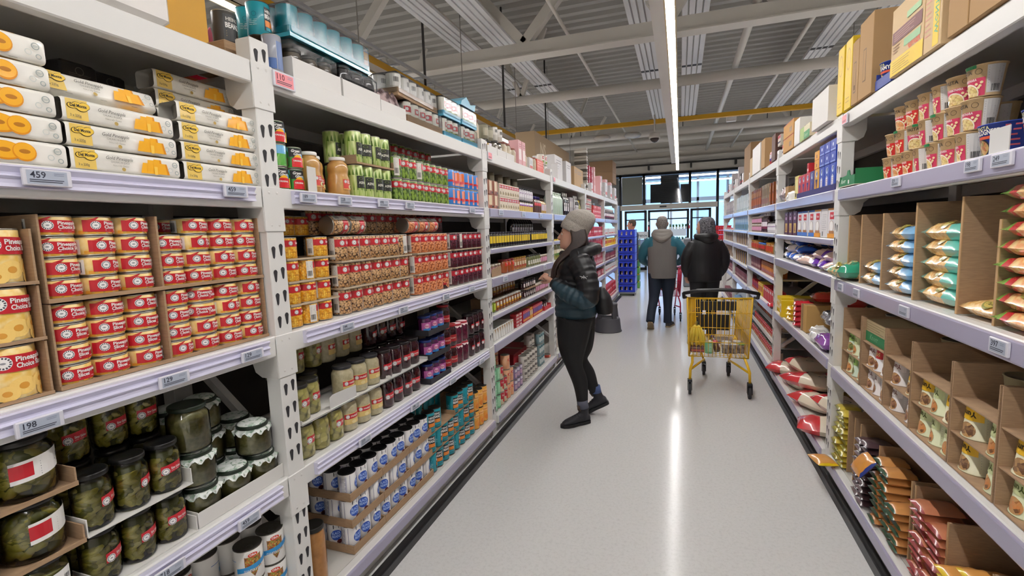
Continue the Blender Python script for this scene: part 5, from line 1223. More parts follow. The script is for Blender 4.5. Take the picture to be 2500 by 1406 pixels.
for y, z, d, src, lab in ((1.085, 0, .085, P_cloth, 'front bottom left'), (1.205, 0, .085, P_cloth, 'front bottom middle'), (1.322, 0, .085, P_cloth, 'front bottom by the upright'), (1.080, .115, .088, P_cloth, 'second level, left'), (1.310, .115, .090, P_cloth, 'second level by the upright'), (1.10, .0, .21, P_cloth, 'rear bottom left'), (1.22, 0, .21, P_cloth, 'rear bottom middle'), (1.33, 0, .21, P_cloth, 'rear bottom by the upright'), (1.10, .115, .21, P_cloth, 'rear second level left'), (1.22, .115, .21, P_cloth, 'rear second level middle'), (1.10, .23, .215, P_cloth, 'rear third level left'), (1.215, .23, .215, P_cloth, 'rear third level middle'), (1.345, .115, .215, P_cloth, 'rear second level by the upright')):
 L(src, y, z0 + .0035 + z, d, f'round relish jar with white leafy cloth cap, {lab}', 'jar', 'cloth-capped relish jars', rot=jit(2))
L(P_green, 1.075, z0 + .0035 + .230, .090, 'round relish jar with plain dark green lid, topmost in front', 'jar', 'relish jars', rot=.3)
# --- bay 1, bottom deck: vegetable cans
z0 = .1435
for k in range(3):
 for c, y in enumerate((1.336, 1.236)): L(P_ora, y, z0 + .1245 * k, .085, f'white vegetable can with red and blue print, {tierw(k, 3)} level, {"beside the upright" if c == 0 else "second from the upright"}', 'can', 'white vegetable cans', rot=(-.35, -.6, -.45)[k])
 for c, y in enumerate((1.345, 1.245, 1.15, 1.05)): L(P_ora, y, z0 + .1245 * k, .20, f'white vegetable can in the rear row, {tierw(k, 3)} level, {ORD[c]} from the upright', 'can', 'white vegetable cans', rot=(1.9, 2.2, 1.7, .2)[c] if k == 2 else jit())
 if k < 2:
  for c, y in enumerate((1.13, 1.03, .93)): L(P_ora, y, z0 + .1245 * k, .085, f'white vegetable can low in front, {tierw(k, 2)} level, {ORD[c + 2]} from the upright', 'can', 'white vegetable cans', rot=jit())
# --- bay 2, second shelf from top
z0 = 1.7905
for c, (y, n) in enumerate(((1.523, 3), (1.604, 2))):
 for k in range(n): L(P_giant, y, z0 + .0855 * k, .078, f'green and black sweetcorn can, {tierw(k, n) if c else ("bottom", "middle one turned round,", "topmost")[k]} in {"pile next to the upright" if c == 0 else "second pile"}', 'can', 'sweetcorn cans', rot=1.45 if (c, k) == (0, 1) else -.35)
q = MB(); q.box(-.03, .03, -.0015, .0015, 0, .098, M('cfcdc8', .7)); t = q.build('divider_card'); t.location = (XL - .028, 1.652, z0); t.rotation_euler = (0, 0, LZ + .15); tag(t, 'plain grey divider card between sweetcorn cans and fruit puree jars', 'divider card')
for c, (y, d) in enumerate(((1.713, .092), (1.800, .150), (1.893, .088))): L(P_puree, y, z0, d, f'waisted jar of brown fruit puree with white lid, {ORD[c]} from the sweetcorn', 'jar', 'fruit puree jars', rot=.15)
T_a = tray('cardboard_tray', .315, .16, .040, CARD, .2, .003)
for k in range(2):
 if k: L(T_a, 2.118, z0 + .150, .110, 'card tray between the two levels of asparagus cans', 'card tray')
 for c in range(4): L(P_asp, 2.000 + .0785 * c, z0 + .154 * k, .074, f'asparagus can, {ORD[c]} from the puree jars, {"upper" if k else "lower"} level', 'can', 'asparagus cans', rot=(-.3, -.5, -.35, -.6)[c] + .2 * k * (-1) ** c)
 for c in range(4): L(P_asp, 1.955 + .0785 * c, z0 + .154 * k, .160, f'asparagus can in the second row, {ORD[c]}, {"upper" if k else "lower"} level', 'can', 'asparagus cans', rot=1.8 if c == 2 else jit())
for k in range(2):
 for c in range(8):
  L(P_gbean, 2.335 + .0800 * c, z0 + .1165 * k, .068, f'green bean can, {ORD[c]} from the asparagus, {"upper" if k else "lower"} level', 'can', 'green bean cans', rot=1.0 if (k, c) in ((1, 0), (1, 3)) else jit(.12) - .4)
for c in range(7):
 for k in (1, 2): L(P_gbean, 2.50 + .082 * c, z0 + .1165 * k, .235 - .04 * (k == 1), f'green bean can in the rear {"top" if k == 2 else "upper"} row, {ORD[c]} from the asparagus', 'can', 'green bean cans', rot=jit())
for k in range(2):
 for c in range(6): L(P_carrot, 2.985 + .0805 * c, z0 + .1165 * k, .068, f'blue carrot can, {ORD[c]} from the green beans, {"upper" if k else "lower"} level', 'can', 'blue carrot cans', rot=(.1, -.5, -.6, .15, .1, .05)[c] * (1 if k else .4))
# --- bay 2, middle shelf: corn, chickpeas, beans
z0 = 1.2545
T_c = tray('card_sheet_tray', .285, .16, .008, M('b9a68c', .8), .9, .003)
for k in range(4):
 if k: L(T_c, 1.628, z0 + .0895 * k - .004, .110, f'thin card tray under the {tierw(k, 4)} layer of corn cans', 'card tray', 'thin card trays of corn')
 for c in range(3):
  if k == 3 and c == 1: L(P_corn, 1.605, z0 + .0895 * k, .165, 'corn can standing back in the dark of the top layer', 'can', 'corn cans', rot=.3); continue
  L(P_corn, 1.523 + .0885 * c, z0 + .0895 * k, .072, f'yellow corn can, {ORD[c]} from the upright, {tierw(k, 4)} layer', 'can', 'corn cans', rot=(.1, 1.3, .05, .3, -.1, .1, .2, 1.3, 0, .1, .0, .0)[k * 3 + c])
for nm, src, y0, cnt, lab, grp in (('c', P_chick, 1.836, 7, 'chickpea can', 'chickpea cans'), ('s', P_salm, 2.500, 5, 'can of white beans in tomato', 'cans of white beans in tomato'), ('k', P_kid, 2.985, 6, 'kidney bean can', 'kidney bean cans')):
 TT = tray('card_sheet_tray', cnt * .0852 + .006, .18, .009, M('b9a68c', .8), .9, .003)
 for k in range(3):
  if k: L(TT, y0 + (cnt - 1) * .0426, z0 + .1195 * k - .004, .112, f'card tray under the {tierw(k, 3)} layer of {grp}', 'card tray', 'card trays of bean cans')
  for c in range(cnt): L(src, y0 + .0852 * c, z0 + .1195 * k, .072, f'{lab}, {ORD[c]} of its row, {tierw(k, 3)} layer', 'can', grp, rot=1.4 if (k, c) in ((2, 6), (2, 1) if nm == 'k' else (9, 9)) else jit(.15))
for c in range(18):
 y = 1.56 + .0855 * c; src = (P_corn if c < 3 else P_chick if c < 11 else P_salm if c < 14 else P_kid)
 for k in (2, 3):
  if y < 3.05 + .0 and not (src is P_corn and k == 2): L(src, y, z0 + (.1195 * k if src is not P_corn else .1195 * k), .19, f'{"shaded can" if k == 3 else "hidden can"} in the second row behind the beans, {ORD[c]} from the upright', 'can', 'cans in the shaded second row', rot=jit())
def lying(src, y, z, d, lab, cat, grp, l, roll=0.):
 o = put(src, (XL - d, y, z), 0, lab, cat, grp); o.rotation_euler = (-PI / 2, roll, 0); return o
for c, y in enumerate((1.765, 1.885)): lying(P_chick, y, z0 + .358 + .043, .070, f'chickpea can lying on its side on top of the stack, {"nearest the upright" if c == 0 else "second one"}', 'can', 'cans lying on the stack', .11, 2.2)
for c, y in enumerate((2.385, 2.505, 2.625)): lying(P_salm, y, z0 + .358 + .043, .070, f'tomato bean can lying on its side on top of the stack, {ORD[c]} of three', 'can', 'cans lying on the stack', .11, 2.2)
# --- bay 2, low shelf: jars
z0 = .7155
T_1 = tray('white_tray', .63, .20, .020, WCARD, .1, .003)
L(T_1, 1.79, z0 + .1525, .115, 'white card tray under the upper pickle and celeriac jars', 'card tray'); T_2 = tray('white_tray', .40, .20, .020, WCARD, .1, .003); L(T_2, 2.295, z0 + .1525, .115, 'white card tray under the upper beetroot jars', 'card tray')
for c, y in enumerate((1.531, 1.622, 1.713)): L(P_pick, y, z0, .070, f'sliced pickle jar, {ORD[c]} from the upright on the lower level', 'jar', 'sliced pickle jars', rot=(.1, 1.0, .05)[c])
for c, y in enumerate((1.525, 1.610)): L(P_pick, y, z0 + .156, .075 + .02 * c, f'sliced pickle jar, {ORD[c]} from the upright on the upper level', 'jar', 'sliced pickle jars', rot=.1)
L(P_pick, 1.700, z0 + .156, .175, 'sliced pickle jar standing back behind the empty tray corner', 'jar', 'sliced pickle jars')
q = MB(); q.prism([(0, 0), (.18, 0), (.18, .052), (.02, .058), (0, .05)], 'y', -.0015, .0015, M('cbcac8', .7)); t = q.build('tray_lip'); t.location = (XL - .03, 1.655, z0 + .1555); t.rotation_euler = (0, 0, LZ); tag(t, 'torn grey tray flap standing up in front of the upper pickle jars', 'card flap')
for c, y in enumerate((1.815, 1.918, 2.020)):
 L(P_cel, y, z0, .078, f'celeriac jar with red and cream label, {ORD[c]} of the lower level', 'jar', 'celeriac jars', rot=(-.4, -.5, -.35)[c]); L(P_cel, y - .005, z0 + .156, .080, f'celeriac jar with red and cream label, {ORD[c]} of the upper level', 'jar', 'celeriac jars', rot=(-.2, -.55, -.3)[c])
for c, y in enumerate((1.50, 1.60, 1.71)): L(P_pick, y + .05, z0 + .309, .20, f'sliced pickle jar in the rear top row, {ORD[c]} from the upright', 'jar', 'sliced pickle jars', rot=.3)
for c, y in enumerate((1.845, 1.948, 2.05)): L(P_cel, y, z0 + .309, .20, f'celeriac jar in the rear top row, {ORD[c]} from the pickles', 'jar', 'celeriac jars', rot=.2)
for k in range(3):
 for c in range(4):
  y = 2.125 + .0945 * c
  if k < 2: L(P_beet, y, z0 + .1555 * k, .074, f'beetroot jar, {ORD[c]} from the celeriac on the {"upper" if k else "lower"} level', 'jar', 'beetroot jars', rot=(-.35, -.5, -.3, -.6)[c])
  L(P_beet, y + .05, z0 + .1545 * k, .19, f'beetroot jar in the rear row, {ORD[c]}, {tierw(k, 3)} level', 'jar', 'beetroot jars', rot=jit())
T_k = tray('black_tray', .268, .20, .034, M('2c2b30', .6), .95, .003)
for k in range(3):
 L(T_k, 2.633, z0 + .146 * k, .105, f'black card tray of red cabbage jars, {tierw(k, 3)} level', 'card tray', 'black card trays')
 for c in range(3): L(P_cab, 2.549 + .0845 * c, z0 + .0045 + .146 * k, .060, f'blue-lidded red cabbage jar, {ORD[c]} in the {tierw(k, 3)} black tray', 'jar', 'red cabbage jars', rot=jit(.15) - .6)
for c, (y, n) in enumerate(((2.820, 4), (2.910, 3))):
 for k in range(n if c == 0 else 2): L(P_cherry, y, z0 + .1445 * k, .072, f'dark cherry jar with red lid, {ORD[k]} up in the {"taller" if c == 0 else "shorter"} pile', 'jar', 'dark cherry jars', rot=jit(.2) - .6)
for c, y in enumerate((3.005, 3.102)):
 for k in range(2): L(P_pinkc, y, z0 + .1405 * k, .076, f'beet preserve jar with pink cloth cap, {"first" if c == 0 else "second"} pile, {"upper" if k else "lower"}', 'jar', 'pink cloth-capped jars', rot=jit(2))
for c, y in enumerate((3.205, 3.300, 3.395)):
 for k in range(2): L(P_beet, y, z0 + .1555 * k, .074, f'beetroot jar close to the second upright, {ORD[c]}, {"upper" if k else "lower"}', 'jar', 'beetroot jars', rot=jit(.2))
# --- bay 2, bottom deck
z0 = .1435
L(P_honey, 1.556, z0, .085, 'tall brown sauce jar with black lid standing alone beside the upright', 'jar', rot=.4)
T_p = tray('cardboard_tray', .256, .262, .040, CARD, .95, .004)
for b in range(3):
 for k in range(3):
  L(T_p, 1.867 + .258 * b, z0 + .1275 * k, .160, f'brown card tray of black bean cans, {ORD[b]} stack, {tierw(k, 3)} tray', 'card tray', 'brown trays of black bean cans')
  for c in range(3):
   for row in range(3 if b == 0 or k == 2 else 1):
    if (b, k, c, row) == (0, 2, 0, 9): continue
    L(P_pork, 1.7825 + .258 * b + .0838 * c, z0 + .0045 + .1275 * k, .075 + .085 * row, f'white black bean can, {ORD[c]} in {("front", "second", "third")[row]} row, {ORD[b]} stack, {tierw(k, 3)} tray', 'can', 'black bean cans', rot=(-.1, -.5, -.3, -.65, .5, -.4)[(c + 2 * k + b) % 6] if row == 0 else jit(1.))
TL = (8, 8, 8)
T_t = tray('cardboard_tray', .336, .262, .030, CARD, .1, .003)
for k in range(3):
 for b in range(2):
  if k: L(T_t, 2.678 + .338 * b, z0 + .1275 * k - .0005, .160, f'brown card tray of teal bean cans, {"nearer" if b == 0 else "farther"} stack, {"top" if k == 2 else "middle"}', 'card tray', 'brown trays of teal bean cans')
 for c in range(8):
  if k == 2 and c in (2, 3): continue
  L(P_teal, 2.553 + .0843 * c, z0 + .003 + .1275 * k, .072, f'teal bean can, {ORD[c]} from the white cans, {tierw(k, 3)} level in front', 'can', 'teal bean cans', rot=(.45, -.75, -.5, -.8, .3, -.7, -.55, -.85)[(c + 3 * k) % 8])
for c in range(6): L(P_teal, 2.53 + .0843 * c, z0 + .258, .24, f'teal bean can in the rear row, {ORD[c]} from the white cans', 'can', 'teal bean cans', rot=jit(2))
for k in range(2):
 for c in range(3): L(P_apri, 3.240 + .0845 * c, z0 + .1415 * k, .074, f'orange apricot can, {ORD[c]} from the teal cans, {"upper" if k else "lower"} level', 'can', 'apricot cans', rot=jit(.3) - .6)
 for c in range(2): L(P_apri, 3.27 + .0845 * c, z0 + .1415 * k, .165, f'orange apricot can in the rear row, {ORD[c]}, {"upper" if k else "lower"} level', 'can', 'apricot cans', rot=jit(.3))
# --- goods on top of the left rack
zt = 2.2155
q = MB(); q.box(-.30, .30, -.14, .14, 0, .11, M('dedad6', .35, coat=.5), .02); t = q.build('shrink_wrapped_pack'); w_ = MB(); w_.box(-.303, .303, -.143, .143, .05, .20, WRAP, .03); w_.build('clear_wrap', t); t.location = (XL - .15, .805, zt); t.rotation_euler = (0, 0, LZ); tag(t, 'white shrink-wrapped pack on top of the rack above the pineapple', 'pack')
P_yb = cbox(.30, .20, .30, M('d9a11c', .45), Art().rect(-.15, .15, .05, .055, M('b07f10')), None, 'yellow_carton', tape=False)
L(P_yb, 1.235, zt, .30, 'plain yellow carton on top of the rack behind the white pack', 'carton', rot=-.12)
q = MB(); q.prism([(0, .02), (.16, .0), (.10, .20), (.06, .14)], 'y', -.003, .003, M('d8697e', .5)); q.prism([(.0, 0), (.2, 0), (.16, .05), (.10, .03), (.05, .07)], 'y', .03, .034, M('c22a55', .5)); t = q.build('torn_carton'); q = MB(); q.box(-.02, .25, .08, .22, 0, .09, M('9a5a1c', .6)); q.build('box_body', t); q = MB(); q.prism([(.02, .0), (.09, .0), (.08, .035), (.05, .02), (.03, .045)], 'y', -.012, -.009, M('e6dede', .5)); q.build('torn_flap', t); t.location = (XL - .32, 1.40, zt + .001); t.rotation_euler = (0, 0, LZ); tag(t, 'torn pink and brown open carton on top of the rack beside the upright', 'carton')
L(P_silver, 1.525, zt, .055, 'single tall silver and blue can standing on top of the rack beside the upright', 'can', rot=.1)
W1 = tray('white_tray', .285, .20, .085, M('dddbd8', .6), .95, .003)
for c, (y, src, lab) in enumerate(((1.735, P_greyjar, 'greyish preserve'), (2.035, P_darkjar, 'dark preserve'))):
 L(W1, y, zt, .125, f'white card tray of {lab} jars on top of the rack', 'card tray', 'white trays on top of the rack')
 for j in range(3):
  for r_ in range(2): L(src, y - .09 + .09 * j, zt + .0035, .075 + .095 * r_, f'{lab} jar on top of the rack, {ORD[j]} in the {"front" if r_ == 0 else "rear"} row', 'jar', lab + ' jars on top of the rack', rot=jit())
 q = MB(); q.box(-.14, .14, -.10, .10, .06, .165, WRAP, .03); t = q.build('clear_wrap'); t.location = (XL - .125, y, zt); t.rotation_euler = (0, 0, LZ); tag(t, f'crinkled clear wrap around the {lab} jars', 'wrap', 'clear wraps')
P_spread = carton('plastic_bag', .01, .01, .01, WHITE)
W2 = tray('white_tray', .235, .20, .065, M('dddbd8', .6), .95, .003); L(W2, 2.300, zt, .125, 'white card tray with a crumpled dark bag on top of the rack', 'card tray', 'white trays on top of the rack'); P_crump = bag('crumpled_bag', .22, .18, .12, lambda u, v: NOI('crumpled foil', '4a3438', 'b8a2a2', 22, .3, 3, coat=.6, lo=.42, hi=.58), 26, 16, .08, .06, 61)
L(P_crump, 2.30, zt + .005, .125, 'crumpled dark and pink bag in the last white tray on top of the rack', 'bag')
L(P_tealpk, 1.870, zt + .166, .130, 'shrink-wrapped tray of teal bean cans resting on the preserve jars', 'can tray', rot=.02)
L(P_teal, 1.535, zt + .138, .115, 'loose teal bean can showing its dark label beside the teal wrapped tray', 'can', 'loose teal cans on the rack top', rot=.2)
L(P_beanz, 1.440, zt + .080, .18, 'loose grey bean can behind the top of the nearest upright', 'can', 'loose cans on the rack top', rot=-.1); L(P_teal, 1.60, zt + .165, .235, 'loose teal bean can standing behind the wrapped teal tray', 'can', 'loose cans on the rack top', rot=.4)
q = MB(); q.box(-.10, .10, -.10, .10, 0, .079, CARD, .004); t = q.build('cardboard_box'); t.location = (XL - .20, 1.46, zt); tag(t, 'low brown box propping the loose bean cans on top of the rack', 'box'); q = MB(); q.box(-.05, .11, -.05, .06, 0, .163, CARD, .004); t = q.build('cardboard_box'); t.location = (XL - .25, 1.60, zt); tag(t, 'brown box hidden behind the silver can on top of the rack', 'box')
L(P_tinpk, 2.655, zt, .12, 'wrapped tray of red-labelled tins on the rack top, bottom of the first pile', 'can tray', 'wrapped trays of tins')
q = tray('cardboard_tray', .42, .20, .04, CARD, .9, .004); L(P_tinpk2, 2.640, zt + .130, .140, 'wrapped tray of pale barcoded tins on top of the red-labelled ones', 'can tray', 'wrapped trays of tins', rot=.06)
for k in range(2): L(P_bluepk, 3.01, zt + .130 * k, .115, f'wrapped tray of red-labelled tins beside the blue ones, {"upper" if k else "lower"}', 'can tray', 'wrapped trays of tins') ; L(P_bluepk, 3.290, zt + .130 * k, .115, f'blue wrapped tin tray next to the second upright, {"upper" if k else "lower"}', 'can tray', 'blue wrapped tin trays')
q = MB(); q.prism([(-.12, 0), (.12, 0), (.14, .05), (.05, .03), (-.02, .07), (-.10, .03)], 'y', -.08, .08, M('6fb9d6', .3, coat=.5)); t = q.build('blue_wrap'); t.location = (XL - .115, 3.29, zt + .262); t.rotation_euler = (0, 0, LZ); tag(t, 'torn blue plastic film standing up on the blue tin trays', 'wrap')
L(P_beigejar, 3.52, zt + .08, .10, 'single pale puree jar on top of the rack at the second upright', 'jar'); q = MB(); q.box(-.06, .06, -.06, .06, 0, .0785, CARD, .003); t = q.build('cardboard_box'); t.location = (XL - .10, 3.52, zt); tag(t, 'small brown box carrying the pale puree jar on the rack top', 'box')
W3 = tray('white_tray', .21, .2, .06, M('dddbd8', .6), .95, .003)
for c, y in enumerate((3.69, 3.91, 4.13)):
 L(W3, y, zt, .115, f'white tray on the third bay top, {ORD[c]} from the second upright', 'card tray', 'white trays on the third bay top')
 for j in range(2): L((P_mustd, P_greyjar, P_beigejar)[c], y - .05 + .1 * j, zt + .0035, .075, f'jar in the {ORD[c]} white tray on the third bay top, {"first" if j == 0 else "second"}', 'jar', 'jars on the third bay top')
for c, y in enumerate((3.78, 3.89, 4.02, 4.14)): L((P_khaki, P_khaki, P_gtin, P_gtin)[c], y, zt + .156 if c > 1 else zt + .13, .13, f'khaki can stacked high on the third bay top, {ORD[c]} from the second upright', 'can', 'khaki cans on the third bay top')
for c, y in enumerate((4.28, 4.40, 4.52, 4.64, 4.76, 4.88)): L((P_beigejar, P_beigejar, P_pinkbx, P_pinkbx, P_beigejar, P_whbx)[c], y, zt, .10, f'pale item on the third bay top, {ORD[c]} after the white trays', 'food pack', 'pale goods on the third bay top')
P_or = carton('orange_red_box', .26, .12, .14, M('e2513c', .4, coat=.3), Art().rect(-.12, .12, .06, .07, M('f08a78')).lines(-.1, .1, .11, 2, .02, .006, M('f8c0b0')))
L(P_or, 5.19, zt, .10, 'bright orange-red carton on top of the rack before the third upright', 'carton'); L(P_beigejar, 5.05, zt, .09, 'pale jar right beside the orange-red carton on the rack top', 'jar');
for c, y in enumerate((5.42, 5.55)): L(P_gtin, y, zt, .10, f'wrapped pale tin after the orange-red carton, {"first" if c == 0 else "second"}', 'can', 'pale tins by the third upright'); L(P_ltin, y, zt + .12, .10, f'pale red-banded tin stacked after the orange-red carton, {"first" if c == 0 else "second"}', 'can', 'pale tins by the third upright')
WB = M('d9d7d8', .55)
for w, h, y, d, lab, m in ((.05, .19, 5.93, .06, 'slim white carton standing in front of the large white carton', WB), (.42, .31, 6.17, .21, 'large white carton on top of the rack, biggest of the white ones', WB), (.30, .29, 6.62, .18, 'white carton beside the large white one on the rack top', WB), (.22, .27, 7.0, .16, 'tan carton following the white cartons on the rack top', M('bb9c74', .7)), (.55, .29, 7.48, .2, 'wide tan carton on the rack top before the fourth upright', M('bd9f78', .7))):
 L(cbox(w, .28 if w > .1 else .08, h, m, Art().lines(-w * .3, w * .3, h * .8, 2, .03, .008, M('8d8a90'))), y, zt, d, lab, 'carton', 'cartons on the fourth bay top')
L(cbox(2.0, .25, .62, M('9a8468', .75), Art().text('NS', -.75, .36, .16, M('c9b898'), .02).text('Barilla', .2, .38, .07, M('c9b898'), .01, res=1)), 7.0, zt, .45, 'big brown carton towering behind the white cartons on the rack top', 'carton')
q = MB()
for k in range(16): q.box(-.05 + .02 * (k % 2), .05, -.1, .1, k * .042, k * .042 + .040, M(('c8c2ba', '6a665e', 'd9d6d0')[k % 3], .5), .008)
t = q.build('packet_stack'); t.location = (XL - .12, 7.93, zt); t.rotation_euler = (0, 0, LZ); t['kind'] = 'stuff'; tag(t, 'column of pale flat packets piled beside the big brown carton', 'packets', kind='stuff')
for c in range(3):
 for k in range(4): L(P_pinkbx if c == 2 else P_swirl, 8.42 + .26 * c, zt + (.113 if c < 2 else .242) * k if not (c == 2 and k > 1) else zt + .49, .12 + (.12 if c == 2 and k > 1 else 0), f'pinkish wrapped box on the fifth bay top, {ORD[c]} pile, {ORD[k]} up', 'food pack', 'pinkish boxes on the fifth bay top') if not (c == 2 and k > 1) else None
L(P_whbx, 8.30, zt, .07, 'white box with a red spot in front of the pinkish boxes', 'carton', s=1.2)
for c in range(9): L((P_pinkbx, P_boxg, P_whbx)[c % 3], 9.35 + .24 * c, zt, .10, f'tall pale carton on the farthest bays top, {ORD[c]} along', 'carton', 'pale cartons on the farthest bays', s=1.5 if c % 3 != 2 else 2.2)
for k in range(2): L(cbox(.62, .5, .24, M('8a6e52', .75), None), 11.2, zt + .36 + .2415 * k, .25, f'brown carton on the last pale cartons at the rack end, {"upper" if k else "lower"} of two', 'carton', 'brown cartons at the rack end')
# --- bay 3 (behind the second upright)
def row(src, ys, z, d, fmt, cat, grp, rot=.12, fn=L):
 for c, y in enumerate(ys): fn(src, y, z, d, fmt.format(ORD[c] if c < len(ORD) else str(c)), cat, grp, rot=jit(rot))
def seq(y0, y1, p):
 n = int((y1 - y0) / p + 1e-6) + 1; return [y0 + p * i for i in range(n)]
b2 = 1.7905
for k in range(2):
 row(P_drsq, [3.70, 3.815], b2 + .1135 * k, .09, '{} brown and cream carton beside the second upright, ' + ('upper' if k else 'lower'), 'carton', 'brown and cream cartons')
 row(P_soup, seq(3.93, 4.40, .0665), b2 + .110 * k, .075, 'red-banded soup carton, {} along, ' + ('upper' if k else 'lower') + ' row of the third bay', 'carton', 'soup cartons', .05)
 row(P_mayo if k else P_mustd, seq(4.50, 4.92, .075), b2 + (.107 if k else 0), .08, 'small jar, {} along after the soup cartons, ' + ('upper' if k else 'lower'), 'jar', 'small sauce jars')
row(P_sauce, seq(5.0, 5.22, .065), b2, .075, 'dark sauce bottle with purple cap, {} after the small jars', 'bottle', 'sauce bottles'); row(P_sauc2, seq(5.27, 5.43, .065), b2, .075, 'yellow sauce bottle by the third upright, {} along', 'bottle', 'sauce bottles')
row(P_khaki, seq(3.95, 4.9, .22), b2 + .224, .24, 'dark can at the back on the third bay upper shelf, {}', 'can', 'dark cans at the back'); row(P_sauc2, seq(5.0, 5.42, .068), b2, .17, 'sauce bottle in the second row, {} by the third upright', 'bottle', 'sauce bottles')
zA = 1.4775
row(P_black, seq(3.60, 4.75, .069), zA, .070, 'black olive jar with yellow label, {} along the thin upper shelf', 'jar', 'black olive jars', .08); row(P_black, seq(4.83, 5.44, .069), zA, .070, 'black olive jar with pale yellow label, {} near the third upright', 'jar', 'black olive jars', .08)
row(P_wine, [4.60 + .08 * i for i in range(9)], zA, .20, 'dark bottle in the second row above the olive jars, {}', 'bottle', 'dark bottles behind the olives')
zB = 1.2475
row(P_tub, seq(3.66, 3.90, .075), zB, .085, 'small pink-labelled jar beside the second upright, {}', 'jar', 'pink-labelled jars'); row(P_curry, seq(3.99, 4.2, .092), zB, .075, 'red curry sauce jar, {} from the second upright', 'jar', 'curry jars'); row(P_satay, seq(4.26, 4.60, .076), zB, .075, 'brown satay sauce jar with gold lid, {} along', 'jar', 'satay jars'); row(P_olive, seq(4.70, 5.1, .078), zB, .075, 'green olive jar, {} along the beam shelf', 'jar', 'green olive jars'); row(P_tub, seq(5.16, 5.42, .066), zB, .07, 'pink-labelled jar close to the third upright, {}', 'jar', 'pink-labelled jars')
q = MB(); q.prism([(-.11, 0), (.11, 0), (.11, .06), (.09, .075), (-.11, .06)], 'y', -.002, .002, CARD); t = q.build('card_flap'); t.location = (XL - .03, 3.72, zB); t.rotation_euler = (0, 0, LZ); tag(t, 'cut brown card front before the small jars by the second upright', 'card flap')
zC = .9525
row(P_pesto, [3.61, 3.685], zC, .07, 'lime green pesto jar by the second upright, {}', 'jar', 'pesto jars'); row(P_honeyj, seq(3.76, 4.40, .075), zC, .07, 'amber honey jar with silver lid, {} along the front row', 'jar', 'honey jars'); row(P_honeyj, seq(3.70, 4.52, .075), zC + .101, .16, 'amber honey jar of the raised back row, {}', 'jar', 'honey jars')
T_s = tray('cardboard_tray', .82, .16, .1, CARD, .1, .003); L(T_s, 4.09, zC, .175, 'brown card riser under the back row of honey jars', 'card tray')
for k in range(2): row(P_jam, seq(4.50, 4.86, .07), zC + .088 * k, .07, 'dark jam jar in brown trays, {} along, ' + ('upper' if k else 'lower'), 'jar', 'jam jars')
q = MB(); q.box(-.2, .2, -.07, .07, .0862, .0878, CARD); t = q.build('card_sheet'); t.location = (XL - .08, 4.68, zC); t.rotation_euler = (0, 0, LZ); tag(t, 'brown card sheet between the two layers of jam jars', 'card sheet')
row(P_tub, seq(4.93, 5.43, .064), zC, .07, 'small pale pink jar in the row after the jam, {}', 'jar', 'pink-labelled jars')
zD = .7245
row(P_coneb, seq(3.63, 4.08, .056), zD, .11, 'white slanted display box, {} beside the second upright', 'display box', 'white slanted display boxes', .02)
for k in range(4): row(P_slim, [4.22, 4.31], zD + .031 * k, .06, 'flat red box pile, {} column, ' + tierw(k, 4), 'box', 'flat red boxes', .02)
row(P_spice, seq(4.42, 4.60, .044), zD, .06, 'red taco box, {} in the row', 'box', 'taco boxes', .02); row(P_spicy, [4.65, 4.70], zD, .06, 'orange wrap box between the red taco boxes, {}', 'box', 'taco boxes', .02); row(P_spice, seq(4.76, 5.1, .044), zD, .06, 'red taco box beyond the orange ones, {}', 'box', 'taco boxes', .02)
P_rtray = tray('red_tray', .28, .14, .05, M('c8303a', .5), .9, .003); L(P_rtray, 5.28, zD, .09, 'shallow red display tray by the third upright', 'tray'); row(P_jam, [5.21, 5.29, 5.37], zD + .004, .09, 'dark jar in the shallow red tray, {}', 'jar', 'jars in the red tray')
z0 = .1435
for k in range(4): row(P_mint, [3.605, 3.69][:2 if k < 3 else 1], z0 + .1165 * k, .065, 'mint green can by the second upright, {} pile, ' + tierw(k, 4), 'can', 'mint green cans')
for k in range(3): row(P_tomr, [3.775, 3.86][:2 if k < 2 else 1], z0 + .1115 * k, .065, 'red tomato can, {} pile, ' + tierw(k, 3), 'can', 'tomato cans')
for k in range(3): row(P_coco, [3.95, 4.035][:2 if k < 2 else 1], z0 + .1295 * k, .07, 'peach can with pale orange print, {} pile, ' + tierw(k, 3), 'can', 'peach cans')
for k in range(4): row(P_coco, [3.74, 3.83, 3.92], z0 + .1295 * k, .165, 'peach can in the rear stack, {} pile, ' + tierw(k, 4), 'can', 'peach cans') if k < 4 else None
for k in range(2): row(P_pcan, [4.14, 4.22, 4.30], z0 + .1065 * k, .065, 'violet plum can, {} pile, ' + ('upper' if k else 'lower'), 'can', 'plum cans')
L(cbox(.55, .35, .155, M('b9a27c', .7), Art().lines(-.2, .0, .1, 1, .02, .01, M('5a4a3a'))), 4.62, z0 + .001, .30, 'tan carton behind the pale cans on the bottom deck', 'carton'); L(cbox(.55, .35, .12, M('9a2029', .55), Art().disc(.2, .06, .03, M('c9a48a'), 12, ri=.02)), 4.62, z0 + .158, .30, 'dark red carton on the tan carton on the bottom deck', 'carton')
for k in range(2): row(P_wcan, [4.45, 4.54, 4.63, 4.72, 4.81], z0 + .1265 * k, .07, 'pale label can, {} along, ' + ('upper' if k else 'lower') + ' row of the bottom deck', 'can', 'pale cans on the bottom deck')
row(P_wcan, [4.80, 4.89], z0 + .254, .12, 'pale can stacked highest on the bottom deck, {}', 'can', 'pale cans on the bottom deck')
for k in range(3): row(P_tealc, [4.98, 5.045, 5.11], z0 + .1195 * k, .06, 'slim blue can, {} pile before the tuna, ' + tierw(k, 3), 'can', 'slim blue cans')
L(P_tuna, 5.36, z0, .07, 'single flat red tuna can at the end of the bottom deck', 'can');
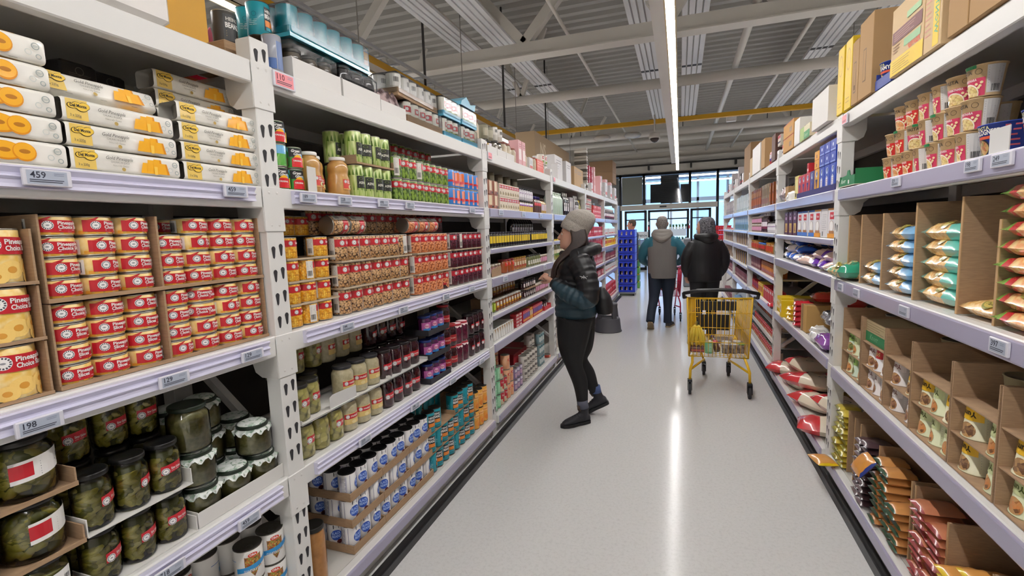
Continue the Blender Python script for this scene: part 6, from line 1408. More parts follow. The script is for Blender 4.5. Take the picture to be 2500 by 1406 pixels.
# --- bays 4 to 6
row(P_wbig, [5.70, 5.81, 5.92, 6.03, 6.14, 6.25], b2, .10, 'pale green plastic bottle, {} along after the third upright', 'bottle', 'pale green bottles'); row(P_wine, [6.42, 6.52, 6.62], b2, .09, 'dark oil bottle with white label, {} after the pale green ones', 'bottle', 'dark oil bottles'); row(P_boxg, [6.76, 6.86, 7.0], b2, .09, 'grey tall box, {} after the dark oil bottles', 'box', 'grey tall boxes'); row(P_wine, [7.12, 7.22, 7.31], b2, .09, 'dark oil bottle by the fourth upright, {}', 'bottle', 'dark oil bottles'); row(P_oil, [7.42, 7.50], b2, .09, 'golden oil bottle just before the fourth upright, {}', 'bottle', 'oil bottles')
for z, nm in ((1.2475, 'beam'), (1.4775, 'thin upper')):
 row(P_oil, seq(5.62, 7.5, .072), z, .07, 'cooking oil bottle, {} along the ' + nm + ' shelf of the fourth bay', 'bottle', 'cooking oil bottles') if z < 1.3 else None
for z in (.9525, .7245):
 row((P_vin, P_jam)[z < .9], seq(5.65, 7.5, .11), z, .08, ('vinegar bottle' if z > .9 else 'dark jar') + ', {} along the lower shelves of the fourth bay', 'food pack', 'lower fourth bay goods')
for k in range(2): row(P_wcan, seq(5.7, 7.4, .2), .1435 + .1265 * k, .08, 'can on the fourth bay deck, {}, ' + ('upper' if k else 'lower'), 'can', 'cans on the fourth bay deck')
for k in range(4): row(P_mixb, seq(7.80, 8.4, .11), b2 + .0765 * k, .09, 'small striped box, {} column of the fifth bay, ' + tierw(k, 4), 'box', 'striped boxes')
for k in range(3): row(P_redpk, seq(8.62, 9.5, .18), b2 + .074 * k, .1, 'red multipack, {} column of the fifth bay, ' + tierw(k, 3), 'food pack', 'red multipacks')
row(P_vin, seq(9.75, 11.5, .085), b2, .08, 'small dark bottle, {} along the top of the sixth bay', 'bottle', 'sixth bay bottles')
for z, src, p, nm in ((1.2475, P_redbx, .10, 'red box'), (.9525, P_swirl, .13, 'swirl-patterned box'), (.7245, P_swirl, .13, 'patterned box'), (.1435, P_redbx, .12, 'low red box')):
 for k in range(2 if z < 1.2 else 3):
  hz = {P_redbx: .1315, P_swirl: .1115}[src]
  if z + hz * (k + 1) < {1.2475: 1.70, .9525: 1.19, .7245: .93, .1435: .62}[z]: row(src, seq(7.80, 9.5, p), z, .08, nm + ', {} along the fifth bay', 'box', 'fifth bay boxes') if k == 0 else row(src, seq(7.80, 9.5, p), z + hz * k, .08, nm + f', {ORD[k]} layer, ' + '{} along the fifth bay', 'box', 'fifth bay boxes')
for z, src, p, nm in ((1.4775, P_whbx, .13, 'white box'), (1.2475, P_yelbx, .07, 'yellow packet box'), (.9525, P_brick, .085, 'chocolate box'), (.7245, P_whbx, .14, 'pale box'), (.1435, P_redbx, .1, 'red bottom box')):
 row(src, seq(9.75, 11.5, p), z, .08, nm + ', {} along the sixth bay', 'box', 'sixth bay boxes')
row(P_redbx, seq(9.75, 11.5, .1), .1435 + .132, .08, 'red bottom box, upper layer, {} along the sixth bay', 'box', 'sixth bay boxes')
# ------------------------------------------------------------------ right rack goods (ordinals count from the picture's right edge towards the entrance unless said)
z0 = 1.7885
def rrow(src, ys, z, d, fmt, cat, grp, rot=.12): row(src, ys, z, d, fmt, cat, grp, rot, Rt)
CL = 'kraft cup'
r1 = [(2.905, P_cupr), (2.795, P_cupr), (2.685, P_cupr), (2.570, P_cupp), (2.455, P_cupg), (2.340, P_cupp), (2.228, P_cupp)]
for c, (y, s_) in enumerate(r1): Rt(s_, y, z0, .098, f'{"red" if s_ in (P_cupr, P_cuprg) else "pink"} kraft pasta cup, {ORD[c]} from the green trays, bottom layer', 'cup', 'kraft pasta cups', rot=(.1, .3, .2, -.3, .1, .25, -.1)[c])
r2 = [(2.880, P_cupr), (2.775, P_cuprg), (2.650, P_cupg), (2.535, P_cupp), (2.420, P_cupg), (2.310, P_cupp), (2.200, P_cupp)]
for c, (y, s_) in enumerate(r2): Rt(s_, y, z0 + .1065, .098, f'{"red" if s_ in (P_cupr, P_cuprg) else "pink"} kraft pasta cup, {ORD[c]} from the green trays, second layer', 'cup', 'kraft pasta cups', rot=(.2, .1, 1.1, -.2, .1, .2, .45)[c])
r3 = [(2.790, P_cupr), (2.675, P_cupr), (2.550, P_cupp), (2.430, P_cupp), (2.315, P_cupp), (2.180, P_cupg)]
for c, (y, s_) in enumerate(r3): Rt(s_, y, z0 + .213, .098, f'{"red" if s_ is P_cupr else "pink"} kraft pasta cup, {ORD[c]} from the green trays, third layer', 'cup', 'kraft pasta cups', rot=(.6, .35, .1, -.15, .8, .35)[c])
for c in range(4):
 for k in range(2): Rt(P_cupp, 2.33 + .115 * c, z0 + .1065 * k, .215, f'kraft pasta cup in the shaded second row, {ORD[c]}, {"upper" if k else "lower"}', 'cup', 'kraft pasta cups behind', rot=jit())
Rt(P_bbowl, 2.035, z0, .105, 'wide blue pasta bowl with white lettering beside the pink cups', 'bowl', rot=.1); Rt(P_cupp, 2.03, z0 + .1065, .235, 'pink kraft pasta cup standing back above the blue bowl', 'cup', 'kraft pasta cups', rot=.3);
for k in range(2): Rt(P_cupp, 1.955, z0 + .1065 * k, .235, f'pink kraft cup in the shade behind the blue bowl, {"upper" if k else "lower"}', 'cup', 'kraft pasta cups', rot=.4)
for k in range(3):
 for c, y in enumerate((1.845, 1.725)): Rt((P_bcup2, P_bcup)[(k + c) % 2], y, z0 + .1085 * k, .095, f'blue pasta cup, {tierw(k, 3)} of the {"nearer to the bowl" if c == 0 else "edge"} pile', 'cup', 'blue pasta cups', rot=.15)
 Rt(P_bcup2, 1.86, z0 + .1085 * k, .22, f'blue pasta cup in the shaded rear pile, {tierw(k, 3)}', 'cup', 'blue pasta cups')
q = MB(); q.box(-.05, .05, -.0015, .0015, 0, .075, M('c9c8c6', .7)); t = q.build('divider_card'); t.location = (XR + .028, 1.93, z0); t.rotation_euler = (0, 0, -LZ); tag(t, 'plain white card between the blue bowl and the blue cups', 'divider card')
Rt(P_gtray, 3.235, z0, .105, 'empty green display tray beside the second upright, farther one', 'display tray', 'green display trays')
P_gtr2 = P_gtray
for c in range(3): Rt(P_lidb, 2.98 + .1 * c, z0, .42, f'dark blue box in the shade behind the green tray, {ORD[c]}', 'box', 'dark blue boxes behind', s=2.4)
Rt(P_bagtop, 2.93, z0, .27, 'red packet lying behind the empty green tray', 'packet')
# middle shelf: pasta bags between cardboard sides
z0 = 1.2575
for c, (y, h) in enumerate(((3.330, .370), (3.120, .370), (2.825, .370), (2.475, .405), (2.125, .410), (1.905, .33))):
 Rt(divider(h, .44), y, z0, .255, f'upright brown cardboard side on the pasta bag shelf, {ORD[c]} from the second upright', 'cardboard side', 'cardboard sides of the pasta boxes')
for k in range(5): Rt(P_sky, 2.650 + (.0, .01, -.005, .005, .0)[k], z0 + .060 * k, .115, f'sky blue pasta bag, {tierw(k, 5)} of its pile of five', 'bag', 'sky blue pasta bags', rot=(.05, -.04, .02, .06, -.03)[k])
for k in range(2):
 Rt(P_sky, 2.985, z0 + .060 * k, .115, f'sky blue pasta bag in the low pile, {"upper" if k else "lower"}, left of the tall pile', 'bag', 'sky blue pasta bags', rot=.05 - .1 * k)
Rt(P_sky, 3.235, z0, .12, 'blue pasta bag slumped beside the second upright', 'bag', 'sky blue pasta bags', rot=.5)
Rt(P_sky, 3.225, z0 + .07, .19, 'blue pasta bag end sticking up behind the slumped one', 'bag', 'sky blue pasta bags', rx=.5, rot=.6)
Rt(P_greenbag, 3.30, z0 + .005, .035, 'green pasta bag end hanging over the shelf edge at the second upright', 'bag', rot=.25)
for k in range(5): Rt(P_aqua, 2.305 + (.0, .008, -.01, .006, -.004)[k], z0 + .061 * k, .125, f'aqua pasta bag, {tierw(k, 5)} of its pile of five', 'bag', 'aqua pasta bags', rot=(.03, -.03, .05, -.02, .06)[k])
Rt(P_yelbag, 1.985, z0, .12, 'single yellow pasta bag lying in the emptied carton', 'bag', rot=.05)
for k in range(8): Rt(P_gredend, 1.745 + (.0, .02, -.01, .01, .025, -.01, .01, 0)[k], z0 + .0535 * k, .12, f'pasta bag with green and red end, {tierw(k, 8)} of the pile at the picture edge', 'bag', 'green-ended pasta bags', rot=(.04, -.06, .02, .05, -.05, .03, -.04, .05)[k])
for c in range(4): Rt(P_lidb if c % 2 else P_redbx, 3.1 - .35 * c, z0, .50, f'dark box at the back of the pasta bag shelf, {ORD[c]}', 'box', 'dark boxes behind the pasta bags', s=1.8)
# low shelf: instant noodle cups in brown cartons
z0 = .7165
BOX = [(3.175, .30), (2.852, .30), (2.555, .275), (2.254, .31), (1.957, .27), (1.677, .27)]
cont = [((P_nlem, P_ngrn), (P_ngrn, P_nlem)), ((P_nwht, P_nwht), (P_nwht, P_redw)), ((P_nwht, P_nwht), (P_nwht, P_nyel)), ((P_nlem, P_nlem), (P_nyel, P_nlem)), ((P_nyel, P_nlem), (P_nyel, P_nlem)), ((P_nlem, P_nyel), (P_nyel, P_nlem))]
bn = 'first second third fourth fifth sixth'.split()
for b, ((y, w), (lo, hi)) in enumerate(zip(BOX, cont)):
 Rt(brownbox(w, .40, 3, .1235), y, z0, .225, f'open brown carton of noodle cups, {bn[b]} from the second upright', 'carton', 'open noodle cup cartons')
 for k, pr in enumerate((lo, hi)):
  for c in range(3 if w > .28 else 2):
   yy = y + (w / 2 - .058) - (w - .116) * c / (2 if w > .28 else 1)
   Rt(pr[c % 2], yy, z0 + .0055 + .1235 * k + (0 if k == 0 else -.001), .085, f'upturned noodle cup, {ORD[c]} on the {"upper" if k else "lower"} floor of the {bn[b]} carton', 'cup', 'upturned noodle cups', rot=(.1, -.3, .4)[c] + .2 * k)
for k in range(2): Rt(P_nyl2, 3.362, z0 + (.117 if k else 0), .075, f'yellow noodle cup squeezed against the second upright, {"upper" if k else "lower"}', 'cup', 'yellow noodle cups by the upright', s=.82, rot=.1)
P_kgreen = carton('cup_carton', .27, .16, .115, M('b3a07a', .7), Art().rect(-.13, .135, .004, .055, M('1f7a4a')).text('Knorr', -.07, .018, .03, M('7fae84'), .0, .3, res=1).lines(-.12, .12, .10, 4, .012, .003, M('8a7a55')))
Rt(P_kgreen, 2.87, z0 + .252, .12, 'kraft carton with a green script band standing in the second noodle carton', 'carton')
for b, (y, src, d, n) in enumerate(((3.10, P_gry, .22, 'second upright'), (2.80, P_gry, .25, 'green band carton'), (2.50, P_olv, .22, 'third carton wall'), (1.95, P_olv, .16, 'fifth carton wall'), (1.65, P_olv, .16, 'sixth carton wall'), (1.80, P_olv, .26, 'picture edge rear'))):
 Rt(src, y, z0 + .2525, d, f'dull open-topped soup cup standing on the top card near the {n}', 'cup', 'dull soup cups on the top cards', rot=.3)
# bottom deck: noodle packets
z0 = .1435
for c, (y, h) in enumerate(((3.185, .365), (3.080, .365), (2.985, .365), (2.725, .36), (2.37, .36), (2.335, .36), (2.075, .355), (1.80, .35))):
 Rt(divider(h, .42, .008), y, z0, .245, f'brown cardboard side between noodle packets, {ORD[c]} from the second upright', 'cardboard side', 'cardboard sides on the bottom deck')
q = MB(); q.box(-.78, .78, -.006, .006, 0, .03, CARD); t = q.build('cardboard_strip'); t.location = (XR + .47, 2.60, z0 + .345); t.rotation_euler = (0, 0, -LZ); tag(t, 'long brown carton rim behind the noodle packet piles', 'carton rim')
q = MB(); q.box(-.78, .78, 0, .012, 0, .36, CARD); t = q.build('backing_board'); t.location = (XR + .48, 2.60, z0); t.rotation_euler = (0, 0, -LZ); tag(t, 'brown carton back wall behind the noodle packet piles', 'carton')
def pile(src, y, n, h, d, fmt, grp, rot=LZ, jx=.012):
 for k in range(n): Rt(src, y + R.uniform(-jx, jx) * .4, z0 + h * k, d + R.uniform(-jx, jx), fmt.format(ORD[k]), 'noodle packet', grp, rot=rot + R.uniform(-.05, .05))
pile(P_ndl, 3.345, 10, .0345, .075, 'yellow-green noodle packet, {} up in the pile by the second upright', 'yellow-green noodle packets'); pile(P_ndl, 3.240, 10, .0345, .075, 'yellow-green noodle packet, {} up in the inner pile', 'yellow-green noodle packets')
Rt(P_nye, 3.27, z0 + .0, -.065, 'yellow noodle packet fallen on to the deck edge below its pile', 'noodle packet', rot=.2)
pile(P_nchoc, 2.925, 9, .0345, .06, 'dark noodle packet, {} up in the farther dark pile', 'dark noodle packets'); pile(P_nchoc, 2.81, 10, .0345, .055, 'dark noodle packet, {} up in the nearer dark pile', 'dark noodle packets')
pile(P_ngr, 2.655, 9, .0365, .055, 'green-edged noodle packet, {} up in the farther pile', 'green-edged noodle packets'); pile(P_ngr, 2.545, 9, .0365, .06, 'green-edged noodle packet, {} up in the middle pile', 'green-edged noodle packets'); pile(P_ngr, 2.435, 6, .0365, .055, 'green-edged noodle packet, {} up in the low pile', 'green-edged noodle packets')
Rt(P_nbl, 2.68, z0 + .265, -.03, 'blue-ended noodle packet tipped out in front of the green-edged piles', 'noodle packet', rx=.9)
pile(P_npk, 2.245, 10, .0335, .08, 'reddish noodle packet, {} up in the farther reddish pile', 'reddish noodle packets'); pile(P_npk, 2.135, 9, .0335, .08, 'reddish noodle packet, {} up in the nearer reddish pile', 'reddish noodle packets')
pile(P_nye, 2.0, 6, .0365, .065, 'yellow-edged noodle packet, {} up in the pile beside the reddish ones', 'yellow-edged noodle packets'); pile(P_nye, 1.88, 8, .0365, .08, 'yellow-edged noodle packet, {} up in the pile at the picture edge', 'yellow-edged noodle packets')
for c in range(5): Rt(cbox(.30, .30, .19, CARD, Art().disc(0, .1, .03, INK, 10, ri=.022), name='cardboard_carton'), 3.1 - .32 * c, z0 + .376, .32, f'closed brown carton lying on the noodle cartons under the shelf, {ORD[c]}', 'carton', 'closed cartons under the low shelf', s=.72)
# --- tops of the right rack
zt = 2.2155
KB = M('ae8c62', .8); YB = M('e3c11f', .5)
def tb(y0, y1, h, d0, dep, mat, lab, art=None, side=None, grp='cartons on the right rack top'):
 w = y0 - y1; src = cbox(w - .004, dep, h, mat, art, side); return Rt(src, (y0 + y1) / 2, zt, d0 + dep / 2, lab, 'carton', grp)
ya = lambda: Art().disc(0, .27, .035, M('c9a030'), 16, ry=.06, ri=.030).lines(-.03, .03, .06, 2, .02, .004, M('b58d20'))
tb(3.49, 3.375, .375, -.012, .30, YB, 'yellow-fronted carton on the right rack top, farther of two', ya()); tb(3.35, 3.235, .375, -.012, .30, YB, 'yellow-fronted carton on the right rack top, nearer of two', ya())
tb(3.23, 3.125, .33, -.012, .34, KB, 'narrow brown carton with a printed strip beside the yellow ones', Art().rect(-.018, .018, .06, .22, M('6f5436')).rect(-.013, .013, .066, .214, KB).rect(-.01, .01, .075, .10, CARDD))
tb(3.12, 2.925, .385, -.012, .36, KB, 'tall brown carton between the narrow one and the blue cups', Art().rect(-.03, .01, .08, .24, M('6f5436')).rect(-.025, .005, .086, .234, KB))
Rt(tray('display_tray', .19, .26, .075, M('2a3f92', .5), .6, .003), 2.815, zt, .13, 'dark blue display tray of cups on the right rack top', 'display tray'); Rt(P_bcup, 2.85, zt + .004, .055, 'blue pasta cup in the blue tray on the right rack top, farther one', 'cup', 'blue cups on the rack top'); Rt(P_bcup2, 2.76, zt + .004, .17, 'blue pasta cup at the back of the blue tray on the right rack top', 'cup', 'blue cups on the rack top')
Rt(tray('display_tray', .19, .12, .14, KB, .2, .004), 2.81, zt, .325, 'brown carton half behind the blue cup tray', 'carton')
a1 = Art(); a1.rect(-.155, .155, .004, .070, YB); a1.text('GINGER', .02, .075, .028, M('d8502a'), .02, wmax=.11, res=1); a1.lines(-.13, .04, .055, 5, .010, .003, M('a98a1c')); a1.rect(-.02, .13, .095, .125, M('8fb98a')); a1.rect(-.14, .14, .135, .185, M('6a2a2a')); a1.lines(-.12, .08, .172, 4, .009, .003, M('b58a7a')); a1.rect(.0, .13, .20, .225, M('9ac08c')); a1.lines(-.13, -.06, .12, 3, .012, .004, M('8f6a4a'))
tb(2.695, 2.385, .285, -.012, .32, M('d2b68c', .7), 'pale brown carton with yellow, dark red and green printing', a1)
a2 = Art(); a2.rect(.005, .05, .01, .27, YB); vs, fs, w_ = textmesh('WONTONS', .02, 0., 1); k_ = .026 / .7; a2._a([(.018 + y * k_, .05 + x * k_) for x, y in vs], [f[::-1] for f in fs], M('4f9a6a', .5)); a2.lines(-.06, -.01, .2, 8, .02, .005, M('cf8f7a'))
tb(2.380, 2.245, .30, -.012, .32, M('d2b68c', .7), 'pale carton with a yellow side stripe and green letters', a2)
tb(2.20, 2.07, .34, -.012, .32, KB, 'brown carton with outlined panel next to the yellow-striped one', Art().rect(-.03, .01, .15, .30, M('6f5436')).rect(-.026, .006, .154, .296, KB)); tb(2.065, 1.80, .34, -.012, .32, KB, 'wide brown carton with a dark frame print at the picture corner', Art().rect(-.09, .06, .12, .30, M('5a4630')).rect(-.08, .05, .13, .29, KB).rect(-.12, -.10, .14, .3, OFFW))
tb(1.795, 1.45, .34, -.012, .32, KB, 'brown carton continuing past the picture corner')
tb(3.995, 3.60, .215, -.03, .30, M('d9d6d2', .6), 'white foam carton on the right rack top just past the second upright')
Rt(P_pinkbx, 4.06, zt, .06, 'bright pink-red packet beside the white foam carton', 'packet', s=.85);
tb(4.45, 4.14, .10, -.01, .25, M('d5cfae', .6), 'cream and green carton with leaf picture on the right rack top', Art().rect(-.15, -.02, .0, .098, M('9ab86a')).rect(-.02, .15, .0, .055, M('2f8a4a')).text('Knorr', .0, .015, .028, M('b8dcb0'), .0, .2, res=1))
tb(4.66, 4.47, .20, -.01, .2, M('dcdad6', .5), 'white torn carton on the right rack top after the cream one')
for k in range(2): Rt(cbox(.42, .28, .118, M('c2914e', .7), Art().rect(-.21, .21, .112, .118, M('b0402a')).rect(.05, .15, .03, .07, M('8f6a38'))), 4.905, zt + .1195 * k, .13, f'orange-brown carton on the right rack top, {"upper" if k else "lower"} of two', 'carton', 'orange-brown cartons')
for c, y in enumerate((5.20, 5.32, 5.44)):
 for k in range(2): Rt((P_pinkbx, P_whitebag, P_greybag)[(c + k) % 3] if (c + k) % 3 else P_mixb, y, zt + .12 * k, .08, f'wrapped pink and white packet on the right rack top, {ORD[c]} past the orange-brown cartons, {"upper" if k else "lower"}', 'packet', 'wrapped packets on the rack top', s=.7 if (c + k) % 3 else 1.4)
tb(5.72, 5.52, .26, -.01, .2, M('5a3a30', .6), 'dark brown wrapped box on the right rack top at the third upright')
for c, y in enumerate((5.86, 5.96, 6.06)): Rt(P_ketch, y, zt, .06, f'red sauce bottle on the right rack top, {ORD[c]}', 'bottle', 'red sauce bottles on the rack top')
tb(6.42, 6.16, .32, -.01, .25, KB, 'tan carton on the right rack top after the sauce bottles'); tb(7.15, 6.50, .33, -.01, .25, M('dddad8', .55), 'large white carton on the right rack top past the third upright')
tb(7.38, 7.18, .24, -.01, .22, M('cdb58e', .7), 'small tan house-shaped carton on the right rack top'); Rt(P_ketch, 7.48, zt, .06, 'dark red bottle beside the tan house-shaped carton', 'bottle', s=1.2); tb(8.30, 7.60, .50, .02, .3, M('8a6c4c', .8), 'tall dark brown carton on the farther right rack top')
for c in range(8): Rt((P_whbx, P_darkjar, P_boxg)[c % 3], 8.45 + .36 * c, zt, .08, f'carton or jar on the far right rack top, {ORD[c]} along', 'food pack', 'goods on the far right rack top', s=1.3)
# --- bay 2 of the right rack (between second and third upright)
z0 = 1.7905
P_ctr = tray('display_tray', 1.06, .10, .040, M('221c66', .5), .98, .003)
Rt(P_ctr, 4.095, z0, .065, 'long dark blue display tray under the coffee boxes', 'display tray')
def coffee2(c, tagc, tri):
 w, h = .120, .172; a = Art(); a.disc(0, .135, .022, M('d8e2f2'), 14); a.disc(.006, .139, .014, M('23306a'), 12); a.poly([(-.006, .105), (.02, .15), (.026, .138)], M('9fc8ee'));
 a.poly([(-.022, .03), (.022, .03), (.022, .088), (0, .104), (-.022, .088)], M(tagc)) if not tri else a.poly([(-.03, .10), (.03, .10), (0, .03)], M(tagc)); a.lines(-.014, .014, .075, 4, .011, .003, M('b05a5a')); a.disc(0, .094, .004, INK, 8)
 return carton('coffee_box', w, .085, h, M(c, .4, coat=.2), a)
CB, CY, CN, CR = coffee2('1d46b6', 'e6e8f2', 0), coffee2('dfa42a', '2a2f66', 1), coffee2('312c80', '4a5aa8', 1), coffee2('c42e40', '3a3486', 1)
for c, (y, s_, nm) in enumerate(((3.655, CB, 'blue'), (3.785, CB, 'blue'), (3.915, CB, 'blue'), (4.045, CY, 'yellow'), (4.175, CN, 'navy'), (4.305, CR, 'red'), (4.435, CR, 'red'), (4.560, CR, 'red'))):
 Rt(s_, y, z0 + .0035, .065, f'{nm} coffee box in the blue tray, {ORD[c]} from the second upright', 'box', 'coffee boxes')
P_lb, P_ly = carton('coffee_pack', .122, .09, .072, M('1c3fae', .4, coat=.2), Art().rect(-.05, .05, .008, .013, M('9db6ea')).disc(0, .042, .012, M('d9e4f6'), 10)), carton('coffee_pack', .122, .09, .062, M('e5a11c', .4, coat=.2), Art().rect(-.008, .008, .014, .036, BLACK))
for c, y in enumerate((3.655, 3.785, 3.915)):
 for k in range(2): Rt(P_lb, y, z0 + .176 + .0725 * k, .065, f'blue coffee pack stacked on the blue coffee box, {ORD[c]} column, {"upper" if k else "lower"}', 'box', 'blue coffee packs')
for k in range(2): Rt(P_ly, 4.045, z0 + .176 + .0625 * k, .065, f'yellow coffee pack on the yellow coffee box, {"upper" if k else "lower"}', 'box', 'yellow coffee packs')
Rt(P_redbx, 4.37, z0 + .176, .065, 'red box lying on top of the red coffee boxes', 'box', s=.6)
Rt(carton('cereal_bag', .14, .08, .19, M('d0c070', .5), Art().rect(-.05, .05, .05, .16, M('e0d890')).rect(-.05, -.01, .02, .05, INK)), 4.71, z0, .07, 'yellow-green bag of grains beside the red coffee boxes', 'bag'); Rt(P_whitebag, 4.90, z0, .09, 'pinkish bag slumped beside the yellow-green bag', 'bag', rx=1.2, s=1.1); Rt(cbox(.13, .1, .13, KB), 5.06, z0, .07, 'tan box beside the crumpled dark bag', 'box'); Rt(P_crump, 5.27, z0, .10, 'crumpled dark metallic bag at the third upright', 'bag', s=1.05)
def wide(src_w, c, foot, bk=False):
 w, h = src_w, .19; a = Art()
 if bk: a.barcode(-.05, -.02, .01, .04, INK); a.lines(-.05, .05, .15, 8, .014, .003, M('b8b4b8'))
 else: a.rect(-w / 2, w / 2, h - .012, h, M(foot)); a.rect(-.04, .05, .12, .165, M('c62a36')); a.text('Hafrar', .005, .135, .016, WHITE, .02, align='c', wmax=.07, res=1); a.disc(.0, .075, .048, M('c9b8ac'), 20, ry=.038); a.disc(.0, .075, .042, M('f2efec'), 20, ry=.033); a.rect(-w / 2, w / 2, 0, .028, M(foot)); a.rect(-.05, .06, .028, .046, M('b07a4a'))
 return carton('cereal_box', w, .07, h, M(c, .45), a)
CW, CWB, CBK = wide(.165, 'e0dddf', 'd9952c'), wide(.165, 'dddde2', '3f74c4'), wide(.15, 'dedbdb', 'd9952c', True)
z0 = 1.4905
for c, (y, s_, nm) in enumerate(((3.645, CW, 'white and orange cereal box'), (3.815, CBK, 'plain backed cereal box'), (3.985, CW, 'white and orange cereal box'), (4.155, CWB, 'white and blue cereal box'), (4.36, CWB, 'white and blue cereal box'), (4.53, CWB, 'white and blue cereal box'))): Rt(s_, y, z0, .06, f'{nm}, {ORD[c]} from the second upright on the thin shelf', 'box', 'cereal boxes')
def mar():
 a = Art(); a.rect(-.035, .05, .02, .10, M('d8b868')); a.poly([(-.02, .03), (.03, .03), (.0, .10)], M('8a5a2c')); a.rect(-.03, .03, .13, .155, M('c8a8c4')); a.disc(0, .178, .012, M('e0d4e0'), 10); return carton('bar_box', .150, .07, .20, M('4c1a3a', .4), a)
MR = mar()
for c, y in enumerate((4.72, 4.895, 5.075)): Rt(MR, y, z0, .06, f'maroon box with golden bar picture, {ORD[c]} after the cereal boxes', 'box', 'maroon boxes')
z0 = 1.2605
for c, (y, k) in enumerate(((4.62, 0), (4.90, 0), (5.18, 0), (4.74, 1), (5.02, 1), (5.22, 2), (4.95, 2))): Rt(P_rblu, y, z0 + .062 * k, .10 + .01 * c, f'white and blue rice bag, {ORD[c]} in the heap near the third upright', 'bag', 'white and blue rice bags', rot=jit(.3))
for c, (y, k) in enumerate(((3.64, 0), (3.90, 0), (4.16, 0), (4.38, 0), (3.72, 1), (4.02, 1))): Rt(P_rpur, y, z0 + .062 * k, .10 + .02 * k, f'pale and purple rice bag, {ORD[c]} in the heap near the second upright', 'bag', 'pale and purple rice bags', rot=jit(.3))
for c in range(3): Rt(P_rblu, 4.0 + .3 * c, z0 + .124, .25, f'dark blue rice bag at the back of the heap, {ORD[c]}', 'bag', 'rice bags at the back', rot=jit(.3))
z0 = .7375
for c, y in enumerate((5.36, 5.28, 5.20)): Rt(P_maggi, y, z0, .12, f'yellow and white carton, {ORD[c]} from the third upright on the low shelf', 'carton', 'yellow and white cartons')
q = MB(); q.box(-.35, .35, -.15, .15, 0, .006, M('d6bc30', .5)); t = q.build('yellow_carton'); t.location = (XR + .26, 4.95, z0 + .152); t.rotation_euler = (0, 0, -LZ); q2 = MB(); q2.box(-.35, .35, -.12, .15, -.151, 0, M('b8a03a', .6)); q2.build('carton_body', t); tag(t, 'row of yellow carton tops running back behind the snack packets', 'carton')
Rt(P_maggi, 5.02, z0, .09, 'yellow and white carton standing forward with its printed side showing', 'carton', rot=.0);
for k in range(3): Rt(P_yelsnack, 4.80, z0 + .042 * k, .07, f'yellow snack packet, {tierw(k, 3)} in the cut-open carton', 'packet', 'yellow snack packets', rot=1.4)
for k in range(5): Rt(P_redsnack, 4.52, z0 + .043 * k, .07, f'red snack packet, {tierw(k, 5)} of its pile beside the tan carton side', 'packet', 'red snack packets', rot=1.45)
for c, y in enumerate((4.68, 4.40)): Rt(divider(.215, .40, .012), y, z0, .23, f'tan carton side on the low shelf, {"next to the yellow" if c == 0 else "right of the red"} snack packets', 'cardboard side', 'tan carton sides');
Rt(cbox(.10, .40, .215, M('c29a5c', .75)), 4.335, z0, .24, 'tan carton standing edge-on beside the red snack packets', 'carton')
Rt(P_bagtop, 4.45, z0 + .218, .19, 'red crisp bag lying on top of the snack cartons', 'bag'); Rt(P_bagtop, 4.15, z0 + .218, .3, 'red crisp bag lying farther back over the snack cartons', 'bag')
Rt(P_greybag, 4.02, z0 + .11, .16, 'grey plastic bag on top of the pale bags', 'bag', 'grey and pale bags'); Rt(P_whitebag, 4.10, z0, .09, 'pale plastic bag bulging at the shelf edge', 'bag', 'grey and pale bags'); Rt(P_greybag, 3.90, z0, .19, 'grey plastic bag low behind the purple pack', 'bag', 'grey and pale bags'); Rt(P_purp, 3.72, z0, .06, 'purple shiny pack nearest the second upright on the low shelf', 'bag')
Rt(P_whitebag, 3.93, z0, .05, 'pale rounded pack between the purple pack and the tan carton', 'bag', 'grey and pale bags')
z0 = .1435
for c, (src, y, z, d, rt, lab) in enumerate(((P_fl1, 3.72, .0, .09, 1.35, 'front one nearest the second upright, lying askew'), (P_fl2, 3.86, .105, .18, .25, 'on top next to the second upright'), (P_fl1, 4.25, 0, .13, .5, 'low in the middle of the heap'), (P_fl2, 4.45, .10, .15, .9, 'on top in the middle of the heap'), (P_fl1, 4.78, .0, .14, .3, 'low beyond the middle'), (P_fl2, 4.95, .105, .2, .2, 'on top at the far end of the heap'), (P_fl1, 5.2, 0, .12, 1.2, 'low at the far end by the third upright'))):
 Rt(src, y, z0 + z, d, f'red and white flour bag, {lab}', 'bag', 'red and white flour bags', rot=rt)
Rt(cbox(.5, .2, .20, M('8a7448', .7), Art().rect(.02, .22, .02, .18, M('b59a2c')).text('River', .05, .08, .045, M('7a4a1c'), .01, res=1).poly([(-.2, .03), (-.06, .03), (-.14, .15)], M('9a5a3a'))), 4.55, z0, .46, 'printed yellow and brown carton at the back of the bottom deck', 'carton')
for c in range(2):
 for k in range(2): Rt(P_redbx, 5.1 + .12 * c, z0 + .14 * k, .48, f'dark red tin-like box at the back of the bottom deck, {ORD[c]} column, {"upper" if k else "lower"}', 'box', 'dark red boxes at the back')
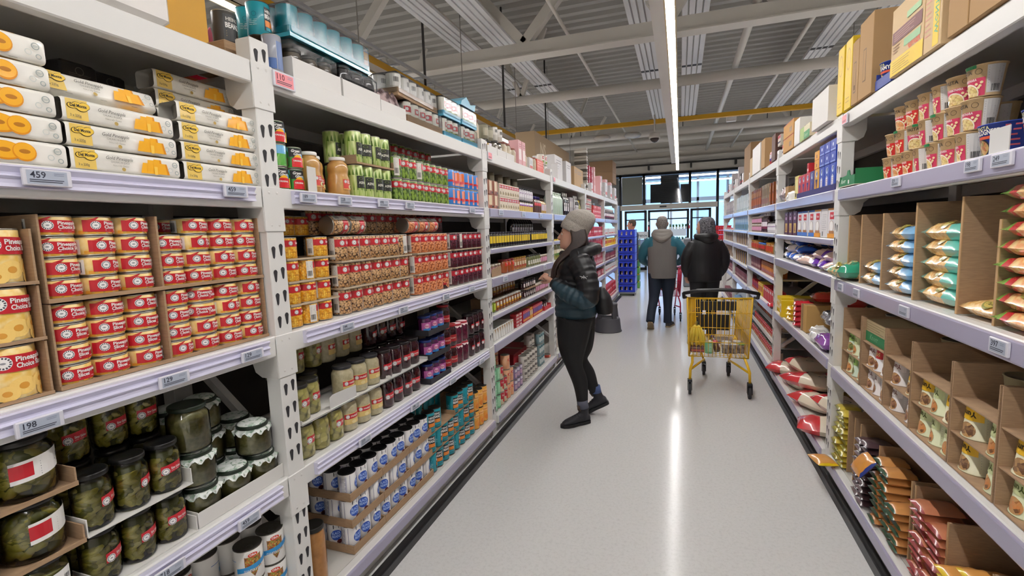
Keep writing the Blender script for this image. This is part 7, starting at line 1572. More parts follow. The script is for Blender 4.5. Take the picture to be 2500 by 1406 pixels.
# --- bays 3 to 5 of the right rack
rrow(P_glitter, [5.62, 5.80, 5.98], 1.7905, .07, 'amber printed box past the third upright, {}', 'box', 'amber boxes', .03); rrow(P_glit2, seq(6.10, 6.55, .11), 1.7905, .07, 'tan and brown tall box, {} along the third bay', 'box', 'tan tall boxes', .03); rrow(P_glitter, seq(6.66, 7.45, .085), 1.7905, .07, 'amber tall box nearer the fourth upright, {}', 'box', 'amber boxes', .03)
rrow(P_boxg, [5.50], 1.7905, .07, 'grey white tall box right at the third upright, {} in line', 'box', 'grey box', .03)
rrow(P_whbx, [5.54], 1.4945, .07, 'white and orange box by the third upright, {} in line', 'box', 'small boxes third bay', .03)
rrow(P_mayo, seq(5.68, 6.10, .08), 1.4945, .06, 'small pale bottle on the thin shelf of the third bay, {}', 'bottle', 'small pale bottles')
rrow(P_vin, seq(6.20, 6.52, .08), 1.4945, .06, 'dark red-topped bottle on the thin shelf, {}', 'bottle', 'dark bottles third bay'); rrow(P_tub, seq(6.62, 7.42, .07), 1.4945, .06, 'purple-labelled jar on the thin shelf, {}', 'jar', 'purple-labelled jars'); rrow(P_tub, seq(6.62, 7.42, .07), 1.4945 + .097, .06, 'purple-labelled jar stacked on the thin shelf, {}', 'jar', 'purple-labelled jars')
rrow(P_kjar, [5.58, 5.70], 1.2685, .07, 'olive tea jar by the third upright, {}', 'jar', 'tea jars'); rrow(P_gjar, [5.86, 5.97, 6.08, 6.19], 1.2685, .07, 'golden peanut butter jar, {} after the tea jars', 'jar', 'golden jars'); rrow(P_bjar, seq(6.35, 6.75, .1), 1.2685, .07, 'blue-lidded spread jar, {} on the third bay beam shelf', 'jar', 'blue-lidded jars'); rrow(P_gjar, seq(6.88, 7.4, .1), 1.2685, .07, 'peanut butter jar towards the fourth upright, {}', 'jar', 'golden jars')
rrow(P_cocoa, seq(5.56, 6.5, .098), 1.0325, .08, 'orange cocoa carton, {} on the lower thin shelf of the third bay', 'carton', 'orange cocoa cartons', .02); rrow(P_brick, seq(6.62, 7.42, .09), 1.0325, .08, 'purple-red chocolate box, {} on the lower thin shelf', 'box', 'chocolate boxes', .02)
rrow(P_nest, seq(5.60, 6.3, .11), .7375, .08, 'red box on the low shelf of the third bay, {}', 'box', 'red boxes low', .02); rrow(P_yelbx, seq(6.40, 6.7, .07), .7375, .08, 'yellow box on the low shelf of the third bay, {}', 'box', 'yellow boxes low', .02); rrow(P_spice, seq(6.8, 7.4, .1), .7375, .08, 'slim red pack on the low shelf towards the fourth upright, {}', 'box', 'slim red packs', .02); Rt(P_redsnack, 5.56, .7375, -.0, 'red packet lying at the low shelf edge by the third upright', 'packet')
for k in range(3):
 q = MB()
 for c in range(3): q.box(-.95, .95, -.004, .004, .02 * c, .02 * c + .008, M('dcdad8', .4))
 q.box(-.95, .95, .0, .25, -.004, 0, M('d5d3d0', .5)); t = q.build('wire_tray'); t.location = (XR + .02 + .03 * k, 6.47, .150 + .165 * k); t.rotation_euler = (0, 0, -LZ); tag(t, f'white slotted bottom tray of red cans in the third bay, {tierw(k, 3)}', 'wire tray', 'white slotted trays')
 rrow(P_tomr, seq(5.58, 7.36, .085), .1515 + .165 * k, .085 + .03 * k, 'red can in the ' + tierw(k, 3) + ' slotted tray, {} along', 'can', 'red cans in slotted trays')
for i, (y0, y1, bn_) in enumerate(((7.62, 9.42, 'fourth'), (9.62, 11.5, 'fifth'))):
 rrow(P_clear if i == 0 else P_boxg, seq(y0, y1, .14), 1.7905, .08, 'pale upright box, {} along the ' + bn_ + ' right bay', 'box', 'pale upright boxes', .03)
 rrow(P_bluepk2, seq(y0, y1, .10), 1.5025, .07, 'pale blue wafer box, {} along the ' + bn_ + ' right bay', 'box', 'pale blue wafer boxes', .03) if i == 0 else rrow(P_slim, seq(y0, y1, .12), 1.5025, .07, 'flat box pile, {} along the fifth right bay', 'box', 'flat boxes', .03)
 row_s = (P_book, P_book2, P_book3)
 for c, y in enumerate(seq(y0, y1, .075)): Rt(row_s[c % 3], y, 1.2825, .09, f'leaning chocolate slab, {ORD[c] if c < 20 else "far " + ORD[c - 20]} on the beam shelf of the {bn_} right bay', 'chocolate slab', 'leaning chocolate slabs', ry=0, rot=.0)
 for c, y in enumerate(seq(y0, y1, .085)): Rt(row_s[(c + 1) % 3], y, .9925, .09, f'leaning chocolate slab, {ORD[c]} on the thin shelf of the {bn_} right bay', 'chocolate slab', 'leaning chocolate slabs')
 rrow(P_brick, seq(y0, y1, .11), .7245, .08, 'dark chocolate box, {} on the low shelf of the ' + bn_ + ' right bay', 'box', 'dark chocolate boxes', .03)
 rrow(P_bluepk2 if i == 0 else P_brick, seq(y0, y1, .12), .1435, .08, 'boxed sweets, {} on the bottom deck of the ' + bn_ + ' right bay', 'box', 'boxed sweets', .03)
# ------------------------------------------------------------------ trolleys and things on the floor
def trolley(name, x, y, near, far, depth, col, lab, dark, hz=1.0, n=15, wheels=((.093, 4.82), (.609, 4.80), (.246, 5.5), (.489, 5.5))):
 """near/far = (x0,x1 top, x0,x1 bottom, z top, z bottom); the handle is at the near end"""
 o = empty(name, (x, y, 0)); Y0 = y
 Mt = M(col, .35, .0, coat=.4); BK = M(dark, .45)
 def part(mb, nm, par=None):
  if par is None:
   for i, v in enumerate(mb.v): mb.v[i] = (v[0] - x, v[1] - y, v[2])
  else:
   for i, v in enumerate(mb.v): mb.v[i] = (v[0] - x, v[1] - y, v[2])
  return mb.build(nm, par or o)
 a0, a1, b0, b1, zt, zb = near; c0, c1, d0, d1, wt, wb = far; Y1 = Y0 + depth
 P = lambda t, s, e: Vector((*( (a0 + (a1 - a0) * t, Y0) if e == 0 else (c0 + (c1 - c0) * t, Y1)), (zt if e == 0 else wt))).lerp(Vector(((b0 + (b1 - b0) * t, Y0 + .02, zb) if e == 0 else (d0 + (d1 - d0) * t, Y1 - .06, wb))), s)
 rim = MB(); rim.tube([P(0, 0, 0), P(1, 0, 0), P(1, 0, 1), P(0, 0, 1)], .008, Mt, 8, True); rim.tube([P(0, 1, 0), P(1, 1, 0), P(1, 1, 1), P(0, 1, 1)], .007, Mt, 8, True)
 for t in (0, 1):
  for e in (0, 1): rim.tube([P(t, 0, e), P(t, 1, e)], .008, Mt, 8)
 part(rim, 'basket_rim')
 mb = MB(); r = .0024
 for k in range(1, n): mb.tube([P(k / n, 0, 0), P(k / n, 1, 0)], r, Mt, 5); mb.tube([P(k / n, 0, 1), P(k / n, 1, 1)], r, Mt, 5); mb.tube([P(k / n, 1, 0), P(k / n, 1, 1)], r, Mt, 5)
 for s in (.25, .5, .75): mb.tube([P(0, s, 0), P(1, s, 0)], r * 1.4, Mt, 5); mb.tube([P(0, s, 1), P(1, s, 1)], r * 1.4, Mt, 5)
 part(mb, 'end_wires')
 for t in (0, 1):
  mb = MB(); m = 24
  for k in range(1, m): mb.tube([P(t, 0, 0).lerp(P(t, 0, 1), k / m), P(t, 1, 0).lerp(P(t, 1, 1), k / m)], r, Mt, 5)
  for s in (.3, .65): mb.tube([P(t, s, 0), P(t, s, 1)], r * 1.3, Mt, 5)
  part(mb, 'side_wires')
 mb = MB()
 for k in range(1, 14): mb.tube([P(0, 1, 0).lerp(P(0, 1, 1), k / 14), P(1, 1, 0).lerp(P(1, 1, 1), k / 14)], r, Mt, 5)
 part(mb, 'floor_wires')
 cx = (a0 + a1) / 2; w = (a1 - a0) / 2 + .035
 mb = MB(); mb.tube([(cx - w, Y0 - .10, hz - .02), (cx - w * .6, Y0 - .12, hz + .008), (cx, Y0 - .125, hz + .018), (cx + w * .6, Y0 - .12, hz + .008), (cx + w, Y0 - .10, hz - .02)], .0165, BK, 10)
 for s in (-1, 1): mb.tube([(cx + s * w, Y0 - .10, hz - .015), (cx + s * (w - .005), Y0 - .085, hz - .06), (cx + s * (w - .02), Y0 - .02, zt + .01)], .015, BK, 8)
 part(mb, 'handle')
 mb = MB(); q0 = P(.22, 0, 0) + Vector((0, .16, -.04)); mb.box(cx - w * .52, cx + w * .52, Y0 + .17, Y0 + .185, zt - .145, zt - .055, BK, .004); part(mb, 'child_seat')
 mb = MB(); mb.box(cx - w * .50, cx + w * .50, Y1 - .055, Y1 - .045, wb + .05, wb + .22, BK, .004); part(mb, 'end_panel')
 fr = MB(); (u0, v0), (u1, v1), (u2, v2), (u3, v3) = wheels
 for (u, v), t in (((u0, v0), 0), ((u1, v1), 1)):
  s = -1 if t == 0 else 1
  fr.tube([P(t, 1, 0) + Vector((-s * .03, .02, .0)), Vector((u - s * .022, v + .02, zb - .05)), Vector((u - s * .004, v, zb - .11)), Vector((u, v, .145))], .0125, Mt, 8)
 for (u, v), t in (((u2, v2), 0), ((u3, v3), 1)):
  b = P(t, 1, 0) + Vector((0, .02, -.005)); fr.tube([Vector((wheels[t][0], wheels[t][1], .24)), Vector((u, v - .1, .20)), Vector((u, v, .155))], .011, Mt, 8); fr.tube([Vector((u, v, .155)), P(t, 1, 1) + Vector((0, -.05, 0))], .011, Mt, 8)
 part(fr, 'leg_frame')
 for j, (u, v) in enumerate(wheels):
  f = MB(); rr = .058; f.box(u - .021, u - .016, v - .03, v + .035, .045, .135, BK, .002); f.box(u + .016, u + .021, v - .03, v + .035, .045, .135, BK, .002); f.box(u - .021, u + .021, v - .028, v + .033, .128, .15, BK, .004); c = part(f, 'caster')
  wv = MB(); N = 20
  for (ra, xa), (rb, xb), m in (((.001, -.012), (rr * .62, -.012), M('55545a', .5)), ((rr * .62, -.012), (rr * .95, -.013), M('2a2a2d', .6)), ((rr * .95, -.013), (rr, -.008), M('2a2a2d', .6)), ((rr, -.008), (rr, .008), M('2a2a2d', .6)), ((rr, .008), (rr * .95, .013), M('2a2a2d', .6)), ((rr * .95, .013), (rr * .62, .012), M('2a2a2d', .6)), ((rr * .62, .012), (.001, .012), M('55545a', .5))):
   vs = [(u + q[1], v + .01 + q[0] * math.cos(2 * PI * i / N), rr + q[0] * math.sin(2 * PI * i / N)) for q in ((ra, xa), (rb, xb)) for i in range(N)]
   wv.add(vs, [(i, (i + 1) % N, N + (i + 1) % N, N + i) for i in range(N)], m, True)
  part(wv, 'wheel', c)
 tag(o, lab, 'shopping trolley'); return o
trolley('shopping_trolley', .345, 4.86, (.065, .625, .085, .60, .925, .36), (.15, .575, .17, .55, .81, .43), .76, 'ecbc1e', 'yellow shopping trolley with black handle standing alone in the aisle', '1c1c20', 1.0)
# what lies in the yellow trolley
zc = .395
q = MB(); BAN = M('e3c94a', .4); TIP = M('5a5a2a', .5)
for k in range(5):
 a = -1. + .5 * k; pts = [(.02 * math.sin(a), 0, .21), (.045 * math.sin(a), -.015, .175), (.075 * math.sin(a), -.035 - .01 * abs(a), .11), (.085 * math.sin(a), -.02, .03), (.08 * math.sin(a), .0, .0)]
 q.tube(pts, .017, BAN, 7, rr=[.007, .014, .018, .016, .006])
q.tube([(0, 0, .205), (.003, .005, .245)], .012, TIP, 7); t = q.build('banana_bunch'); t.location = (.155, 5.02, zc + .03); tag(t, 'bunch of bananas leaning upright inside the yellow trolley', 'bananas')
q = MB(); q.box(-.07, .07, -.06, .06, 0, .05, M('5a2a2a', .4, coat=.5), .01); q.box(-.06, .06, -.061, -.060, .01, .03, M('b8605a', .5)); t = q.build('berry_punnet'); t.location = (.165, 5.02, zc - .018); tag(t, 'dark red fruit pack under the bananas in the yellow trolley', 'fruit pack')
t = put(P_mint, (.265, 4.96, zc - .018), .4, 'pale green can standing in the yellow trolley beside the bananas', 'can')
t = put(P_syr, (.34, 5.0, zc + .01), 0, 'dark sauce bottle lying in the yellow trolley', 'bottle', rx=1.2, rz=.4) if False else put(P_sauce, (.345, 4.98, zc + .0), .4, 'dark sauce bottle leaning in the yellow trolley', 'bottle', rx=-.75)
for k, (x, y, z) in enumerate(((.42, 4.99, 0), (.49, 5.0, 0), (.55, 5.02, 0), (.43, 5.09, 0), (.53, 5.12, 0))):
 q = MB(); q.lathe([(.036, 0), (.042, .08), (.043, .085), (.038, .088), (.001, .086)], NOI('clear pot', '6a5a50', 'b5aca6', 30, .2, coat=.8), 12); t = q.build('food_pot'); l_ = MB(); l_.lathe([(.044, .084), (.044, .092), (.001, .092)], M(('c9c6c2', 'cfcdca', '7fae5a', 'd4d0cc', 'bfbab5')[k], .3), 12); l_.build('lid', t); t.location = (x, y, zc - .018 + z); tag(t, f'small clear food pot in the yellow trolley, {ORD[k]} of the heap', 'food pot', 'food pots in the trolley')
q = MB(); q.box(-.1, .1, -.08, .08, 0, .05, M('8b7a6c', .3, coat=.6), .02); t = q.build('wrapped_pack'); t.location = (.42, 5.30, zc + .01); tag(t, 'brownish wrapped pack behind the food pots in the yellow trolley', 'pack')
# red trolley pushed by the man
trolley('shopping_trolley', -.22, 8.66, (-.46, .03, -.44, .0, .93, .42), (-.41, -.03, -.40, -.05, .84, .48), .72, 'c4284e', 'red shopping trolley pushed by the man in the grey jacket', '2a1c22', 1.0, 11, ((-.44, 8.62), (.01, 8.62), (-.35, 9.2), (-.09, 9.2)))
q = MB(); q.box(-.12, .12, -.1, .1, 0, .16, M('8a2a2a', .5), .02); t = q.build('wrapped_pack'); t.location = (-.2, 8.95, .49); tag(t, 'dark red pack lying inside the red trolley', 'pack')
# kick stool
GS = M('4b4a50', .6); o = empty('step_stool', (-1.07, 7.64, 0)); q = MB()
q.lathe([(.214, 0), (.216, .012), (.205, .022), (.186, .195), (.176, .215), (.13, .222), (.13, .20)], GS, 32); q.build('base_step', o)
q = MB(); q.lathe([(.150, .395), (.152, .43), (.142, .445), (.001, .445)], GS, 28); q.build('top_step', o)
for k in range(4):
 a = PI / 4 + k * PI / 2; q = MB(); q.bar((.165 * math.cos(a), .165 * math.sin(a), .21), (.138 * math.cos(a), .138 * math.sin(a), .41), .075, .03, GS, (math.cos(a), math.sin(a), 0)); q.build('leg', o)
tag(o, 'dark grey round kick-step stool on the floor behind the woman', 'step stool')
# stacked blue crates
BL = M('1f3fd0', .4, coat=.2); BLD = M('16309c', .5)
def crate():
 w, d, h = .38, .56, .176; o = MB(); t = .012
 o.box(-w / 2, w / 2, -d / 2, d / 2, 0, .012, BLD); o = o.build('bottle_crate', link=False); kids = []
 q = MB(); q.box(-w / 2, w / 2, -d / 2, -d / 2 + t, .012, .05, BL); q.box(-w / 2, w / 2, -d / 2, -d / 2 + t, .135, h, BL)
 for x in (-.19, -.09, .02, .13): q.box(x, x + (.035 if x > -.19 else .03), -d / 2, -d / 2 + t, .05, .135, BL)
 q.box(w / 2 - .03, w / 2, -d / 2, -d / 2 + t, .05, .135, BL); kids.append(q.build('front_grid', link=False))
 q = MB(); q.box(-w / 2, -w / 2 + t, -d / 2 + t, d / 2, .012, h, BL); kids.append(q.build('side_panel', link=False))
 q = MB(); q.box(w / 2 - t, w / 2, -d / 2 + t, d / 2, .012, h, BL)
 q.box(w / 2, w / 2 + .006, -d / 2, d / 2, .15, .165, BL); kids.append(q.build('side_panel', link=False)); q = MB(); q.box(-w / 2 + t, w / 2 - t, d / 2 - t, d / 2, .012, h, BL); kids.append(q.build('back_panel', link=False))
 return proto(o, kids)
P_crate = crate(); P_vial = bottle('small_bottle', .026, .140, M('b9a28c', .3, coat=.6), M('dcd6cc', .4), simple_label('d8d2d4', .03, .07, .03), .5, .6, .02, 8)
for k in range(8):
 put(P_crate, (-1.19, 12.0, .088 + .1845 * k), 0, f'blue plastic bottle crate, {ORD[k]} from the floor in the stack of eight', 'crate', 'stacked blue crates')
 for c in range(3): put(P_vial, (-1.30 + .11 * c, 11.765, .101 + .1845 * k), 0, f'small bottle showing through the {ORD[c]} window of the {ORD[k]} crate from the floor', 'bottle', 'bottles in the blue crates')
o = empty('dolly', (-1.19, 12.0, 0)); q = MB(); q.box(-.2, .2, -.29, .29, .055, .086, M('8d8f94', .45), .006); q.build('deck', o)
for sx in (-1, 1):
 for sy in (-1, 1): q = MB(); q.tube([(sx * .15 - .012, sy * .23, .028), (sx * .15 + .012, sy * .23, .028)], .027, M('3a3a3d', .6), 12); q.build('wheel', o)
tag(o, 'grey wheeled dolly under the stack of blue crates', 'dolly')
# flower and plant crates behind, red baskets, gate
for k in range(6):
 q = MB(); q.box(-.28, .28, -.2, .2, 0, .15, M(('4f8f3a', '3f7f4a')[k % 2], .5), .01); t = q.build('green_crate'); t.location = (-1.30, 13.45, .002 + .19 * k)
 f = MB(); rr = random.Random(k)
 for i in range(26):
  x, y = rr.uniform(-.27, .27), rr.uniform(-.2, .0); f.sphere((x, y, .165), .024, M(rr.choice(('e6d23a', 'd9c52a', '6f9a3a', '8fb04a')), .6), 6, 4)
 f.build('yellow_flowers', t); tag(t, f'green crate of yellow flowers behind the far man, {ORD[k]} from the floor', 'flower crate', 'green flower crates')
q = MB(); q.box(-.09, .09, -.25, .25, 0, 1.28, M('6a6e74', .4), .03); t = q.build('security_gate'); h = MB(); h.box(-.05, .05, -.26, -.25, .2, 1.1, M('9aa0a8', .4)); h.build('front_panel', t); t.location = (.17, 13.8, 0); tag(t, 'grey security gate post between the two shoppers near the exit', 'security gate')
for k in range(9):
 q = MB(); w = .21; q.box(-w, w, -.15, .15, 0, .10, M('d2283a', .4), .015); t = q.build('shopping_basket'); h = MB(); h.tube([(-w - .005, -.155, .098), (w + .005, -.155, .098), (w + .005, .155, .098), (-w - .005, .155, .098)], .009, M('b41c2c', .4), 6, True); h.build('rim', t); h2 = MB()
 for i in range(7): h2.box(-w + .03 + .055 * i, -w + .055 + .055 * i, -.152, -.149, .02, .075, M('8f1a26', .5))
 h2.build('slots', t); t.location = (.98, 13.4, .55 + .115 * k); tag(t, f'red shopping basket in the stack near the exit, {ORD[k]} from the bottom', 'basket', 'stacked red baskets')
q = MB(); q.box(-.25, .25, -.2, .2, 0, .548, M('b5b2ae', .5), .01); t = q.build('basket_stand'); t.location = (.98, 13.4, 0); tag(t, 'pale stand carrying the stacked red baskets', 'stand')
# sign by the entrance
o = MB(); o.box(-.30, .30, -.01, .01, 0, .26, M('dfe6ee', .5)); o = o.build('entrance_sign'); a = Art(); a.text('Entrance', .26, .08, .10, M('5a646e', .5), .02, align='r', wmax=.5, res=1); b = MB(); a.apply(b, on_front(-.0105)); b.build('lettering', o); o.location = (-1.42, YW - .25, 1.18); p = MB(); p.tube([(0, 0, -1.18), (0, 0, 0)], .02, M('8a8f96', .5), 8); p.build('pole', o); tag(o, 'white entrance sign beside the left sliding door', 'sign')
# ------------------------------------------------------------------ people (built facing +y, right hand at +x)
def fuse(name, mb, voxel, matfn, mats, smooth=3, parent=None, post=None):
 """melt overlapping limbs into one continuous skin"""
 o = bpy.data.objects.new('t', mb.mesh('t')); COL.objects.link(o)
 m = o.modifiers.new('r', 'REMESH'); m.mode = 'VOXEL'; m.voxel_size = voxel
 s = o.modifiers.new('s', 'SMOOTH'); s.iterations = smooth; s.factor = .5
 dg = bpy.context.evaluated_depsgraph_get(); dg.update()
 me = bpy.data.meshes.new_from_object(o.evaluated_get(dg)); bpy.data.objects.remove(o)
 me.materials.clear()
 for k in mats: me.materials.append(k)
 for p in me.polygons: p.use_smooth = True; p.material_index = matfn(p.center)
 q = bpy.data.objects.new(name, me); COL.objects.link(q)
 if parent: q.parent = parent
 return q
def rings(mb, R_, n=20, mat=None):
 """stack of ellipses (x, y, z, rx, ry[, pitch about x])"""
 vs = []
 for r in R_:
  x, y, z, rx, ry = r[:5]; t = r[5] if len(r) > 5 else 0.
  for i in range(n):
   a = 2 * PI * i / n; u, v = rx * math.cos(a), ry * math.sin(a); vs.append((x + u, y + v * math.cos(t), z + v * math.sin(t)))
 N = len(R_); fs = [[k * n + i, k * n + (i + 1) % n, (k + 1) * n + (i + 1) % n, (k + 1) * n + i] for k in range(N - 1) for i in range(n)]
 fs += [list(range(n - 1, -1, -1)), [(N - 1) * n + i for i in range(n)]]
 mb.add(vs, fs, mat or SK, True)
SK = M('c99a84', .5)
def interp(P, n):
 """smooth path through points carrying extra values"""
 out = []; m = len(P)
 for i in range(m - 1):
  p0, p1, p2, p3 = P[max(i - 1, 0)], P[i], P[i + 1], P[min(i + 2, m - 1)]
  for k in range(n):
   t = k / n; out.append(tuple(.5 * (2 * b + (c - a) * t + (2 * a - 5 * b + 4 * c - d) * t * t + (3 * b - a - 3 * c + d) * t ** 3) for a, b, c, d in zip(p0, p1, p2, p3)))
 out.append(P[-1]); return out
def limb(mb, P, n=6, quilt=0., per=.055, sides=14):
 Q = interp(P, n); L = 0; rr = []
 for i, q in enumerate(Q):
  if i: L += (Vector(q[:3]) - Vector(Q[i - 1][:3])).length
  rr.append(q[3] + (quilt * (abs(math.sin(PI * L / per)) - .5) if quilt else 0))
 mb.tube([q[:3] for q in Q], .05, SK, sides, rr=rr)
def hand(mb, w, d, nrm, curl=.5, s=1., thumb=1):
 """palm, four fingers of different length and a thumb from the palm's side"""
 d = Vector(d).normalized(); nrm = Vector(nrm); nrm = (nrm - d * nrm.dot(d)).normalized(); sd = d.cross(nrm); w = Vector(w)
 mb.tube([w - d * .03, w, w + d * .035 * s, w + d * .075 * s, w + d * .088 * s], .03, SK, 10, rr=[(.022, .022), (.024, .019), (.036 * s, .016), (.039 * s, .014), (.034 * s, .009)] if abs(nrm.z) < 2 else None)
 for k, (off, ln) in enumerate(((-.029, .066), (-.010, .076), (.010, .071), (.028, .055))):
  b = w + d * .080 * s + sd * off * s; p = [b - d * .02, b]; dd = d.copy(); c = curl * (1 + .12 * k)
  for j in range(3):
   dd = (dd * math.cos(c * .75) + nrm * math.sin(c * .75)).normalized() if j < 3 else dd; up = nrm - dd * nrm.dot(dd); p.append(p[-1] + dd * ln * (.46, .30, .24)[j] * s)
  mb.tube(p, .009, SK, 7, rr=[.0092 * s, .0090 * s, .0085 * s, .0078 * s, .0060 * s])
 b = w + d * .022 * s - sd * .026 * s * thumb; t1 = (d * .75 - sd * .6 * thumb + nrm * .35).normalized(); t2 = (d * .9 - sd * .05 * thumb + nrm * .45).normalized()
 mb.tube([b - t1 * .012, b + t1 * .034 * s, b + t1 * .034 * s + t2 * .030 * s, b + t1 * .036 * s + t2 * .05 * s], .011, SK, 7, rr=[.014 * s, .0118 * s, .0102 * s, .007 * s])
def head(mb, c, pitch=0., s=1., yaw=0.):
 """face towards +y"""
 H = MB()
 rings(H, [(0, -.012, -.20, .052, .052), (0, -.010, -.13, .052, .054), (0, .008, -.118, .046, .062), (0, .016, -.105, .050, .074), (0, .012, -.085, .058, .084), (0, .004, -.05, .066, .092), (0, 0, -.01, .071, .096), (0, -.004, .03, .074, .099), (0, -.010, .065, .070, .092), (0, -.016, .092, .055, .072), (0, -.018, .110, .030, .040), (0, -.018, .115, .006, .008)], 22)
 H.tube([(0, .088, .018), (0, .100, -.008), (0, .113, -.030), (0, .104, -.038), (0, .090, -.040)], .01, SK, 8, rr=[.008, .009, .0125, .011, .007])     # nose
 H.sphere((-.011, .100, -.033), .0075, SK, 8, 6); H.sphere((.011, .100, -.033), .0075, SK, 8, 6)
 H.sphere((0, .090, -.058), .02, SK, 10, 6, 1.1, .42, .28); H.sphere((0, .089, -.069), .019, SK, 10, 6, 1.0, .45, .32); H.sphere((0, .078, -.098), .022, SK, 10, 6, 1, .8, .8)   # lips, chin
 H.sphere((-.032, .078, .022), .02, SK, 10, 6, 1.2, .5, .35); H.sphere((.032, .078, .022), .02, SK, 10, 6, 1.2, .5, .35)                                                       # brows
 for sx in (-1, 1): H.tube([(sx * .072, -.008, -.045), (sx * .081, -.018, -.02), (sx * .084, -.022, .008), (sx * .076, -.008, .022)], .01, SK, 7, rr=[.008, .012, .013, .008])   # ears
 T = Matrix.Translation(c) @ Matrix.Rotation(yaw, 4, 'Z') @ Matrix.Rotation(pitch, 4, 'X') @ Matrix.Scale(s, 4)
 o = len(mb.v)
 for v in H.v: mb.v.append(tuple(T @ Vector(v)))
 for f in H.f: mb.f.append([i + o for i in f]); mb.m.append(mb.mi(SK)); mb.sm.append(True)
 return T
def eyes(T, par, col='3a2a20'):
 q = MB()
 for sx in (-1, 1):
  q.sphere((sx * .030, .0805, .004), .0100, M('e0d8d0', .3), 10, 6); q.sphere((sx * .030, .0862, .004), .0056, M(col, .2), 8, 5)
  q.tube([(sx * .014, .093, .026), (sx * .030, .092, .031), (sx * .046, .080, .026)], .003, M('3a2a22', .8), 5)
 for i, v in enumerate(q.v): q.v[i] = tuple(T @ Vector(v))
 q.build('eye', par).name = 'eyes'
 q = MB(); q.sphere((0, .0975, -.0625), .012, M('a8625a', .4), 10, 5, 1.4, .25, .35)
 for i, v in enumerate(q.v): q.v[i] = tuple(T @ Vector(v))
 q.build('lips', par)
def shoe(mb, heel, d, up=(0, 0, 1), s=1., h=.13, mat=None, ln=.27):
 heel = Vector(heel); d = Vector(d).normalized(); up = Vector(up).normalized(); sd = d.cross(up).normalized(); up = sd.cross(d); rr = []
 prof = [(-.01, .030, .03, .05), (.02, .038, .045, .075), (.07, .041, .05, .085), (.12, .042, .042, .066), (.17, .047, .034, .050), (.22, .043, .026, .040), (.255, .028, .018, .028), (.268, .010, .010, .014)]
 vs = []; n = 14
 for t, w, c, hh in prof:
  for i in range(n):
   a = 2 * PI * i / n; zz = max(0.002, c + hh * .62 * math.sin(a)); vs.append(heel + d * t * ln / .27 * s + sd * w * s * math.cos(a) + up * zz * s)
 fs = [[k * n + i, k * n + (i + 1) % n, (k + 1) * n + (i + 1) % n, (k + 1) * n + i] for k in range(len(prof) - 1) for i in range(n)] + [list(range(n - 1, -1, -1)), [(len(prof) - 1) * n + i for i in range(n)]]
 mb.add(vs, fs, mat or SK, True)
 if h: mb.tube([heel + d * .05 * s + up * .04, heel + d * .045 * s + up * h], .05, SK, 14, rr=[.045 * s, .046 * s])
def sole(mb, heel, d, up, mat, s=1., th=.018):
 heel = Vector(heel); d = Vector(d).normalized(); up = Vector(up).normalized(); sd = d.cross(up).normalized(); up = sd.cross(d)
 pts = [(-.012, .022), (.0, .034), (.05, .040), (.11, .038), (.17, .049), (.22, .046), (.258, .030), (.274, .008)]
 L_ = [heel + d * t * s + sd * w * s for t, w in pts] + [heel + d * t * s - sd * w * s for t, w in reversed(pts)]
 n = len(L_); mb.add(L_ + [p + up * th for p in L_], [list(range(n - 1, -1, -1)), [n + i for i in range(n)]] + [[i, (i + 1) % n, n + (i + 1) % n, n + i] for i in range(n)], mat)
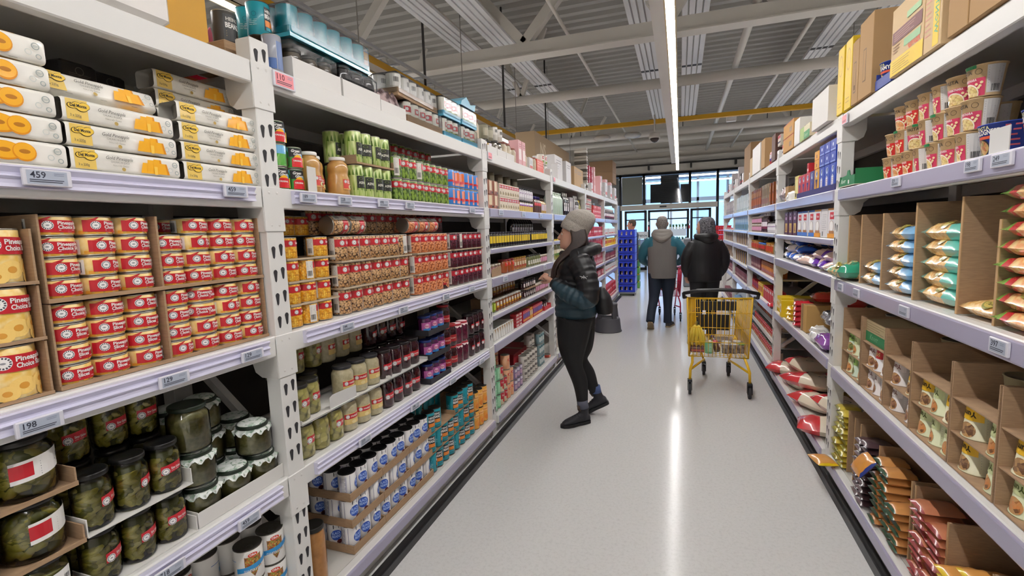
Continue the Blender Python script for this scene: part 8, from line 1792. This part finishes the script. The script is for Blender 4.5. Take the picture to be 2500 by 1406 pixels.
def woman():
 mb = MB(); T = head(mb, (0, .015, 1.555), .10)
 tor = [(0, .0, .86, .12, .10), (0, 0, .95, .12, .10), (0, .01, 1.1, .13, .11), (0, .0, 1.25, .16, .11), (0, -.02, 1.36, .17, .09), (0, -.03, 1.42, .08, .06)]
 rings(mb, tor)
 LA = [(-.165, -.03, 1.37, .05), (-.225, -.10, 1.20, .045), (-.245, -.09, 1.065, .040), (-.20, .05, 1.105, .036), (-.115, .175, 1.190, .026)]
 RA = [(.165, -.03, 1.37, .05), (.215, -.04, 1.20, .045), (.215, .0, 1.06, .040), (.13, .10, 1.12, .036), (.030, .185, 1.190, .026)]
 limb(mb, LA); limb(mb, RA)
 LLg = [(-.085, .005, .88, .140), (-.088, .022, .74, .126), (-.088, .030, .62, .104), (-.085, .015, .48, .064), (-.085, -.025, .36, .058), (-.085, -.040, .24, .045), (-.085, -.045, .13, .036)]
 RLg = [(.085, -.01, .88, .140), (.085, -.025, .74, .126), (.085, -.03, .62, .102), (.088, -.02, .49, .064), (.092, -.085, .37, .058), (.098, -.125, .26, .044), (.10, -.15, .20, .036)]
 limb(mb, [(a, b, c, d - .012) for a, b, c, d in LLg]); limb(mb, [(a, b, c, d - .012) for a, b, c, d in RLg])
 hand(mb, (-.110, .182, 1.198), (.42, .75, .35), (.6, -.25, -.45), .70, .95, -1); hand(mb, (.022, .195, 1.196), (-.40, .75, .35), (-.6, -.25, -.45), .72, .95, 1)
 fu = [(-.085, -.075, .0), (.10, -.215, .115)]
 shoe(mb, (-.085, -.085, .012), (-.55, .85, 0), s=.74, h=.10); shoe(mb, (.10, -.230, .112), (.0, .85, -.42), (0, .42, .85), s=.74, h=.10)
 P = fuse('person', mb, .0062, lambda c: 0, [SK], 2)
 P.location = (-.82, 3.97, 0); P.rotation_euler = (0, 0, math.radians(99))
 eyes(T, P)
 # leggings
 q = MB(); rings(q, [(0, -.02, .80, .165, .14), (0, -.02, .90, .17, .145), (0, -.01, .98, .15, .13)]); limb(q, [(a, b, c, d + .007) for a, b, c, d in LLg]); limb(q, [(a, b, c, d + .007) for a, b, c, d in RLg])
 fuse('leggings', q, .009, lambda c: 0, [M('101013', .75)], 3, P)
 # puffer jacket, quilted
 q = MB(); rg = []
 prof = [(.872, .0, .168, .155), (.92, .0, .185, .172), (1.0, .0, .178, .168), (1.08, .005, .178, .165), (1.18, -.005, .192, .165), (1.27, -.015, .20, .158), (1.34, -.025, .195, .138), (1.395, -.03, .15, .11), (1.43, -.03, .10, .09)]
 for z, y, a, b in interp(prof, 8):
  g = .0085 * (abs(math.sin(PI * (z - .875) / .052)) - .5); rg.append((0, y, z, a + g, b + g))
 rings(q, rg, 28)
 limb(q, [(-.15, -.03, 1.365, .095), (-.228, -.10, 1.21, .088), (-.255, -.098, 1.065, .082), (-.21, .05, 1.105, .070), (-.122, .165, 1.185, .047)], 10, .012, .05); limb(q, [(.15, -.03, 1.365, .095), (.222, -.045, 1.21, .086), (.222, .0, 1.065, .078), (.14, .09, 1.12, .066), (.040, .178, 1.185, .046)], 10, .012, .05)
 q.tube([(-.085, .07, 1.40), (0, .10, 1.405), (.085, .07, 1.40)], .03, SK, 10)
 jk = fuse('jacket', q, .0068, lambda c: (0 if c.z > (1.15 + .33 * c.y if c.y > -.075 else 1.06 + .9 * (c.y + .12)) else 1) if c.x < -.175 else (0 if c.z > 1.065 + .22 * c.y else 1), [M('15161a', .48), M('27404c', .5)], 1, P)
 # hood lying on the shoulders
 q = MB()
 for k in range(3): q.tube(interp([(-.12 + .01 * k, .02, 1.365 + .02 * k), (-.115, -.10, 1.42 + .008 * k), (0, -.175 + .02 * k, 1.44 + .01 * k), (.115, -.10, 1.42 + .008 * k), (.12 - .01 * k, .02, 1.365 + .02 * k)], 6), .04, SK, 10, rr=[.045 - .006 * k + .006 * abs(math.sin(i * .9)) for i in range(25)])
 fuse('hood', q, .008, lambda c: 0, [M('141519', .5)], 2, jk)
 LG_ = M('b9bcc0', .6); q = MB(); bx = -.316
 for (y0, z0), (y1, z1), w in (((-.095, 1.238), (-.065, 1.240), .006), ((-.065, 1.240), (-.05, 1.248), .004), ((-.088, 1.238), (-.10, 1.226), .004), ((-.078, 1.239), (-.082, 1.226), .0035), ((-.07, 1.239), (-.064, 1.228), .0035), ((-.084, 1.24), (-.078, 1.252), .0035), ((-.1, 1.240), (-.108, 1.246), .003)): q.bar((bx, y0, z0), (bx, y1, z1), w, .010, LG_, (1, 0, 0))
 q.build('logo', jk)
 # hair
 HR = NOI('dark hair', '1d1412', '3a2822', 60, .4, 2, (6, 6, .4)); q = MB()
 for sx in (-1, 1):
  for i in range(9):
   t = i / 8; y0 = .018 - .10 * t; q.tube(interp([(sx * (.086 - .006 * t), y0, 1.60), (sx * (.096), y0 - .008, 1.50), (sx * (.098 + .012 * t), .075 - .05 * t, 1.42), (sx * (.105 + .02 * t), .150 - .025 * t, 1.335), (sx * (.09 + .035 * t), .185 - .025 * t, 1.23 - .02 * math.sin(i * 2.1)), (sx * (.08 + .03 * t), .192 - .025 * t, 1.15 - .03 * math.sin(i * 1.7))], 5), .014, SK, 7, rr=[(.016, .013)] * 20 + [(.012, .010)] * 4 + [(.007, .006), (.003, .003)])
 for i in range(9):
  a = PI + .25 + i * (PI - .5) / 8; q.tube([(.072 * math.cos(a), .005 + .085 * math.sin(a), 1.60), (.086 * math.cos(a), .0 + .100 * math.sin(a), 1.50), (.09 * math.cos(a), -.005 + .105 * math.sin(a), 1.41)], .018, SK, 7)
 fuse('hair', q, .0065, lambda c: 0, [HR], 1, P)
 # knitted beanie with a turned-up cuff, tipped back
 BN = NOI('oatmeal knit', '8d8780', 'aaa39b', 240, .95, 2, (1, 1, .45), bump=.6); q = MB()
 B = [(0, 0, -.02, .086, .102), (0, 0, .02, .094, .112), (0, -.004, .07, .098, .118), (0, -.012, .115, .094, .112), (0, -.024, .15, .078, .092), (0, -.036, .175, .050, .060), (0, -.04, .186, .02, .03), (0, -.04, .188, .004, .005)]
 rings(q, B, 26); q.tube([(.091 * math.cos(a), .108 * math.sin(a), .012) for a in [2 * PI * i / 40 for i in range(40)]], .013, SK, 8, True, rr=[(.012, .044)] * 40)
 Tb = T @ Matrix.Translation((0, -.012, .045)) @ Matrix.Rotation(.40, 4, 'X')
 for i, v in enumerate(q.v): q.v[i] = tuple(Tb @ Vector(v))
 fuse('beanie', q, .006, lambda c: 0, [BN], 3, P)
 # boots and socks
 for nm, hl, d, up in (('l', (-.085, -.090, .014), (-.55, .85, 0), (0, 0, 1)), ('r', (.10, -.250, .110), (0, .85, -.42), (0, .42, .85))):
  q = MB(); shoe(q, hl, d, up, .93, .135); b = fuse('boot', q, .0075, lambda c: 0, [M('24242a', .6)], 2, P); q = MB(); sole(q, Vector(hl) - Vector(up) * .012, d, up, M('1a1a1d', .7), .95, .024); q.build('sole', b)
  D = Vector(d).normalized(); U = Vector(up).normalized(); q = MB()
  for k in range(4):
   c = Vector(hl) + D * (.150 - .022 * k) + U * (.060, .070, .078, .085)[k]; S_ = D.cross(U); q.tube([c - S_ * .028 - U * .013, c + U * .004, c + S_ * .028 - U * .013], .0028, M('0e0e10', .7), 5)
  q.build('laces', b); q = MB(); c = Vector(hl) + D * .084 + U * .105; q.tube([c, c + U * .04 + D * .010], .02, M('54463f', .8), 8, rr=[(.024, .010), (.02, .007)]); q.build('tongue', b)
  q = MB(); c = Vector(hl) + D * .045 + U * .12; q.tube([c, c + Vector((0, .008, .06))], .043, M('5a5c6a' if nm == 'l' else '4a5a86', .9), 14, rr=[.046, .043]); q.build('sock', P)
 tag(P, 'woman in grey beanie and black and teal puffer jacket facing the jar shelves', 'person')
 # bag on her back
 q = MB(); rings(q, [(0, 0, -.10, .05, .04), (0, -.01, -.085, .095, .07), (0, -.005, -.02, .105, .075), (0, .0, .05, .09, .06), (0, .01, .10, .05, .035), (0, .012, .125, .03, .02)])
 bag_ = fuse('shoulder_bag', q, .009, lambda c: 0, [M('131317', .55)], 2); bag_.location = (-.595, 3.99, 1.005); bag_.rotation_euler = (.0, -.12, math.radians(99))
 q = MB(); q.tube(interp([(-.07, .07, .10), (-.13, .16, .30), (-.10, .19, .42), (.0, .20, .44)], 6), .012, M('101013', .6), 7); q.build('strap', bag_)
 tag(bag_, 'black soft shoulder bag hanging at the back of the woman in the beanie', 'bag')
woman()
def shopper(name_lab, loc, rz, h, coat, trouser, arms, legs, feet, coatprof, sleeve_m=None, hair=None, hood=None, skin='c99a84', voxel=.012, shoe_m='2a2a2c', sole_m='3a3632', pitch=0., hands=None, coatmat=None, yaw=0.):
 sk = M(skin, .5); mb = MB(); T = head(mb, (0, .02, h - .118), pitch, 1.06, yaw)
 rings(mb, [(0, 0, .86, .16, .11), (0, 0, 1.0, .15, .10), (0, 0, 1.2, .17, .11), (0, -.01, h - .34, .18, .09), (0, -.01, h - .27, .08, .06)])
 for A in arms: limb(mb, [(a, b, c, max(d - .03, .028)) for a, b, c, d in A])
 for Lg in legs: limb(mb, Lg)
 for A, hd in zip(arms, hands): hand(mb, A[-1][:3], *hd)
 for f in feet: shoe(mb, *f, s=.8, h=.10)
 P = fuse('person', mb, voxel * .7, lambda c: 0, [sk], 2); P.location = loc; P.rotation_euler = (0, 0, rz); eyes(T, P)
 q = MB(); rings(q, [(0, -.01, .82, .16, .125), (0, -.01, .95, .165, .13)])
 for Lg in legs: limb(q, [(a, b, c, d + .012) for a, b, c, d in Lg[:-1]] + [(Lg[-1][0], Lg[-1][1], Lg[-1][2] - .035, Lg[-1][3] + .026)])
 fuse('trousers', q, voxel, lambda c: 0, [trouser], 3, P)
 q = MB(); rings(q, [(0, y, z, a, b) for z, y, a, b in interp(coatprof, 5)], 24)
 for A in arms: limb(q, A, 8, .004, .09)
 ck = fuse('jacket', q, voxel * .8, coatmat or (lambda c: 0), coat, 2, P)
 if hood:
  q = MB(); hood(q); fuse('hood', q, voxel * .7, lambda c: 0, [hood.mat], 2, ck)
 if hair:
  q = MB(); hair(q, T);
  for i, v in enumerate(q.v): q.v[i] = tuple(T @ Vector(v))
  fuse('hair', q, voxel * .7, lambda c: 0, [hair.mat], 1, P)
 for f in feet:
  q = MB(); shoe(q, *f, s=1.06, h=.0); b = fuse('shoe', q, voxel * .7, lambda c: 0, [M(shoe_m, .6)], 2, P); q = MB(); d = Vector(f[1]); u = Vector(f[2] if len(f) > 2 else (0, 0, 1)); sole(q, Vector(f[0]) - u * .006 - d * .0, d, u, M(sole_m, .7), 1.08, .022); q.build('sole', b)
 tag(P, name_lab, 'person'); return P, ck
GREY = M('77726f', .75); TEAL = M('2a6a7c', .6); BLKM = M('17181c', .6)
def mhair(q, T): rings(q, [(0, -.035, -.095, .056, .052), (0, -.028, -.04, .078, .078), (0, -.024, .02, .082, .086), (0, -.022, .065, .078, .084), (0, -.022, .095, .058, .066), (0, -.024, .108, .035, .04)], 18)
mhair.mat = NOI('grey hair', '5d5854', '8d8782', 90, .8, 3)
def mhood(q):
 for k in range(3): q.tube(interp([(-.09 + .01 * k, .06, 1.515), (-.115 + .01 * k, -.06, 1.475 + .02 * k), (0, -.145 + .025 * k, 1.40 + .055 * k), (.115 - .01 * k, -.06, 1.475 + .02 * k), (.09 - .01 * k, .06, 1.515)], 6), .05, SK, 10, rr=[.034 + .022 * math.sin(PI * i / 24) for i in range(25)])
mhood.mat = M('837d78', .75)
def jacketmat(c):
 if abs(c.x) > .215 and c.z > .95: return 2 if c.y > .02 and c.x > 0 and c.z > 1.2 else 1
 if c.z > 1.335 - .25 * abs(c.x) + .0 and abs(c.x) > .135: return 1
 return 0
shopper('man in grey and teal hooded jacket pushing a red trolley towards the exit', (-.27, 8.08, 0), 0, 1.765, [GREY, TEAL, BLKM], M('1e2838', .8),
 [[(-.165, -.02, 1.395, .078), (-.27, .02, 1.26, .078), (-.31, .10, 1.10, .068), (-.26, .30, 1.01, .05), (-.20, .42, 1.0, .042)], [(.165, -.02, 1.395, .078), (.275, .0, 1.26, .082), (.335, .06, 1.13, .075), (.25, .26, 1.02, .052), (.17, .40, 1.0, .042)]],
 [[(-.10, .0, .88, .11), (-.11, -.02, .66, .088), (-.125, -.06, .46, .066), (-.15, -.22, .30, .056), (-.165, -.33, .17, .04)], [(.095, .0, .88, .11), (.09, .04, .66, .088), (.085, .05, .46, .064), (.085, .03, .25, .052), (.085, .02, .10, .042)]],
 [((-.165, -.36, .125), (0, .55, -.45), (0, .45, .55)), ((.085, -.03, .008), (.25, .97, 0))],
 [(.79, .0, .215, .15), (.9, .0, .22, .16), (1.1, .0, .225, .16), (1.3, -.01, .235, .155), (1.42, -.02, .205, .13), (1.49, -.01, .11, .10), (1.52, 0, .09, .085)],
 hair=mhair, hood=mhood, shoe_m='2c2a2a', sole_m='9a8668', hands=[((.1, 1, -.1), (.3, 0, -1), .8, 1., -1), ((-.1, 1, -.1), (-.3, 0, -1), .8, 1., 1)], coatmat=jacketmat)
def whood(q):
 rings(q, [(0, -.04, -.17, .12, .10), (0, -.05, -.11, .108, .105), (0, -.045, -.05, .102, .102), (0, -.04, .01, .102, .105), (0, -.03, .07, .097, .108), (0, -.028, .11, .072, .085), (0, -.03, .132, .03, .035)], 22)
whood.mat = NOI('grey knit hood', '2a2a2e', '77767c', 70, .9, 4, bump=.4)
def collar(q):
 for k in range(2): q.tube(interp([(-.10, .06, 1.46), (-.115, -.06, 1.44), (0, -.145, 1.395 + .05 * k), (.115, -.06, 1.44), (.10, .06, 1.46)], 6), .05, SK, 10, rr=[.032 + .022 * math.sin(PI * i / 24) for i in range(25)])
P2, c2 = shopper('person in long black quilted coat and grey hood seen from behind', (.325, 7.3, 0), .28, 1.70, [M('131418', .55)], M('16171b', .8),
 [[(-.155, -.01, 1.355, .080), (-.24, -.01, 1.19, .080), (-.25, .02, 1.05, .070), (-.235, .06, .95, .055), (-.215, .09, .905, .044)], [(.155, -.01, 1.355, .080), (.245, -.01, 1.19, .082), (.262, .01, 1.05, .072), (.25, .05, .95, .055), (.235, .09, .90, .045)]],
 [[(-.09, 0, .88, .11), (-.095, 0, .66, .088), (-.10, .0, .46, .066), (-.10, -.01, .25, .054), (-.10, -.02, .10, .042)], [(.09, 0, .88, .11), (.095, .02, .66, .088), (.10, .03, .46, .066), (.10, .02, .25, .054), (.10, .01, .10, .042)]],
 [((-.10, -.07, .008), (-.15, 1, 0)), ((.10, -.04, .008), (.15, 1, 0))],
 [(.83, 0, .225, .17), (.95, 0, .232, .175), (1.1, 0, .225, .165), (1.25, -.01, .225, .16), (1.37, -.02, .20, .14), (1.43, -.01, .13, .12), (1.47, 0, .11, .11)],
 hands=[((.05, .25, -1), (.6, .4, .1), .35, .95, 1), ((-.05, .25, -1), (-.6, .4, .1), .35, .95, -1)], voxel=.012, yaw=.75)
q = MB(); whood(q); T_ = Matrix.Translation((0, .02, 1.582)) @ Matrix.Rotation(.75, 4, 'Z')
for i, v in enumerate(q.v): q.v[i] = tuple(T_ @ Vector(v))
fuse('knit_hood', q, .009, lambda c: 0, [whood.mat], 2, P2)
q = MB(); collar(q); fuse('collar', q, .01, lambda c: 0, [M('101114', .5)], 2, c2)
def fhair(q, T): rings(q, [(0, -.04, -.05, .06, .05), (0, -.02, .0, .078, .085), (0, -.012, .05, .080, .096), (0, -.012, .09, .064, .080), (0, -.012, .118, .03, .04)], 18)
fhair.mat = M('4a3a2e', .8)
shopper('man with short hair in dark jacket standing behind the blue crates', (-1.14, 12.75, 0), math.radians(80), 1.80, [M('1b2130', .6)], M('20242e', .8),
 [[(-.19, -.02, 1.45, .08), (-.25, .0, 1.27, .072), (-.26, .06, 1.12, .06), (-.2, .2, 1.05, .045)], [(.19, -.02, 1.45, .08), (.25, .0, 1.27, .072), (.26, .06, 1.12, .06), (.2, .2, 1.05, .045)]],
 [[(-.09, 0, .9, .11), (-.10, 0, .48, .066), (-.10, -.02, .10, .042)], [(.09, 0, .9, .11), (.10, .0, .48, .066), (.10, -.02, .10, .042)]], [((-.10, -.07, .008), (-.1, 1, 0)), ((.10, -.07, .008), (.1, 1, 0))],
 [(.86, 0, .19, .13), (1.1, 0, .20, .14), (1.3, 0, .215, .14), (1.45, -.01, .19, .11), (1.53, 0, .09, .085)], hair=fhair, skin='b98068', hands=[((.1, 1, .2), (.3, 0, -1), .6, 1., -1), ((-.1, 1, .2), (-.3, 0, -1), .6, 1., 1)], voxel=.015)
for o in PROTO:
 try: bpy.data.objects.remove(o)
 except ReferenceError: pass
